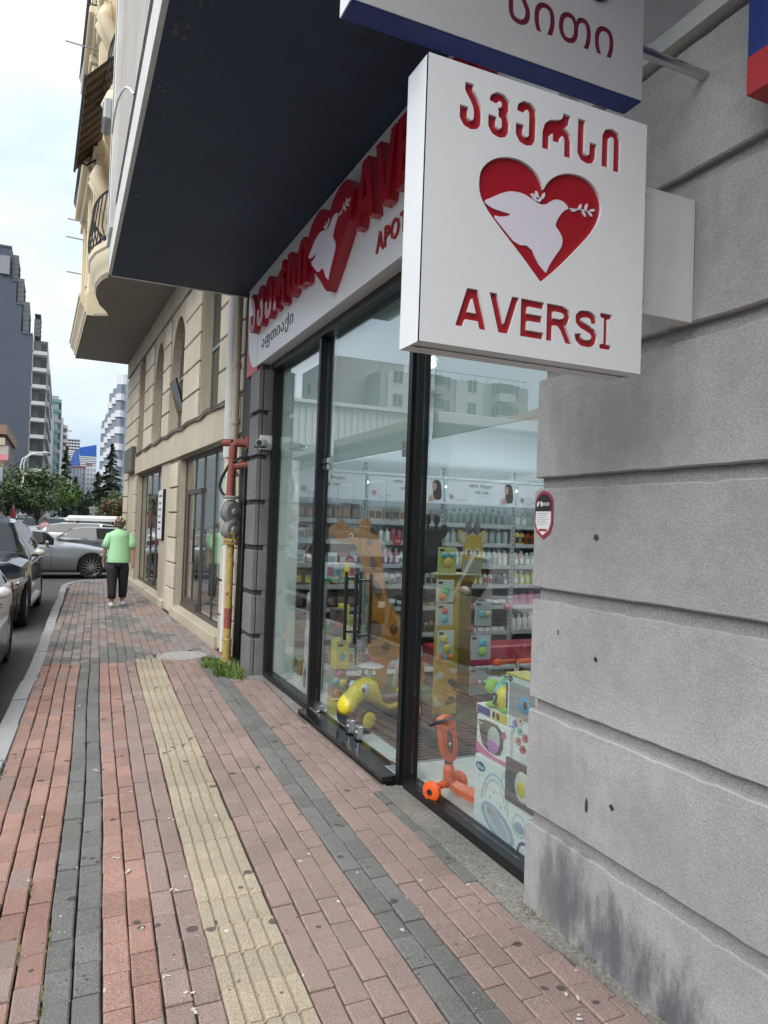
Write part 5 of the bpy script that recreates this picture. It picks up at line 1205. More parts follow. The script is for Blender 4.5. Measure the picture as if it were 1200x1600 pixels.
def ring(cx, cz, rx, rz_, t_, a0=0, a1=2*math.pi, rot=0, n=24):
    o_ = ell(cx, cz, rx, rz_, n, a0, a1, rot); i_ = ell(cx, cz, rx-t_, rz_-t_, n, a0, a1, rot)
    return [o_, i_] if abs(a1-a0-2*math.pi) < 1e-6 else [o_+i_[::-1]]
fill2d(ring(-3.13, .11, .155, .07, .022, rot=-.28), .0012, Mb, 'bouncer_rim', PB2, b1, w0=.0006)
fill2d([ell(-3.13, .115, .13, .048, 20, rot=-.28)], .001, Mb, 'bouncer_seat', mat('print_ice', (.5,.56,.6)), b1, w0=.0006)
fill2d([ell(-3.20, .15, .022, .02, 12)], .001, Mb, 'baby_head', mat('print_skin2', (.5,.36,.3)), b1, w0=.0018); fill2d([smooth_poly([(-3.19,.165),(-3.10,.14),(-3.03,.09),(-3.05,.065),(-3.12,.09),(-3.2,.12)], 2)], .001, Mb, 'baby_suit', mat('print_suit', (.44,.45,.52)), b1, w0=.0017)
fill2d(ring(-3.16, .16, .13, .19, .011, a0=.1, a1=3.0), .001, Mb, 'bouncer_arch', PB, b1, w0=.0006); fill2d(ring(-3.16, .17, .10, .15, .006, a0=.2, a1=2.9), .001, Mb, 'inner_arch', PB, b1, w0=.0006)
for k, (y_, z_) in enumerate(((-3.17,.25),(-3.24,.27),(-3.05,.31),(-3.10,.20),(-2.98,.09),(-3.31,.29),(-3.0,.29),(-3.2,.22))):
    fill2d([[(y_+.010*math.cos(a+k)*(1 if i % 2 else .45), z_+.010*math.sin(a+k)*(1 if i % 2 else .45)) for i, a in enumerate([2*math.pi*j/10 for j in range(10)])]], .001, Mb, 'star_print', PB2 if k % 2 else PB, b1, w0=.0006)
fill2d(ring(-3.06, .345, .042, .042, .004), .001, Mb, 'badge_ring', PB, b1, w0=.0006); word('30', -3.085, .35, .03, .05, Mb, PB, b1, depth=.001, w0=.0006, res=1)
fill2d(ring(-2.94, .17, .055, .055, .006), .001, Mb, 'round_picture', PB, b1, w0=.0006); fill2d([ell(-2.94, .16, .04, .028, 16)], .001, Mb, 'round_picture_seat', PB2, b1, w0=.0007)
fill2d(ring(-2.89, .05, .06, .06, .015), .001, Mb, 'round_picture', mat('print_violet', (.10,.08,.25)), b1, w0=.0006)
word('Hug & Balance', -3.25, .012, .03, .36, Mb, PB, b1, depth=.001, w0=.0006, res=1)
b2 = thing('dark_window_box', 'dark toy carton with round yellow and white toy behind its window, in the window corner', 'toy box', (2.2, 2.95, .4))
q = MB(); q.bevbox(2.070, 2.083, 2.62, 3.05, .265, .475, .002); q.build('carton', GLB, b2)
q = MB(); q.ball((2.069, 2.90, .37), (.006, .065, .075), 18, 8); q.build('white_shell', C(.6,.6,.55), b2, smooth=True); q = MB(); q.ball((2.066, 2.905, .36), (.008, .035, .04), 14, 8); q.build('yellow_toy', C(.65,.5,.05), b2, smooth=True)
b3 = thing('projector_box', 'white and pink toy carton with a purple ball behind its window', 'toy box', (2.2, 3.22, .40))
q = MB(); q.bevbox(2.105, 2.32, 3.07, 3.385, .402, .602, .003); q.build('carton', WP, b3)
Mc = wallm(2.1045)
fill2d([smooth_poly([(-3.37,.59),(-3.12,.59),(-3.13,.45),(-3.2,.43),(-3.3,.44),(-3.34,.48)], 1)], .001, Mc, 'box_window', GLB, b3, w0=.0004)
fill2d([[(-3.382,.404),(-3.073,.404),(-3.073,.425),(-3.2,.42),(-3.3,.435),(-3.382,.46)]], .001, Mc, 'pink_swoosh', PKP, b3, w0=.0004); oval_logo(Mc, -3.345, .565, .03, b3, BT)
q = MB(); q.ball((2.101, 3.21, .51), (.007, .06, .065), 18, 10); q.build('globe', C(.5,.5,.52), b3, smooth=True); q = MB(); q.ball((2.098, 3.21, .475), (.008, .055, .035), 18, 10); q.build('purple_base', C(.45,.22,.5), b3, smooth=True)
for k in range(5): fill2d([ell(-3.12+.012*math.cos(k*1.25), .555+.012*math.sin(k*1.25), .009, .009, 10)], .001, Mc, 'flower_petal', PKP, b3, w0=.0015)
b4 = thing('turtle_toy_box', 'low white and yellow carton under a turtle toy', 'toy box', (2.25, 3.25, .6))
q = MB(); q.bevbox(2.115, 2.33, 3.10, 3.41, .604, .655, .003); q.build('carton', WP, b4)
fill2d([[(-3.40,.609),(-3.27,.609),(-3.27,.65),(-3.40,.65)]], .001, wallm(2.1145), 'blue_print', BL2, b4, w0=.0004); fill2d([[(-3.25,.608),(-3.11,.608),(-3.11,.652),(-3.25,.652)]], .001, wallm(2.1145), 'yellow_print', C(.62,.5,.05), b4, w0=.0004)
for y_ in (-3.235, -3.195): fill2d([ell(y_, .63, .014, .018, 14)], .001, wallm(2.1145), 'button_print', BT, b4, w0=.0016)
tt = thing('turtle_toy', 'toy turtle with green head and yellow and blue shell marked 2', 'toy', (2.2, 3.25, .66))
q = MB(); q.ball((2.19, 3.23, .725), (.075, .075, .085), 18, 10); q.build('shell_blue', C(.15,.5,.62), tt, smooth=True)
q = MB(); q.ball((2.170, 3.20, .72), (.070, .058, .075), 18, 10); q.build('shell_yellow', C(.68,.58,.06), tt, smooth=True)
q = MB(); q.ball((2.17, 3.345, .755), (.042, .042, .042), 14, 9); q.build('head', C(.22,.5,.08), tt, smooth=True)
q = MB(); q.ball((2.132, 3.36, .765), (.008, .008, .010), 8, 6); q.build('eye', blk, tt, smooth=True)
for y_ in (3.29, 3.16): q = MB(); q.ball((2.15, y_, .672), (.05, .035, .018), 12, 6); q.build('foot', C(.18,.45,.07), tt, smooth=True)
q = MB(); q.lathe([(.045, .79), (.045, .815), (.025, .825), (.03, .84), (0, .842)], 14, (2.19, 3.21, 0)); q.build('top_knob', C(.1,.42,.2), tt, smooth='auto')
word('2', -3.225, .69, .065, .042, wallm(2.0985), BT, tt, bold=.03, depth=.0012)
b5 = thing('tall_toy_box', 'tall white carton leaning by the pier with pictures of coloured fish toys', 'toy box', (2.3, 3.0, .5))
Md = wallm(2.1295)
q = MB(); q.bevbox(2.13, 2.26, 2.68, 3.155, .402, .86, .003); q.build('carton', WP, b5); q = MB(); q.box(2.128, 2.262, 2.67, 3.157, .862, .87); q.build('yellow_edge', C(.6,.5,.1), b5)
fill2d([[(-3.12,.66),(-2.9,.66),(-2.9,.83),(-3.12,.83)]], .001, Md, 'box_window', C(.3,.32,.35), b5, w0=.0004); oval_logo(Md, -3.12, .845, .025, b5, BT)
fill2d([[(-3.15,.66),(-3.135,.66),(-3.135,.82),(-3.15,.82)]], .001, Md, 'blue_strip', BL2, b5, w0=.0004)
q = MB(); q.ball((2.127, 2.985, .74), (.008, .055, .042), 16, 9); q.build('blue_fish', C(.08,.36,.55), b5, smooth=True); q = MB(); q.ball((2.121, 2.97, .74), (.006, .018, .02), 12, 7); q.build('fish_eye', blk, b5, smooth=True)
for k, (y_, z_, cc) in enumerate(((-3.09,.59,C(.04,.2,.5)),(-3.06,.63,C(.2,.25,.55)),(-3.02,.60,C(.3,.5,.45)),(-3.03,.55,C(.55,.25,.25)),(-2.99,.52,C(.55,.12,.15)),(-3.02,.65,C(.6,.55,.35)),(-2.97,.58,C(.5,.1,.2)))):
    f_ = fill2d([ell(y_, z_, .028, .021, 14, rot=.4)], .001, Md, 'fish_print', cc, b5, w0=.0004+.0002*k); fill2d([ell(y_+.006, z_+.003, .006, .007, 8)], .0006, Md, 'fish_print_eye', BT, b5, w0=.0030)
# yellow and white cartons at the left of the door
cl = [((2.10,2.24,5.62,5.74,.027,.16), C(.60,.50,.10), 'yellow carton with red round print on the floor beside the glass door hinge'),
      ((2.12,2.24,5.64,5.76,.40,.62), C(.58,.50,.12), 'upright yellow carton stacked in the doorway corner'),
      ((2.12,2.25,5.63,5.75,.621,.665), C(.62,.52,.1), 'thin yellow carton on the upright one'),
      ((2.18,2.24,5.66,5.78,.666,.93), C(.62,.54,.08), 'tall yellow carton at the top of the stack by the door'),
      ((2.10,2.175,5.64,5.76,.666,.90), C(.14,.10,.10), 'dark carton with red toy picture at the top of the stack by the door')]
for k, (b_, cc, lab) in enumerate(cl):
    t = thing('toy_carton', lab, 'toy box', (b_[0], b_[2], b_[4])); q = MB(); q.bevbox(*b_, .003); q.build('carton', cc, t)
    Mx = facing(b_[2]-.0005); w_, h_ = b_[1]-b_[0], b_[5]-b_[4]
    fill2d([ell(b_[0]+w_*.5, b_[4]+h_*.45, w_*.26, min(h_*.3, w_*.3), 16)], .001, Mx, 'picture_print', [C(.5,.06,.06), C(.1,.3,.35), C(.2,.2,.2), C(.1,.35,.5), C(.5,.05,.07)][k], t); fill2d([[(b_[0]+w_*.15,b_[5]-h_*.16),(b_[0]+w_*.55,b_[5]-h_*.16),(b_[0]+w_*.55,b_[5]-h_*.06),(b_[0]+w_*.15,b_[5]-h_*.06)]], .001, Mx, 'logo_print', BT, t)
tb2 = thing('toy_blister', 'clear fronted carton with colourful round rattles between the yellow cartons', 'toy box', (2.17, 5.7, .16))
q = MB(); q.bevbox(2.11, 2.23, 5.66, 5.76, .161, .398, .002); q.build('carton', C(.3,.3,.28), tb2)
for k, (x, z, r_, cc) in enumerate(((2.15,.20,.035,C(.55,.2,.05)),(2.20,.28,.035,C(.6,.55,.1)),(2.14,.30,.028,C(.1,.4,.5)),(2.17,.36,.025,C(.5,.1,.3)))): q = MB(); q.ball((x, 5.655, z), (r_, .02, r_), 14, 8); q.build('rattle_ball', cc, tb2, smooth=True)
for k, (b_, lab) in enumerate((((2.12,2.26,6.35,6.5,.027,.30), 'white and black carton on the floor inside the far window, lower one'), ((2.13,2.27,6.36,6.5,.301,.62), 'white carton with pink print on the floor stack inside the far window'), ((2.14,2.25,6.38,6.5,.621,.95), 'white and pink carton on top of the stack inside the far window'))):
    t = thing('toy_carton', lab, 'toy box', (b_[0], b_[2], b_[4])); q = MB(); q.bevbox(*b_, .003); q.build('carton', C(.55,.56,.58), t); fill2d([ell((b_[0]+b_[1])/2, (b_[4]+b_[5])/2, .045, .07, 16)], .001, facing(b_[2]-.0005), 'picture_print', [C(.05,.05,.06), C(.5,.2,.35), C(.12,.05,.1)][k], t); fill2d([ell(-(b_[2]+b_[3])/2, (b_[4]+b_[5])/2, .045, .09, 16)], .001, wallm(b_[0]-.0005), 'side_print', [C(.1,.1,.12), C(.5,.3,.4), C(.3,.1,.2)][k], t)
pt = thing('terracotta_box', 'small brick red box on the white plinth inside the far window', 'box', (2.3, 6.9, .1)); q = MB(); q.bevbox(2.22, 2.42, 6.85, 7.0, .10, .24, .004); q.build('body', C(.32,.09,.05), pt); q = MB(); q.box(2.21, 2.43, 6.84, 7.01, .24, .26); q.build('lid', C(.3,.36,.32), pt)
q = MB(); q.box(2.2, 2.7, 6.8, 7.28, .027, .099); tag(q.build('plinth', C(.6,.62,.6)), 'low white plinth under the brick red box', 'plinth')
# giraffe stand: square yellow column with patches, shelf arms, hanging toys, head board
GS = thing('giraffe_stand', 'yellow giraffe patterned toy stand with a giraffe head board on top', 'display stand', (3.05, 5.36, .03))
gy = mat('stand_yellow', (.52,.34,.03), .4)
q = MB(); q.box(2.90, 3.115, 5.35, 5.375, .03, 1.22); q.build('column', gy, GS)
q = MB(); q.box(3.13, 3.30, 5.46, 5.485, .03, 1.22); q.build('rear_column', mat('stand_ochre', (.25,.18,.05), .4), GS)
FC = facing(5.3495)
for k, (x, z, r_, a0, cc) in enumerate(((2.95,.34,.05,.4,0),(3.06,.27,.055,-.8,1),(2.94,.16,.05,2.4,0),(3.06,.12,.055,.2,1),(2.96,.06,.05,1.4,2),(3.08,.42,.04,3,0),(3.03,.20,.05,1.8,2),(2.93,.47,.04,-1,2),(3.05,.95,.05,1,1),(2.95,1.1,.05,2,0))):
    P = ell(x, z, r_, r_*1.15, 14, a0, a0+math.pi); P = [(min(max(p[0], 2.902), 3.113), p[1]) for p in P]
    fill2d([P], .001, FC, 'patch', [C(.60,.58,.45), C(.10,.06,.03), C(.50,.22,.04)][cc], GS)
for sx in (2.80, 3.26):
    q = MB(); q.prism(ell(sx, .03, .11, .15, 14, 0, math.pi), .02, w0=-.12, M=facing(5.35)); q.build('base_disc', mat('base_brown', (.07,.045,.03), .5), GS)
def ghead(cx, cz, s, Y_, back):
    Mh = facing(Y_); par = GS; nm = 'rear' if back else 'front'
    cy_, cb = (blk, blk) if back else (gy, C(.5,.47,.38))
    face = smooth_poly([(-.085,.12),(-.10,-.02),(-.11,-.15),(-.06,-.24),(.03,-.25),(.10,-.17),(.11,-.02),(.09,.12),(.04,.17),(-.04,.17)], 2)
    fill2d([[(cx+p[0]*s, cz+p[1]*s) for p in face]], .02, Mh, 'giraffe_head', cy_, par)
    for sg in (-1, 1):
        fill2d([[(cx+p[0]*s, cz+p[1]*s) for p in ell(sg*.115, .14, .042, .07, 16, rot=-sg*.35)]], .018, Mh, 'giraffe_ear', cy_, par, w0=-.001)
        fill2d([[(cx+p[0]*s, cz+p[1]*s) for p in ell(sg*.045, .245, .028, .045, 14)]], .016, Mh, 'giraffe_horn', C(.16,.13,.18) if not back else blk, par, w0=-.003)
        fill2d([[(cx+p[0]*s, cz+p[1]*s) for p in [(sg*.035,.10),(sg*.055,.10),(sg*.055,.22),(sg*.035,.22)]]], .014, Mh, 'horn_stem', C(.16,.13,.18) if not back else blk, par, w0=-.004)
        if not back:
            fill2d([[(cx+p[0]*s, cz+p[1]*s) for p in ell(sg*.115, .14, .028, .053, 14, rot=-sg*.35)]], .001, Mh, 'ear_inner', cb, par, w0=.0205)
            fill2d([[(cx+p[0]*s, cz+p[1]*s) for p in ell(sg*.048, .0, .03, .042, 16)]], .001, Mh, 'eye_white', C(.62,.62,.6), par, w0=.0205); fill2d([[(cx+p[0]*s, cz+p[1]*s) for p in ell(sg*.046, -.002, .018, .03, 14)]], .001, Mh, 'pupil', blk, par, w0=.0217)
    if not back: fill2d([[(cx+p[0]*s, cz+p[1]*s) for p in smooth_poly([(-.105,-.06),(.105,-.06),(.11,-.15),(.03,-.24),(-.06,-.23),(-.11,-.15)], 2)]], .001, Mh, 'muzzle', C(.34,.32,.26), par, w0=.0205)
ghead(3.215, 1.40, .92, 5.34, False); ghead(2.885, 1.44, .92, 5.46, True)
q = MB(); q.bevbox(3.16, 3.27, 5.36, 5.40, 1.15, 1.3, .003); q.build('head_post', gy, GS)
q = MB(); q.bevbox(2.88, 3.26, 5.30, 5.50, 1.207, 1.221, .003); q.build('top_tray', C(.5,.47,.3), GS)
packs = [((2.795, 1.0, .155, .18), C(.6,.6,.58), [(.5,.5,.05,C(.1,.4,.15)),(.3,.25,.04,C(.6,.25,.05))], 'white card with green turtle toy, highest on the left of the giraffe column'),
         ((2.802, .815, .145, .17), C(.5,.55,.52), [(.45,.68,.035,C(.5,.1,.08)),(.45,.3,.045,C(.1,.35,.45))], 'card with red and blue toy, second down the giraffe column'),
         ((2.815, .55, .15, .22), C(.52,.54,.55), [(.35,.7,.04,C(.6,.5,.1)),(.55,.35,.045,C(.6,.45,.08)),(.2,.05,.03,C(.62,.18,.04)),(.75,.04,.03,C(.62,.18,.04)),(.45,.02,.025,C(.1,.4,.5))], 'card with yellow rattle and orange balls, lowest left on the giraffe column'),
         ((3.13, .52, .19, .20), C(.45,.46,.48), [(.55,.72,.045,C(.12,.4,.5)),(.55,.35,.05,C(.3,.5,.1))], 'card with blue and green bear toy on the right of the giraffe column'),
         ((3.13, .23, .17, .22), C(.3,.32,.33), [(.2,.5,.02,C(.5,.1,.1)),(.5,.5,.02,C(.5,.5,.5)),(.8,.5,.02,C(.3,.4,.5))], 'row of thin books low on the right of the giraffe column'),
         ((2.775, 1.235, .165, .21), C(.42,.46,.14), [(.5,.45,.05,C(.6,.45,.08)),(.3,.7,.03,C(.1,.35,.5)),(.7,.7,.03,C(.1,.35,.5))], 'square card with yellow toy standing on the stand before the black giraffe back'),
         ((3.16, .80, .16, .20), C(.3,.34,.36), [(.4,.5,.04,C(.1,.3,.35)),(.7,.5,.03,C(.5,.4,.1))], 'blue grey packs hanging right of the column')]
for (x, z, w_, h_), cc, toys, lab in packs:
    Yp = 5.16 if z < 1.2 else 5.12
    t = thing('toy_card', lab, 'toy card', (x, Yp, z)); q = MB(); q.bevbox(x, x+w_, Yp, Yp+.012, z, z+h_, .002); q.build('card', cc, t)
    if z < 1.2: q = MB(); q.tube([(x+w_/2, Yp+.02, z+h_-.01), (x+w_/2, 5.35 if x < 3.1 else 5.46, z+h_+.0)], .004, 6); q.build('hook', STEEL, t)
    for (u, v, r_, c2) in toys: q = MB(); q.ball((x+u*w_, Yp-.012, z+v*h_), (r_*.8, .02, r_*.8), 12, 8); q.build('toy_figure', c2, t, smooth=True)
    fill2d([[(x+.01, z+h_-.03),(x+.05, z+h_-.03),(x+.05, z+h_-.012),(x+.01, z+h_-.012)]], .001, facing(Yp-.0003), 'logo_print', BT, t)
# red low bench behind
q = MB(); q.bevbox(3.6, 5.6, 6.6, 6.95, .15, .36, .02); tag(q.build('red_bench', C(.30,.02,.04)), 'dark red low bench before the shelves near the scooter handlebar', 'bench')
# ------------------------------------------------------------------ cars
def lerpc(P, x):
    if x <= P[0][0]: return P[0][1]
    for i in range(len(P)-1):
        if x <= P[i+1][0]:
            t = (x-P[i][0])/(P[i+1][0]-P[i][0]); t = t*t*(3-2*t) if len(P[i]) > 2 else t; return P[i][1]+(P[i+1][1]-P[i][1])*t
    return P[-1][1]
CARG = glass('car_glass', (.25, .29, .29), dark=.75, ior=1.6)
TYRE = mat('tyre_rubber', (.012, .012, .012), .8)
ALLOY = mat('alloy_rim', (.45, .46, .47), .25, metal=1)
LAMPG = mat('headlamp_lens', (.5, .52, .54), .08, metal=.6)
TAIL = mat('tail_lamp', (.30, .01, .015), .15)
def car(name, label, loc, rz, L_=4.5, Wd=1.82, H=1.45, paint=None, kind='coupe', hood=None, group=None, spokes=14, wr=.33, trim=None, cladding=None):
    """front at +x. The body is lofted station by station; wheel arches are cut by the lower edge rising over the wheels"""
    t = thing(name, label, 'car', loc, rz, group); M_ = local(t)
    h = L_/2; fx, rx_ = h-.83, -h+.86
    if kind == 'coupe':
        top = [(-h, .72), (-h+.1, .90), (-h+.45, .98), (-h+1.15, H-.09), (-h+1.7, H-.005), (-.15, H), (.35, H-.04), (h-1.65, .985), (h-1.0, .93), (h-.4, .83), (h-.12, .70), (h, .55)]
        gh = (-h+.5, h-1.55); roof = (-h+1.35, .32)
    elif kind == 'suv':
        top = [(-h, .80), (-h+.08, 1.05), (-h+.2, 1.12), (-h+.55, H-.08), (-h+1.0, H), (-.1, H+.005), (.5, H-.05), (h-1.25, 1.12), (h-.9, 1.08), (h-.3, .98), (h-.1, .82), (h, .62)]
        gh = (-h+.18, h-1.2); roof = (-h+.6, .45)
    else:
        top = [(-h, .75), (-h+.06, .98), (-h+.2, 1.04), (-h+.6, H-.06), (-h+1.0, H), (0, H), (.5, H-.05), (h-1.2, 1.0), (h-.8, .93), (h-.3, .82), (h-.08, .68), (h, .52)]
        gh = (-h+.2, h-1.15); roof = (-h+.62, .42)
    belt = [(-h, top[1][1]-.1), (-h+.3, top[2][1]-.03), (0, .93 if kind != 'suv' else 1.05), (h-1.3, .90 if kind != 'suv' else 1.03), (h-.5, .80 if kind != 'suv' else .93), (h, .50)]
    wid = [(-h, .62), (-h+.06, .80), (-h+.3, .93), (-h+.9, 1.0), (h-1.1, 1.0), (h-.45, .94), (h-.12, .78), (h, .52)]
    sill = .19 if kind != 'suv' else .26
    st = sorted(set([round(-h+L_*k/34, 3) for k in range(35)]+[round(c_+d_*wr*1.18, 3) for c_ in (fx, rx_) for d_ in (-1.06, -1, -.85, -.6, -.3, 0, .3, .6, .85, 1, 1.06)]+[round(roof[0], 3), round(roof[1], 3), round(gh[0], 3), round(gh[1], 3), .02, -.06, -1.0 if kind != 'coupe' else -.98]))
    rows = []
    for x in st:
        zt = lerpc(top, x); w = Wd/2*lerpc(wid, x); zb = min(lerpc(belt, x), zt-.02)
        inG = gh[0] < x < gh[1]
        s_ = sill
        for c_ in (fx, rx_):
            d_ = abs(x-c_); R_ = wr*1.16
            if d_ < R_: s_ = max(s_, wr+math.sqrt(R_*R_-d_*d_)*.98)
        s_ = min(s_, zb-.12); lo = s_ + (0 if s_ > sill+.01 else 0)
        mid = max(lo+.05, min(.62, zb-.1)); wr_ = w
        if inG: rw = w-.10-.42*(zt-zb); r5 = (rw, zt-.035); r6 = (rw-.12, zt-.004); r4 = (w-.055, zb+.0)
        else: r4 = (w-.07, zb); r5 = (w-.22, zb+(zt-zb)*.72); r6 = (w*.5, zb+(zt-zb)*.95)
        half = [(w*.55, min(lo, sill+.02)), (w-.05, lo), (w-.006, lo+.02), (w, mid), (w-.012, (mid+zb)/2+.06 if zb-mid > .2 else (mid+zb)/2), (w-.03, zb-.02), r4, r5, r6, (0, zt)]
        rows.append(half)
    n = len(rows[0]); body, side, ws, rw_, roofm = [], [], [], [], []
    vs = []
    for x, half in zip(st, rows):
        ring_ = [(x, y, z) for y, z in half]+[(x, -y, z) for y, z in reversed(half[:-1])]
        vs += ring_
    m_ = 2*n-1
    for i in range(len(st)-1):
        xa, xb = st[i], st[i+1]; xm = (xa+xb)/2
        for k in range(m_-1):
            kk = k if k < n-1 else m_-2-k
            f = (i*m_+k, (i+1)*m_+k, (i+1)*m_+k+1, i*m_+k+1)
            g_ = gh[0]+.02 < xm < gh[1]-.0
            if kk == 6 and g_ and not (-.07 < xm < .03) and gh[0]+.28 < xm < gh[1]-.25: side.append(f)
            elif kk in (7, 8) and roof[1]+.03 < xm < gh[1]: ws.append(f)
            elif kk in (7, 8) and gh[0]+.03 < xm < roof[0]-.02: rw_.append(f)
            else: body.append(f)
    cap = [tuple(range(m_-1, -1, -1)), tuple((len(st)-1)*m_+k for k in range(m_))]
    def sub(fs, name, mm, sm='auto'):
        q = MB(M_); used = sorted({i for f in fs for i in f}); mp_ = {a: b for b, a in enumerate(used)}
        q.add([vs[i] for i in used], [tuple(mp_[i] for i in f) for f in fs]); return q.build(name, mm, t, smooth=True)
    b_ = sub(body+cap, 'body', paint); sub([f for f in side if (vs[f[0]][1]+vs[f[2]][1]) > 0], 'side_window', CARG); sub([f for f in side if (vs[f[0]][1]+vs[f[2]][1]) < 0], 'side_window', CARG); sub(ws, 'windscreen', CARG); sub(rw_, 'rear_window', CARG)
    q = MB(M_); q.box(-h+.25, h-.3, -Wd/2+.12, Wd/2-.12, .17, .62); q.build('underbody', RUB, t)
    for x in (fx, rx_):
        for sy in (-1, 1):
            q = MB(M_); y0 = sy*(Wd/2-.23); y1 = sy*(Wd/2-.015)
            q.lathe([(wr*.66, y0), (wr*.95, y0), (wr, y0+sy*.03), (wr, y1-sy*.03), (wr*.95, y1), (wr*.72, y1-sy*.005), (wr*.70, y1-sy*.02)], 26, (x, 0, wr), 'Y', caps=False); w_ = q.build('wheel', TYRE, t, smooth='auto')
            q = MB(M_); q.lathe([(wr*.72, y1-sy*.015), (wr*.69, y1-sy*.02), (wr*.67, y1-sy*.05), (wr*.66, y0+sy*.02)], 26, (x, 0, wr), 'Y', caps=False); q.lathe([(wr*.14, y1-sy*.012), (wr*.16, y1-sy*.05), (0, y1-sy*.05)], 12, (x, 0, wr), 'Y'); q.lathe([(0, y1-sy*.01), (wr*.14, y1-sy*.012)], 12, (x, 0, wr), 'Y')
            for k in range(spokes):
                a = 2*math.pi*k/spokes; d1, d2 = Vector((math.cos(a), 0, math.sin(a))), Vector((-math.sin(a), 0, math.cos(a))); c_ = Vector((x, y1-sy*.03, wr)); hw = .013 if spokes > 8 else .03
                P = [c_+d1*wr*.12-d2*hw, c_+d1*wr*.12+d2*hw, c_+d1*wr*.69+d2*hw*.7, c_+d1*wr*.69-d2*hw*.7]; o_ = Vector((0, sy*.015, 0))
                q.add([p for p in P]+[p+o_ for p in P], [(0,1,2,3), (4,5,6,7), (0,1,5,4), (1,2,6,5), (2,3,7,6), (3,0,4,7)])
            q.build('rim', ALLOY, w_)
            q = MB(M_); q.lathe([(wr*.6, y0+sy*.04), (0, y0+sy*.045)], 16, (x, 0, wr), 'Y'); q.build('brake_disc', RUB, w_)
    zhl = lerpc(belt, h-.35)-.10
    for sy in (-1, 1):
        q = MB(M_); xs = [(h-.09, .80), (h-.22, .895), (h-.42, .952), (h-.62, .975)]
        q.loft([[(x, sy*(Wd/2*w+.004)-sy*(.0), zhl-.075+.03*i), (x+.01, sy*(Wd/2*w+.012), zhl+.00+.02*i), (x-.005, sy*(Wd/2*w-.03), zhl+.07+.012*i), (x-.03, sy*(Wd/2*w-.06), zhl)] for i, (x, w) in enumerate(xs)]); hl = q.build('headlight', LAMPG, t, smooth='auto')
        q = MB(M_); q.ball((h-.20, sy*(Wd/2*.885+.008), zhl+.01), (.035, .02, .045), 12, 7); q.build('lamp_projector', ALLOY, hl, smooth=True)
        q = MB(M_); q.loft([[(x, sy*(Wd/2*w+.006), z0), (x, sy*(Wd/2*w+.008), z1), (x+.05, sy*(Wd/2*w-.05), z1), (x+.05, sy*(Wd/2*w-.05), z0)] for x, w, z0, z1 in ((-h+.01, .70, .72, .86), (-h+.1, .83, .72, .88), (-h+.3, .935, .76, .88))]); q.build('tail_light', TAIL, t)
        q = MB(M_ @ T(gh[1]-.42, sy*(Wd/2+.07), lerpc(belt, gh[1]-.4)+.07)); q.ball((0, 0, 0), (.05, .085, .055), 12, 8); mr_ = q.build('wing_mirror', trim or paint, t, smooth=True)
        q = MB(M_); q.box(gh[1]-.44, gh[1]-.40, min(sy*(Wd/2-.05), sy*(Wd/2+.05)), max(sy*(Wd/2-.05), sy*(Wd/2+.05)), lerpc(belt, gh[1]-.4), lerpc(belt, gh[1]-.4)+.04); q.build('mirror_arm', RUB, mr_)
        for x in ((.42, -.62) if kind != 'coupe' else (.02, )):
            q = MB(M_); zz = lerpc(belt, x)-.13; y_ = sy*(Wd/2+.004); q.tube([(x-.3, y_-sy*.01, zz), (x-.28, y_+sy*.016, zz), (x-.14, y_+sy*.016, zz), (x-.12, y_-sy*.01, zz)], .013, 6); q.build('door_handle', ALLOY if kind == 'coupe' else paint, t, smooth=True)
        for x in ((gh[1]-.28, -.02, -1.0) if kind != 'coupe' else (gh[1]-.3, -.42)):
            q = MB(M_); y_ = sy*Wd/2; q.add([(x-.004, y_*1.0015, sill+.06), (x+.004, y_*1.0015, sill+.06), (x+.004, y_*1.0015, .66), (x-.004, y_*1.0015, .66)], [(0,1,2,3)]); q.add([(x-.004, y_*1.0015, .66), (x+.004, y_*1.0015, .66), (x+.004, y_-sy*.022, lerpc(belt, x)-.03), (x-.004, y_-sy*.022, lerpc(belt, x)-.03)], [(0,1,2,3)]); q.build('door_seam', RUB, t)
        q = MB(M_); q.bevbox(rx_+wr*1.2, fx-wr*1.2, min(sy*(Wd/2-.03), sy*(Wd/2+.012)), max(sy*(Wd/2-.03), sy*(Wd/2+.012)), sill-.0, sill+.07, .008); q.build('sill_trim', cladding or RUB, t)
    q = MB(M_); q.bevbox(h-.06, h+.025, -.52, .52, .38, .58, .02); gr_ = q.build('grille', RUB, t)
    for k in range(4): q = MB(M_); q.box(h+.026, h+.032, -.48, .48, .405+.045*k, .415+.045*k); q.build('grille_bar', ALLOY, gr_)
    q = MB(M_); q.bevbox(h-.05, h+.03, -.7, .7, .2, .33, .02); q.build('lower_intake', RUB, t)
    q = MB(M_); q.box(h+.031, h+.036, -.26, .26, .30, .41); q.build('number_plate', mat('plate_white', (.7,.7,.68), .4), t)
    q = MB(M_); q.box(-h-.012, -h-.006, -.26, .26, .5, .61); q.build('number_plate', MATS['plate_white'], t)
    return t
def carpaint(name, col, metal=.3, rough=.25): return mat(name, col, rough, metal=metal, coat=1)
P_GREY = carpaint('paint_silver_grey', (.34, .36, .385), .6, .35); P_NAVY = carpaint('paint_night_blue', (.010, .014, .028), .3); P_WH = carpaint('paint_white', (.62, .62, .60), 0, .3); P_BLK = carpaint('paint_black', (.01, .01, .012), .2); P_DG = carpaint('paint_dark_grey', (.07, .075, .08), .5, .3); P_SIL = carpaint('paint_silver', (.35, .36, .37), .7)
RZ_ = -.14
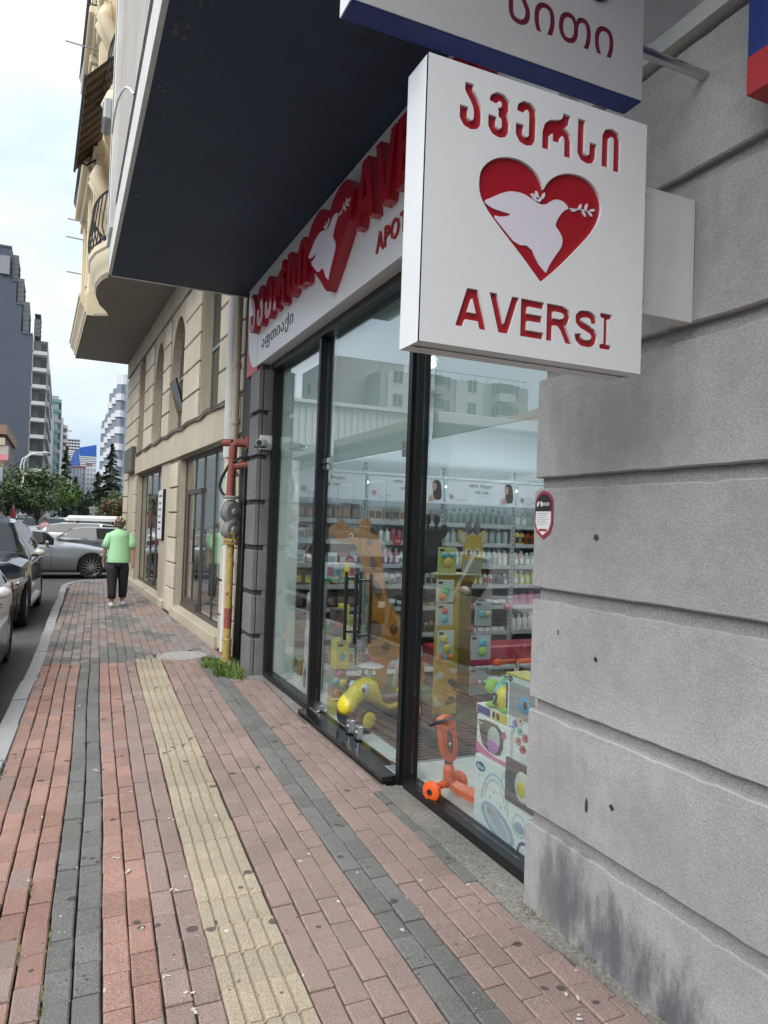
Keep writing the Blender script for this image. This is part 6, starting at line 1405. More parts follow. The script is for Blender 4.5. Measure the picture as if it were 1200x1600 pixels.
coupe = car('parked_car', 'silver grey coupe parked across the street end with its spoked front wheel beside the walker', (-.72, 22.35, RZ_), rad(1.5), 4.7, 1.8, 1.33, P_GREY, 'coupe', group='cars around the street corner')
suv = car('parked_car', 'dark blue off roader with headlight towards us, parked along the kerb behind the white car', (-1.26, 13.95, RZ_), rad(-92.5), 4.45, 1.84, 1.66, P_NAVY, 'suv', group='cars around the street corner', spokes=5, wr=.36, trim=mat('cream_trim', (.62,.60,.52), .3, coat=1), cladding=mat('cream_trim', (.62,.60,.52), .3, coat=1))
q = MB(local(suv))
for sy in (-1, 1): q.tube([(-1.4, sy*.6, 1.66), (-1.3, sy*.6, 1.72), (.2, sy*.6, 1.71), (.35, sy*.6, 1.64)], .018, 8)
q.build('roof_rail', ALLOY, suv)
q = MB(local(suv)); q.tube([(2.19, -.70, .32), (2.22, -.84, .33), (2.13, -.86, .46), (2.12, -.80, .52), (2.20, -.66, .50)], .022, 8); q.build('fog_lamp_trim', MATS['cream_trim'], suv, smooth=True)
whitec = car('parked_car', 'white saloon cut off by the left edge, nearest to us at the kerb', (-1.43, 8.1, RZ_), rad(-92), 4.7, 1.80, 1.44, P_WH, 'coupe', group='cars around the street corner', spokes=7, wr=.34)
car('parked_car', 'dark grey hatchback right behind the silver grey coupe', (2.0, 27.2, RZ_), rad(-6), 4.4, 1.8, 1.36, P_DG, 'hatch', group='cars around the street corner', spokes=5)
van = car('parked_car', 'white estate car with a pale roof box, behind the walker', (1.5, 30.5, RZ_), rad(-5), 4.8, 1.86, 1.46, P_WH, 'suv', group='cars around the street corner', spokes=5)
q = MB(local(van)); q.loft([[(x, y, z) for y, z in ((-w, 1.54), (w, 1.54), (w, 1.54+hh*.5), (w*.8, 1.54+hh), (-w*.8, 1.54+hh), (-w, 1.54+hh*.5))] for x, w, hh in ((-1.35, .2, .06), (-1.2, .38, .2), (.5, .4, .22), (.9, .34, .14), (1.05, .2, .05))]); q.build('roof_box', mat('roof_box_white', (.6,.6,.58), .35), van, smooth='auto')
q = MB(local(van)); q.box(-.9, -.85, -.6, .6, 1.44, 1.54); q.box(.4, .45, -.6, .6, 1.44, 1.54); q.build('roof_bar', RUB, van, kind='stuff')
car('parked_car', 'black saloon at the left edge beyond the silver grey coupe', (-3.05, 30.2, RZ_), rad(-4), 4.8, 1.84, 1.5, P_BLK, 'coupe', group='cars around the street corner', spokes=5)
c0 = car('parked_car', 'white car facing us in the middle of the far row, right of the pedestrian', (-.05, 41, RZ_), rad(-92), 4.4, 1.84, 1.6, P_WH, 'suv', group='far row of parked cars', spokes=5)
for (x, y, rz_, lb) in ((-2.0, 43, -85, 'white car facing us left of the pedestrian'), (1.5, 45, -90, 'white car at the right of the far row'), (.2, 56, -90, 'white car far down the street under the trees'), (3.1, 52, -88, 'white car at the far right behind the roof box'), (-3.4, 47, -80, 'white car under the left trees')):
    dup(c0, (x, y, RZ_), rad(rz_), lb)
c1 = car('parked_car', 'silver car beside the far row, half hidden', (1.0, 49, RZ_), rad(-92), 4.4, 1.8, 1.45, P_SIL, 'hatch', group='far row of parked cars', spokes=5)
dup(c1, (-1.2, 52, RZ_), rad(-90), 'silver car far off behind the pedestrian')

# ------------------------------------------------------------------ people
def person(label, loc, rz, shirt, trousers, hairc, skinc, shoe, h=1.60, stout=1.0, stride=.13, name='person'):
    t = thing(name, label, 'person', loc, rz); M_ = local(t) @ Matrix.Scale(h/1.6, 4)
    # body as one skinned skeleton: faces +y
    J = {'pel': (0,0,.84,.11), 'spine': (0,.01,1.05,.12), 'chest': (0,.0,1.22,.125), 'neck': (0,.01,1.36,.055), 'head0': (0,.02,1.42,.06), 'head1': (0,.03,1.50,.088), 'head2': (0,.02,1.565,.06)}
    E_ = [('pel','spine'), ('spine','chest'), ('chest','neck'), ('neck','head0'), ('head0','head1'), ('head1','head2')]
    for s_, sg in (('l', -1), ('r', 1)):
        dy = stride*sg
        J.update({'hip'+s_: (sg*.095,0,.80,.10), 'knee'+s_: (sg*.10,dy*.5+.02,.44,.062), 'ank'+s_: (sg*.10,dy-.01,.09,.038), 'toe'+s_: (sg*.115,dy+.13,.035,.03),
                  'sh'+s_: (sg*.165,0,1.27,.046), 'el'+s_: (sg*.235,-.03-dy*.3,1.03,.043), 'wr'+s_: (sg*.245,.03-dy*.8,.81,.028), 'palm'+s_: (sg*.24,.045-dy*.85,.745,.030)})
        E_ += [('pel','hip'+s_), ('hip'+s_,'knee'+s_), ('knee'+s_,'ank'+s_), ('ank'+s_,'toe'+s_), ('chest','sh'+s_), ('sh'+s_,'el'+s_), ('el'+s_,'wr'+s_), ('wr'+s_,'palm'+s_)]
        for k in range(4):
            J['f%d%s' % (k, s_)] = (sg*.232+(0)*k, .07-dy*.85-.018*k, .685+.006*abs(k-1.5), .0085); J['g%d%s' % (k, s_)] = (sg*.222, .068-dy*.85-.016*k, .655+.008*abs(k-1.5), .007)
            E_ += [('palm'+s_, 'f%d%s' % (k, s_)), ('f%d%s' % (k, s_), 'g%d%s' % (k, s_))]
        J['th'+s_] = (sg*.225, .085-dy*.85, .725, .009); E_.append(('palm'+s_, 'th'+s_))
    K = list(J); me = bpy.data.meshes.new('body'); me.from_pydata([J[k][:3] for k in K], [(K.index(a), K.index(b)) for a, b in E_], [])
    o = bpy.data.objects.new('tmp', me); COL.objects.link(o); md = o.modifiers.new('s', 'SKIN'); 
    for i, k in enumerate(K): r_ = J[k][3]; me.skin_vertices[0].data[i].radius = (r_*(stout if k in ('pel','spine','chest') else 1), r_)
    me.skin_vertices[0].data[0].use_root = True
    sb = o.modifiers.new('b', 'SUBSURF'); sb.levels = 1; sb.render_levels = 1
    dg = bpy.context.evaluated_depsgraph_get(); m2 = bpy.data.meshes.new_from_object(o.evaluated_get(dg)); bpy.data.objects.remove(o)
    m2.transform(Matrix.Scale(h/1.6, 4)); m2.materials.clear(); m2.materials.append(skinc)
    for p in m2.polygons: p.use_smooth = True; p.material_index = 0
    b_ = bpy.data.objects.new('body', m2); COL.objects.link(b_); b_.parent = t; ROOTM[b_.name] = ROOTM[t.name]
    def rng(cx, cy, z, rx, ry, n=18, wob=0): return [(cx+rx*math.cos(a)*(1+wob*math.sin(5*a+z*9)), cy+ry*math.sin(a)*(1+wob*math.cos(4*a+z*13)), z) for a in [2*math.pi*k/n for k in range(n)]]
    S_ = stout
    q = MB(M_); q.loft([rng(0,.0,.78,.205*S_,.155*S_,20,.05), rng(0,0,.80,.21*S_,.16*S_,20,.05), rng(0,0,.88,.207*S_,.155*S_,20,.035), rng(0,0,.95,.20*S_,.15*S_,20,.045), rng(0,0,1.03,.196*S_,.15*S_,20,.03), rng(0,0,1.10,.19*S_,.145*S_,20,.035), rng(0,0,1.17,.195*S_,.145*S_,20,.02), rng(0,-.005,1.22,.20*S_,.14*S_,20,.01), rng(0,-.005,1.285,.192,.125), rng(0,-.002,1.33,.160,.10), rng(0,0,1.36,.105,.08), rng(0,.005,1.385,.064,.064), rng(0,.005,1.392,.05,.05)])
    q.build('shirt', shirt, t, smooth=True)
    for s_, sg in (('l', -1), ('r', 1)):
        a, b = Vector(J['sh'+s_][:3]), Vector(J['el'+s_][:3]); q = MB(M_); q.tube([a+Vector((-sg*.06,0,.005)), a+Vector((-sg*.005,0,-.01)), a+(b-a)*.5, a+(b-a)*.92], [.058, .074, .074, .078], 14); q.build('sleeve', shirt, t, smooth=True)
    q = MB(M_); dy = stride
    q.loft([rng(0,0,.86,.17*S_,.13*S_), rng(0,0,.76,.185*S_,.14*S_), rng(0,0,.70,.18*S_,.13*S_)]); q.build('waistband', trousers, t, smooth=True)
    for sg in (-1, 1):
        q = MB(M_); q.loft([rng(sg*.085,0,.76,.095*S_,.12*S_), rng(sg*.09,.01,.66,.098,.115), rng(sg*.10,dy*sg*.5+.02,.44,.085,.092), rng(sg*.102,dy*sg*.8,.24,.074,.078), rng(sg*.102,dy*sg,.15,.070,.076)]); q.build('trouser_leg', trousers, t, smooth=True)
        q = MB(M_); q.loft([[(sg*.11+x*.042*w, dy*sg+y0, z0+z) for x, z in ((-1,0),(1,0),(.9,.045),(.4,hh),(-.4,hh),(-.9,.045))] for y0, w, z0, hh in ((-.075,.7,.0,.05),(-.05,.95,0,.085),(.02,1,0,.075),(.1,1.1,0,.055),(.17,.9,.004,.045),(.2,.5,.01,.035))]); q.build('shoe', shoe, t, smooth=True)
    # hair cap with lighter streaks, face details
    q = MB(M_); q.ball((0, .0, 1.515), (.092, .098, .092), 18, 12); q.ball((0, -.035, 1.455), (.072, .055, .06), 14, 8); hr = q.build('hair', hairc, t, smooth=True)
    q = MB(M_)
    for k in range(46):
        a = rnd.uniform(0, 6.28); e = rnd.uniform(.15, 1.4); p = Vector((math.cos(a)*math.cos(e)*.094, math.sin(a)*math.cos(e)*.098-.008, 1.518+math.sin(e)*.094)); q.tube([p, p+Vector((rnd.uniform(-.03,.03), -.03, -.03+rnd.uniform(-.01,.02)))], [.010, .004], 5)
    q.build('hair_streaks', mat('hair_blonde', (.48,.36,.22), .6), hr, smooth=True, kind='stuff')
    for sg in (-1, 1):
        q = MB(M_); q.ball((sg*.09, .02, 1.48), (.012, .02, .032), 8, 6); q.build('ear', skinc, t, smooth=True)
        q = MB(M_); q.ball((sg*.032, .112, 1.495), (.012, .006, .008), 8, 6); q.build('eye', mat('eye_dark', (.03,.02,.02)), t, smooth=True)
    q = MB(M_); q.tube([(0, .11, 1.50), (0, .128, 1.472), (0, .112, 1.462)], [.008, .014, .008], 8); q.build('nose', skinc, t, smooth=True)
    q = MB(M_); q.ball((0, .108, 1.44), (.025, .006, .006), 8, 5); q.build('mouth', mat('lip_red', (.3,.09,.08)), t, smooth=True)
    return t
SKIN = mat('skin', (.42, .24, .17), .55)
person('person walking away in a mint green T-shirt and black cropped trousers, fists closed', (.97, 13.72, .012), rad(3), mat('mint_shirt', (.36, .66, .38), .85, var=.05, vs=6, bump=.3, bs=14), mat('black_trousers', (.008, .009, .012), .8), mat('hair_brown', (.10, .065, .045), .6, var=.3, vs=30), SKIN, mat('pale_blue_shoe', (.52, .58, .66), .6), 1.585, .96, .10)
person('person in a pale pink top standing among the far cars', (-.62, 34.5, RZ_), rad(160), mat('pink_shirt', (.62, .38, .38), .85), mat('black_trousers', (.01,.01,.012), .8), mat('hair_dark', (.03,.025,.02), .6), SKIN, mat('dark_shoe', (.03,.03,.03)), 1.62)

# ------------------------------------------------------------------ trees
def leafmat(name, col): 
    m = mat(name, col, .6, var=.25, vs=1.2, rand=.35); return m
LG = [leafmat('leaf_olive', (.085, .12, .028)), leafmat('leaf_green', (.06, .11, .022)), leafmat('leaf_dark', (.022, .05, .018)), leafmat('leaf_bright', (.13, .22, .03)), leafmat('needle_dark', (.018, .042, .028)), leafmat('leaf_rust', (.17, .07, .035)), leafmat('leaf_grey', (.10, .14, .085))]
BARK = mat('bark', (.09, .07, .05), .9, var=.2, vs=5)
def broadleaf(name, label, loc, h, r, mats_, n=3800, seed=1, leaf=.09, group='street trees', flat=.75):
    R_ = random.Random(seed); t = thing(name, label, 'tree', loc, group=group); M_ = local(t)
    q = MB(M_); q.tube([(0,0,-.1), (.05,.02,h*.2), (0,.05,h*.42), (.05,0,h*.7)], [.14*h/5, .11*h/5, .08*h/5, .03], 8); q.build('trunk', BARK, t, smooth=True)
    q = MB(M_)
    cl = []
    for k in range(34):
        a = R_.uniform(0, 6.28); e = R_.uniform(-.5, 1.3); d = r*R_.uniform(.35, .95); c_ = Vector((math.cos(a)*math.cos(e)*d, math.sin(a)*math.cos(e)*d, h*.62+math.sin(e)*d*flat)); cl.append((c_, R_.uniform(.2, .42)*r))
    for c_, s_ in cl[:9]: q.tube([(0,0,h*.35), tuple(c_*.55+Vector((0,0,h*.22))), tuple(c_)], [.05*h/5, .03*h/5, .012], 6)
    q.build('limbs', BARK, t, smooth=True)
    q = MB(M_)
    for k in range(n):
        c_, s_ = cl[k % len(cl)]; d = Vector((R_.gauss(0,1), R_.gauss(0,1), R_.gauss(0,.8))).normalized()*s_*R_.uniform(.55, 1.08); p = c_+d
        u = Vector((R_.uniform(-1,1), R_.uniform(-1,1), R_.uniform(-.6,.6))).normalized(); v = u.cross(Vector((R_.uniform(-1,1), R_.uniform(-1,1), 1))).normalized(); l = leaf*R_.uniform(.7, 1.5)
        q.add([p-u*l, p-v*l*.5, p+u*l, p+v*l*.5], [(0,1,2,3)], (k//7+k % 3) % len(mats_) if R_.random() < .5 else (k % len(cl)) % len(mats_))
    q.build('crown', mats_, t, kind='stuff'); return t
def conifer(name, label, loc, h, r, n=4200, seed=3, group='dark conifers down the street'):
    R_ = random.Random(seed); t = thing(name, label, 'tree', loc, group=group); M_ = local(t)
    q = MB(M_); q.tube([(0,0,-.1), (0,0,h*.5), (0,0,h)], [.2, .12, .02], 8); q.build('trunk', BARK, t, smooth=True)
    q = MB(M_); per = 44; tiers = n//per
    for k in range(tiers):
        f = (k/tiers); z = h*(.08+.92*f); rr = r*(1-f)**.85*R_.uniform(.65, 1.15)+.08; a = R_.uniform(0, 6.28)
        dx, dy = math.cos(a), math.sin(a)
        for j in range(per):
            s_ = (j+R_.random())/per; p = Vector((dx*rr*s_-dy*R_.gauss(0,.12)*rr*(.35+s_), dy*rr*s_+dx*R_.gauss(0,.12)*rr*(.35+s_), z-.22*rr*s_*s_*1.2-abs(R_.gauss(0,.09))))
            u = Vector((dx+R_.uniform(-.6,.6), dy+R_.uniform(-.6,.6), -.35)).normalized(); v = u.cross(Vector((0,0,1))).normalized(); l = .13*R_.uniform(.7,1.4)
            q.add([p-u*l, p-v*l*.4, p+u*l, p+v*l*.4-Vector((0,0,l*.7))], [(0,1,2,3)], R_.choice((0,0,1)))
    q.build('crown', [LG[4], LG[2]], t, kind='stuff'); return t
broadleaf('street_tree', 'olive green broad tree at the left, nearest the lamp post', (-3.0, 50, RZ_), 3.9, 1.65, [LG[0], LG[1], LG[6]], seed=2)
broadleaf('street_tree', 'tall dark green tree in the middle of the left group', (-1.75, 55, RZ_), 5.6, 1.9, [LG[1], LG[2], LG[0]], seed=5)
broadleaf('street_tree', 'pale flecked green tree in front of the tall dark tree', (-1.35, 49, RZ_), 3.7, 1.25, [LG[0], LG[6], LG[1]], n=2600, seed=8)
broadleaf('street_tree', 'bright yellow green tree at the right end of the left group', (-.15, 58, RZ_), 4.9, 1.55, [LG[3], LG[1]], n=3000, seed=9)
broadleaf('street_tree', 'dark low tree between the bright tree and the conifers', (1.6, 80, RZ_), 4.2, 1.9, [LG[2], LG[4]], n=2600, seed=12)
broadleaf('street_tree', 'deep green tree at the far left behind the old building', (-4.6, 62, RZ_), 6.4, 2.2, [LG[1], LG[2]], n=3200, seed=14)
broadleaf('street_tree', 'rust red and green tree at the right beside the beige corner', (2.55, 41, RZ_), 3.0, 1.05, [LG[5], LG[0], LG[1], LG[5]], n=3000, seed=15, leaf=.06)
broadleaf('street_tree', 'grey green tree between the rust red tree and the conifer', (4.3, 66, RZ_), 4.6, 1.5, [LG[6], LG[1]], n=2400, seed=16)
conifer('conifer', 'slim dark conifer left of the blue tower', (.30, 76, RZ_), 8.4, 1.3, seed=4)
conifer('conifer', 'drooping dark conifer before the white tower block, left side', (1.35, 88, RZ_), 6.2, 1.5, seed=6, n=3000)
conifer('conifer', 'tallest dark conifer at the right by the pale apartment block', (4.35, 76, RZ_), 9.0, 1.9, seed=7, n=5600)
conifer('conifer', 'second dark conifer just left of the tallest', (3.5, 84, RZ_), 6.6, 1.9, seed=10, n=4200)
conifer('conifer', 'lowest dark conifer at the centre of the street end', (2.8, 92, RZ_), 4.8, 2.0, seed=11, n=3600)

# ------------------------------------------------------------------ street furniture
t = thing('street_lamp', 'pale street lamp post with two curved arms above the left trees', 'street lamp', (-2.45, 54, RZ_))
L0 = MB(); k_ = 54/32
def lp(x, z): return (x*k_, 54, (z-1.6)*k_+1.6)
q = MB(); q.tube([(-2.5, 54, -.14), lp(-1.47, 1.43), lp(-1.45, 2.58), lp(-1.42, 3.07)], [.09, .08, .06, .05], 10); q.build('post', WHITED, t, smooth=True)
q = MB(); q.tube([lp(-1.42, 3.05), lp(-1.55, 3.45), lp(-1.47, 3.77), lp(-1.22, 3.96), lp(-.88, 4.05), lp(-.66, 4.08)], .045, 8); q.build('arm', WHITED, t, smooth=True)
q = MB(); q.tube([lp(-1.42, 3.05), lp(-1.42, 3.63), lp(-1.34, 3.83), lp(-1.13, 4.0), lp(-.9, 4.05)], .04, 8); q.build('arm', WHITED, t, smooth=True)
q = MB(); q.tube([lp(-.75, 4.07), lp(-.52, 4.07)], [.09, .05], 8); q.tube([lp(-1.42, 3.15), lp(-1.3, 3.2)], [.09, .06], 8); q.build('lamp_head', mat('lamp_grey', (.5,.5,.5)), t, smooth=True, kind='stuff')
um = thing('parasol', 'closed dark red parasol at the left under the trees', 'parasol', (-2.15, 40, RZ_))
q = MB(local(um)); q.lathe([(.02, .5), (.17, .62), (.15, 1.2), (.09, 1.75), (.02, 2.05)], 10); q.build('canopy', mat('parasol_red', (.25,.015,.02), .8), um, smooth=True); q = MB(local(um)); q.tube([(0,0,0), (0,0,2.1)], .025, 8); q.build('pole', WHITED, um)
ts = thing('traffic_sign', 'small grey traffic sign seen from behind in the street centre', 'traffic sign', (1.75, 46, RZ_)); q = MB(local(ts)); q.tube([(0,0,0), (0,0,2.0)], .03, 8); q.build('pole', SHG if 'SHG' in globals() else STEEL, ts); q = MB(local(ts)); q.box(-.22, .22, -.02, .02, 1.75, 2.3); q.build('plate', mat('sign_back', (.25,.28,.3)), ts)
bs = thing('shrub', 'small green shrub at the left edge above the dark off roader', 'shrub', (-1.65, 21.5, RZ_)); q = MB(local(bs))
for k in range(700): d = Vector((rnd.gauss(0,1), rnd.gauss(0,1), rnd.gauss(0,1))).normalized(); p = Vector((-.25, 0, 1.05))+Vector((d.x*.34, d.y*.3, d.z*.45))*rnd.uniform(.7,1.05); u = d.cross(Vector((.3,.5,1))).normalized(); v = u.cross(d); q.add([p-u*.04, p-v*.025, p+u*.04, p+v*.025], [(0,1,2,3)])
q.build('foliage', LG[1], bs, kind='stuff'); q = MB(local(bs)); q.tube([(-.25,0,0), (-.25,0,.9)], .05, 6); q.build('stem', BARK, bs)

# ------------------------------------------------------------------ buildings down the street
def wins(bld, rects, axis, c, fm, gm, dep=.12, name='window'):
    """windows on a plane: axis 'Y' faces -y at y=c, 'X-' faces -x, 'X+' faces +x"""
    for (a0, a1, z0, z1) in rects:
        q = MB(); g_ = MB()
        if axis == 'Y':
            q.box(a0-.06, a1+.06, c-.05, c+.0-.001, z0-.06, z0); q.box(a0-.06, a1+.06, c-.05, c-.001, z1, z1+.06); q.box(a0-.06, a0, c-.05, c-.001, z0, z1); q.box(a1, a1+.06, c-.05, c-.001, z0, z1); q.box((a0+a1)/2-.03, (a0+a1)/2+.03, c-.04, c-.001, z0, z1); g_.box(a0, a1, c-.02, c-.001, z0, z1)
        else:
            s_ = -1 if axis == 'X-' else 1; x0, x1 = sorted((c+s_*.05, c+s_*.001)); q.box(x0, x1, a0-.06, a1+.06, z0-.06, z0); q.box(x0, x1, a0-.06, a1+.06, z1, z1+.06); q.box(x0, x1, a0-.06, a0, z0, z1); q.box(x0, x1, a1, a1+.06, z0, z1); x0, x1 = sorted((c+s_*.02, c+s_*.001)); g_.box(x0, x1, a0, a1, z0, z1)
        w_ = q.build(name, fm, bld); g_.build('pane', gm, w_)
FARG = mat('far_window_glass', (.05, .06, .07), .12); FW = mat('far_frame_white', (.55, .56, .57)); 
SLATE = mat('slate_blue_render', (.075, .092, .118), .8, var=.05, vs=.05); SLAB = mat('pale_concrete', (.50, .50, .48), .8, var=.08, vs=.3); LOG = mat('loggia_shade', (.24, .23, .22), .9)
sb_ = thing('slab_block', 'tall dark slate blue gable of a stepped concrete apartment block at the left', 'building', (-10, 125, RZ_))
prev = None
steps = [(-30, -8.5, 42.4), (-8.5, -7.65, 37.3), (-7.65, -6.8, 33.9), (-6.8, -5.1, 29.4)]
for x0_, x1_, h_ in steps: q = MB(); q.box(x0_, x1_, 125, 250, -.2, h_); q.box(x0_, x1_, 124.9, 125, h_-.0, h_+.3); q.build('gable_wall', SLATE, sb_)
q = MB(); q.box(-30, -10.1, 124.9, 125, 39.0, 39.2); q.box(-10.05, -8.7, 124.6, 125, 38.2, 41.0); q.build('roof_frame', mat('roof_frame_grey', (.25,.26,.27)), sb_, kind='stuff')
for k in range(11):
    z = .6+2.62*k
    q = MB(); q.box(-5.1, -2.95, 125.2, 127.4, z-.28, z); q.box(-5.1, -2.95, 125.1, 125.2, z-.28, z+.28); q.box(-5.1, -4.98, 125.1, 127.4, z, z+2.34); bl_ = q.build('loggia', SLAB, sb_)
    q = MB(); q.box(-4.98, -2.95, 127.3, 127.4, z, z+2.34); q.build('back_wall', LOG, bl_); q = MB(); q.box(-3.9, -3.1, 127.25, 127.3, z+.1, z+1.9); q.build('opening', FARG, bl_)
q = MB(); q.box(-5.09, -2.95, 127.5, 235, -.2, 28.6); q.build('street_wall', SLAB, sb_)
wins(sb_, [(y_, y_+6, z-1.6, z-.3) for z in [3.2+2.62*k for k in range(9)] for y_ in (130, 150)], 'X+', -2.95, SLAB, FARG)
for k in range(10): q = MB(); q.box(-2.95, -2.5, 128, 165, .6+2.62*k, 1.3+2.62*k); q.build('balcony_band', SLAB, sb_)
for (xx, z0, z1) in ((-8.4, 37.4, 41.5), (-7.5, 34.0, 38), (-6.6, 29.6, 34.5), (-5.0, 29.4, 32)):
    q = MB()
    for k in range(5): q.box(xx, xx+.9, 125.2+k*1.2, 125.24+k*1.2, z0, z1-k*.3); q.box(xx, xx+.9, 125.2, 131, z0+.4+k*.75, z0+.45+k*.75)
    q.build('roof_railing', mat('rail_dark', (.12,.12,.13)), sb_, kind='stuff')
tb_ = thing('teal_block', 'narrow pale apartment block with teal panels behind the slate gable', 'building', (-4, 180, RZ_))
q = MB(); q.box(-6, -2.0, 236.5, 300, -.2, 37); q.build('wall', mat('pale_teal_wall', (.42,.50,.49)), tb_)
for k in range(12): q = MB(); q.box(-2.0, -1.2, 237, 300, 2+3*k, 3.1+3*k); q.box(-6, -1.3, 236.2, 236.5, 2+3*k, 3.0+3*k); q.build('balcony', mat('teal_panel', (.22,.40,.38)) if k % 3 else SLAB, tb_)
t2b = thing('far_left_block', 'cluttered grey apartment block beyond the teal one, above the slim conifer', 'building', (-2, 330, RZ_))
q = MB(); q.box(-12, -.6, 330, 420, -.2, 42); q.build('wall', mat('far_grey_wall', (.36,.36,.35)), t2b)
for k in range(13): q = MB(); q.box(-.6, .9, 331, 420, 2+3*k, 3.3+3*k); q.build('balcony', mat('far_balcony', (.5,.48,.45)), t2b)
# white residential tower
rt_ = thing('white_tower_block', 'white and lilac tower block with a red parapet at the street end', 'building', (7.5, 300, RZ_))
q = MB(); q.box(3.2, 7.9, 300, 318, -.2, 19.8); q.build('lilac_wing', mat('lilac_wall', (.44,.46,.53)), rt_); q = MB(); q.box(7.9, 11.7, 299, 318, -.2, 20.9); q.build('white_wing', mat('tower_white', (.66,.66,.67)), rt_); 
q = MB(); q.box(3.1, 7.95, 299.7, 300.2, 19.81, 20.5); q.box(7.9, 10.2, 298.7, 299.3, 20.91, 21.7); q.build('parapet', mat('parapet_red', (.42,.16,.16)), rt_)
for x in (4.3, 5.5, 6.5): q = MB(); q.box(x, x+.35, 299.6, 300, 1, 19.6); q.build('pilaster_strip', mat('strip_grey', (.6,.6,.64)), rt_)
wins(rt_, [(x, x+.6, z, z+.9) for x in (8.5, 9.7, 10.8) for z in [1.2+1.75*k for k in range(11)]], 'Y', 299, MATS['tower_white'], mat('pale_pane', (.25,.27,.3)))
wins(rt_, [(x, x+.5, z, z+1.0) for x in (7.0, ) for z in [1.2+1.75*k for k in range(10)]], 'Y', 300, MATS['strip_grey'], mat('pane_blue', (.12,.15,.2)))
# blue glass tower with white slats, unfinished neighbour and crane
bt = thing('blue_tower', 'slanted tower with bright blue glazing and white horizontal slats', 'building', (8, 450, RZ_))
BLG = mat('tower_blue', (.02, .10, .42), .4)
FB = facing(450)
fill2d([[(8.06,40.6),(17.14,42.84),(17.4,36.2),(8.7,36.1)]], 6, FB, 'blue_crown', BLG, bt, w0=-6); fill2d([[(6.03,38.95),(8.06,39.4),(8.71,30),(2.51,28.6)]], 6, FB, 'blue_blade', BLG, bt, w0=-6)
fill2d([[(8.72,36.0),(17.4,36.1),(17.2,0),(8.8,0)]], 5.6, FB, 'core', mat('slat_gap', (.16,.24,.36)), bt, w0=-6); fill2d([[(-1.07,37.9),(6.0,38.9),(2.5,28.6),(2.5,0),(-1,0)]], 5.6, FB, 'left_core', mat('slat_gap2', (.34,.36,.38)), bt, w0=-6)
for k in range(16):
    z = 20+1.02*k; q = MB(); q.box(8.75, 17.2, 449.8, 450.3, z, z+.5); q.build('slat', mat('slat_white', (.68,.69,.70)), bt)
for k in range(19):
    z = 20+1.0*k; xr = 2.6 if z < 28.6 else 2.5+(z-28.6)*.34; q = MB(); q.box(-1.1, xr, 449.8, 450.3, z, z+.45); q.build('slat', mat('slat_white', (.68,.69,.70)), bt)
for k in range(10):
    z = 29+1.0*k; xr = 2.7+(z-28.6)*.34; q = MB(); q.box(xr, 8.2, 449.85, 450.2, z, z+.10); q.build('thin_slat', mat('slat_pale', (.5,.55,.62)), bt)
uf = thing('unfinished_tower', 'unfinished concrete frame tower top behind the slatted tower', 'building', (3.5, 462, RZ_))
for k in range(5): q = MB(); q.box(-1.4, 8.6, 458, 470, 38.6+1.75*k, 39.1+1.75*k); q.build('floor_slab', SLAB, uf)
for k in range(7): q = MB(); q.box(-1.3+1.6*k, -1.0+1.6*k, 458.1, 458.6, 38.2, 46.5 if k > 3 else 45.5); q.build('column', SLAB, uf)
q = MB(); q.box(-1.3, 8.5, 459, 469, -.2, 38.5); q.build('lower_body', SLAB, uf)
cr_ = thing('tower_crane', 'pale tower crane standing over the unfinished tower', 'crane', (1.8, 480, RZ_))
def lattice(a, b, w, n, nm):
    q = MB(); a, b = Vector(a), Vector(b); d = (b-a).normalized(); s1 = d.orthogonal().normalized()*w; s2 = d.cross(s1).normalized()*w
    for u, v in ((1,1),(1,-1),(-1,-1),(-1,1)): q.tube([a+s1*u+s2*v, b+s1*u+s2*v], .09, 4)
    for k in range(n): p0, p1 = a+(b-a)*k/n, a+(b-a)*(k+1)/n; q.tube([p0+s1+s2, p1-s1+s2], .06, 4); q.tube([p0-s1-s2, p1+s1-s2], .06, 4)
    q.build(nm, mat('crane_paint', (.5,.42,.38)), cr_)
kk = 480/500
lattice((1.6, 480, 30), (1.5, 480, 53.6), .35, 12, 'mast'); lattice((-4.2, 480, 54.8), (4.3, 480, 52.6), .3, 10, 'jib'); lattice((1.45, 480, 53.6), (1.4, 480, 55.8), .25, 3, 'apex')
# right apartment block with stacked rounded balconies
ra = thing('balcony_block', 'pale grey high apartment block with stacked rounded balconies behind the beige corner', 'building', (8, 100, RZ_))
q = MB(); q.box(6.4, 22, 100, 150, -.2, 18.9); q.box(6.9, 20, 100.5, 140, 18.9, 19.7); q.build('wall', mat('block_pale_grey', (.50,.53,.57)), ra)
for k in range(8):
    z = 1.6+2.15*k; hs = 0 if k < 7 else 0
    for cx_, cy_ in ((6.45, 100.0), (6.2, 103.5), (6.0, 108), (5.9, 114), (5.8, 122)):
        if cx_ < 6 and z > 16: continue
        q = MB(); P = ell(cx_, cy_, .62, 1.1, 12); q.prism(P, .85, w0=z); b_ = q.build('balcony', mat('balcony_white', (.60,.62,.65)), ra)
        q = MB(); q.prism(ell(cx_, cy_, .50, .9, 12), 1.25, w0=z+.86); q.build('recess', mat('balcony_recess', (.20,.23,.28)), b_)
wins(ra, [(x, x+.5, z, z+1.1) for x in (7.3, 8.1, 8.9) for z in [2.4+2.15*k for k in range(7)]], 'Y', 100, MATS['balcony_white'], FARG)
q = MB(); q.prism(ell(6.9, 101, .9, 1.2, 14), 1.3, w0=18.9); q.build('round_turret', MATS['balcony_white'], ra)
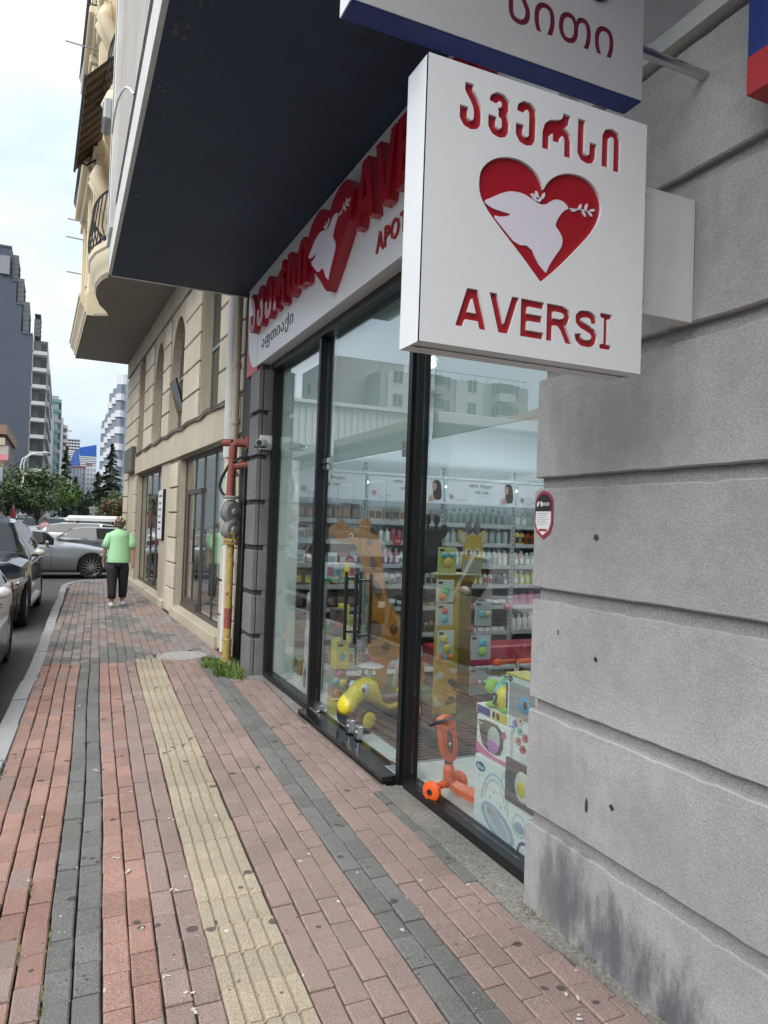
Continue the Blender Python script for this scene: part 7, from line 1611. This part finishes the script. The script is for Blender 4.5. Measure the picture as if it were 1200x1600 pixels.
r3 = thing('far_right_block', 'pale balcony slab just right of the white tower block', 'building', (14, 260, RZ_)); q = MB(); q.box(11.2, 24, 262, 300, -.2, 17); q.build('wall', mat('far_pale', (.5,.52,.54)), r3)
for k in range(7): q = MB(); q.box(10.6, 24, 261, 262, 1.5+2.2*k, 2.5+2.2*k); q.build('balcony', FW, r3)
# old houses at the left edge
ob = thing('old_balcony_house', 'old brown house with cluttered balconies at the left edge', 'building', (-5, 70, RZ_))
q = MB(); q.box(-14, -4.75, 70, 84, -.2, 8.6); q.build('wall', mat('old_brown_wall', (.20,.17,.14), .9, var=.2, vs=.6), ob)
q = MB(); q.box(-14, -4.5, 69.3, 84, 8.3, 9.1); q.build('roof', mat('rust_roof', (.28,.16,.11)), ob)
for k, z in enumerate((2.6, 4.6, 6.4)):
    q = MB(); q.box(-8, -4.5+.1*k, 68.6, 70, z, z+.85); b_ = q.build('balcony', mat('old_balcony', (.42,.38,.34), .8, var=.2, vs=1), ob); q = MB(); q.box(-7.8, -4.76, 69.7, 69.9, z+.86, z+1.7); q.build('recess', FARG, b_)
    for i in range(4): q = MB(); q.box(-7.6+.85*i, -7.1+.85*i, 68.5, 68.59, z+.9, z+1.5); q.build('hanging_laundry', [C(.5,.5,.5), C(.4,.1,.1), C(.1,.2,.4), C(.5,.45,.3)][i], b_)
q = MB(); q.add([(-5.2, 68.5, 6.5), (-4.25, 68.5, 6.5), (-4.2, 67.5, 6.0), (-5.2, 67.5, 6.0)], [(0,1,2,3)]); q.box(-5.2, -4.2, 67.4, 67.5, 5.9, 6.0); q.build('red_awning', mat('awning_red', (.35,.12,.13)), ob)
hb_ = thing('billboard', 'pale grey billboard panel at the left edge under the old balconies', 'billboard', (-3.9, 52, RZ_)); q = MB(); q.bevbox(-6.2, -3.50, 52, 52.15, 2.6, 4.5, .02); q.build('panel', mat('billboard_grey', (.36,.40,.44)), hb_); q = MB(); q.tube([(-4.2, 52.2, -.1), (-4.2, 52.2, 3)], .06, 8); q.build('post', WHITED, hb_)
q = MB(); q.box(-9, -2.6, 57, 57.3, -.2, 1.6); tag(q.build('garden_wall', mat('low_wall_brown', (.20,.16,.12), .9)), 'low brown wall under the left trees', 'wall')

# ------------------------------------------------------------------ across the street (out of frame, mirrored in the shop glass)
ap = thing('apartment_block', 'grey concrete apartment block across the street, mirrored in the shop glass', 'building', (-38, 84, RZ_))
APM = mat('aged_concrete', (.30, .30, .285), .85, var=.15, vs=.15); APW = mat('aged_white_render', (.48, .48, .46), .85, var=.1, vs=.15)
q = MB(); q.box(-52, -30.5, 80, 94, -.2, 20.5); q.box(-35.5, -26, 84, 97, -.2, 22.5); q.build('wall', APM, ap); q = MB(); q.box(-45, -41, 79.9, 80, -.2, 20.4); q.box(-34.6, -31.5, 79.9, 80, 8, 20.4); q.build('render_patch', APW, ap)
for z in [2+2.85*k for k in range(7)]:
    wins(ap, [(x, x+1.3, z, z+1.5) for x in (-50.5, -47.5, -44, -40.2, -36.5, -33.5)], 'Y', 79.9, FW, FARG)
    for x in (-49.2, -38.8): q = MB(); q.box(x, x+2.4, 78.8, 80, z-.9, z+.15); b_ = q.build('balcony', APW if x < -40 else APM, ap); q = MB(); q.box(x+.1, x+2.3, 79.3, 79.5, z+.16, z+1.5); q.build('glazing', FARG, b_)
    wins(ap, [(y_, y_+1.3, z, z+1.5) for y_ in (86, 89, 93)], 'X+', -26, FW, FARG)
q = MB()
for k in range(12): q.tube([(-51.5+1.9*k, 80.3, 20.5), (-51.5+1.9*k, 80.3, 21.4)], .04, 4)
q.tube([(-52, 80.3, 21.4), (-30.6, 80.3, 21.4)], .04, 4); q.build('roof_railing', MATS['rail_dark'], ap, kind='stuff')
sh_ = thing('white_shed', 'large white ribbed metal hall across the street, mirrored in the shop glass', 'building', (-8, 32, RZ_))
q = MB(); q.box(-16, -4.35, 30, 48, -.2, 6.8); q.build('wall', mat('shed_white', (.55,.57,.56), .5), sh_)
for k in range(38): q = MB(); q.box(-15.95+.305*k, -15.85+.305*k, 29.95, 30, 2, 6.75); q.build('rib', MATS['shed_white'], sh_)
q = MB(); q.box(-16.2, -4.2, 29.7, 48, 6.8, 6.95); q.build('roof_edge', FW, sh_); wins(sh_, [(-6.2, -5.2, 3.2, 5), (-9.4, -8.4, 3.2, 5)], 'Y', 30, FW, FARG)
kb = thing('white_kiosk_row', 'low white shop row with flat roof across the street, mirrored in the shop glass', 'building', (-6, 16, RZ_))
q = MB(); q.box(-9, -4.0, 14.5, 26, -.2, 3.9); q.build('wall', mat('kiosk_shaded_white', (.24,.25,.245), .7, var=.06, vs=.8), kb); q = MB(); q.bevbox(-9.2, -3.5, 14.2, 26.3, 3.95, 4.2, .02); q.build('roof', FW, kb)  # white wall darkened in its colour to stand in for shade under canopies
wins(kb, [(y_, y_+1.2, 1.2, 2.8) for y_ in (15.5, 18, 20.5, 23)], 'X+', -4.0, FW, FARG)
rh = thing('red_roof_house', 'old pale house with red tiled hip roof across the street, mirrored in the shop glass', 'building', (-14, 20, RZ_))
q = MB(); q.box(-19, -10.5, 15, 28, -.2, 5.0); q.build('wall', mat('old_plaster', (.26,.235,.19), .85, var=.15, vs=.6), rh)
q = MB(); q.add([(-19.6, 14.3, 5), (-9.9, 14.3, 5), (-9.9, 28.7, 5), (-19.6, 28.7, 5), (-14.8, 18.5, 7.1), (-14.8, 24.5, 7.1)], [(0,1,4), (1,2,5,4), (2,3,5), (3,0,4,5), (0,3,2,1)]); q.build('roof', mat('roof_tile_red', (.30,.12,.085), .85, var=.2, vs=3), rh)
wins(rh, [(y_, y_+1.0, 2.6, 4.2) for y_ in (16, 18.6, 21.4, 24)], 'X+', -10.5, FW, FARG); wins(rh, [(x, x+1.0, 2.6, 4.2) for x in (-17.5, -15, -12.6)], 'Y', 15, FW, FARG)
lt = thing('corrugated_lean_to', 'market stall with corrugated sheet roof across the street, mirrored in the shop glass', 'stall', (-6, 10, RZ_))
q = MB(); n = 40
P0 = [(-4.2, 8.2+.13*k, 2.55+.03*(k % 2)) for k in range(n)]; P1 = [(-7.6, 8.2+.13*k, 3.35+.03*(k % 2)) for k in range(n)]
q.add(P0+P1+[(p[0], p[1], p[2]-.01) for p in P0+P1], [(k, k+1, n+k+1, n+k) for k in range(n-1)]+[(2*n+k, 2*n+k+1, 3*n+k+1, 3*n+k) for k in range(n-1)]); q.build('sheet_roof', mat('corrugated', (.32,.33,.32), .5), lt)
q = MB(); q.box(-7.6, -7.4, 8.3, 13, -.14, 3.2); q.box(-7.4, -5, 12.9, 13, -.14, 2.7); q.build('back_wall', mat('stall_wall', (.06,.06,.055)), lt)
for y_ in (8.4, 10.6, 12.8): q = MB(); q.box(-4.4, -4.3, y_, y_+.1, -.14, 2.55); q.build('post', WHITED, lt)
q = MB(); q.box(-4.16, -4.06, 8.2, 13.3, 2.25, 2.5); q.build('gutter_board', FW, lt)
tn = thing('market_tent', 'white market tent across the street, mirrored in the shop glass', 'tent', (-6, 30, RZ_))
q = MB(); q.add([(-3.6,26.8,2.4),(-3.6,29.4,2.4),(-6.4,29.4,2.4),(-6.4,26.8,2.4),(-5,28.1,3.5)], [(0,1,4),(1,2,4),(2,3,4),(3,0,4)]); q.build('canopy', mat('tent_white', (.45,.45,.45)), tn)
for x, y_ in ((-3.65,26.9),(-3.65,29.3),(-6.35,29.3),(-6.35,26.9)): q = MB(); q.tube([(x,y_,-.14),(x,y_,2.4)], .03, 6); q.build('pole', STEEL, tn)
broadleaf('street_tree', 'green tree beside the red roofed house across the street', (-8.8, 14.0, RZ_), 5.0, 1.7, [LG[1], LG[2], LG[0]], n=2200, seed=31, group='trees across the street')
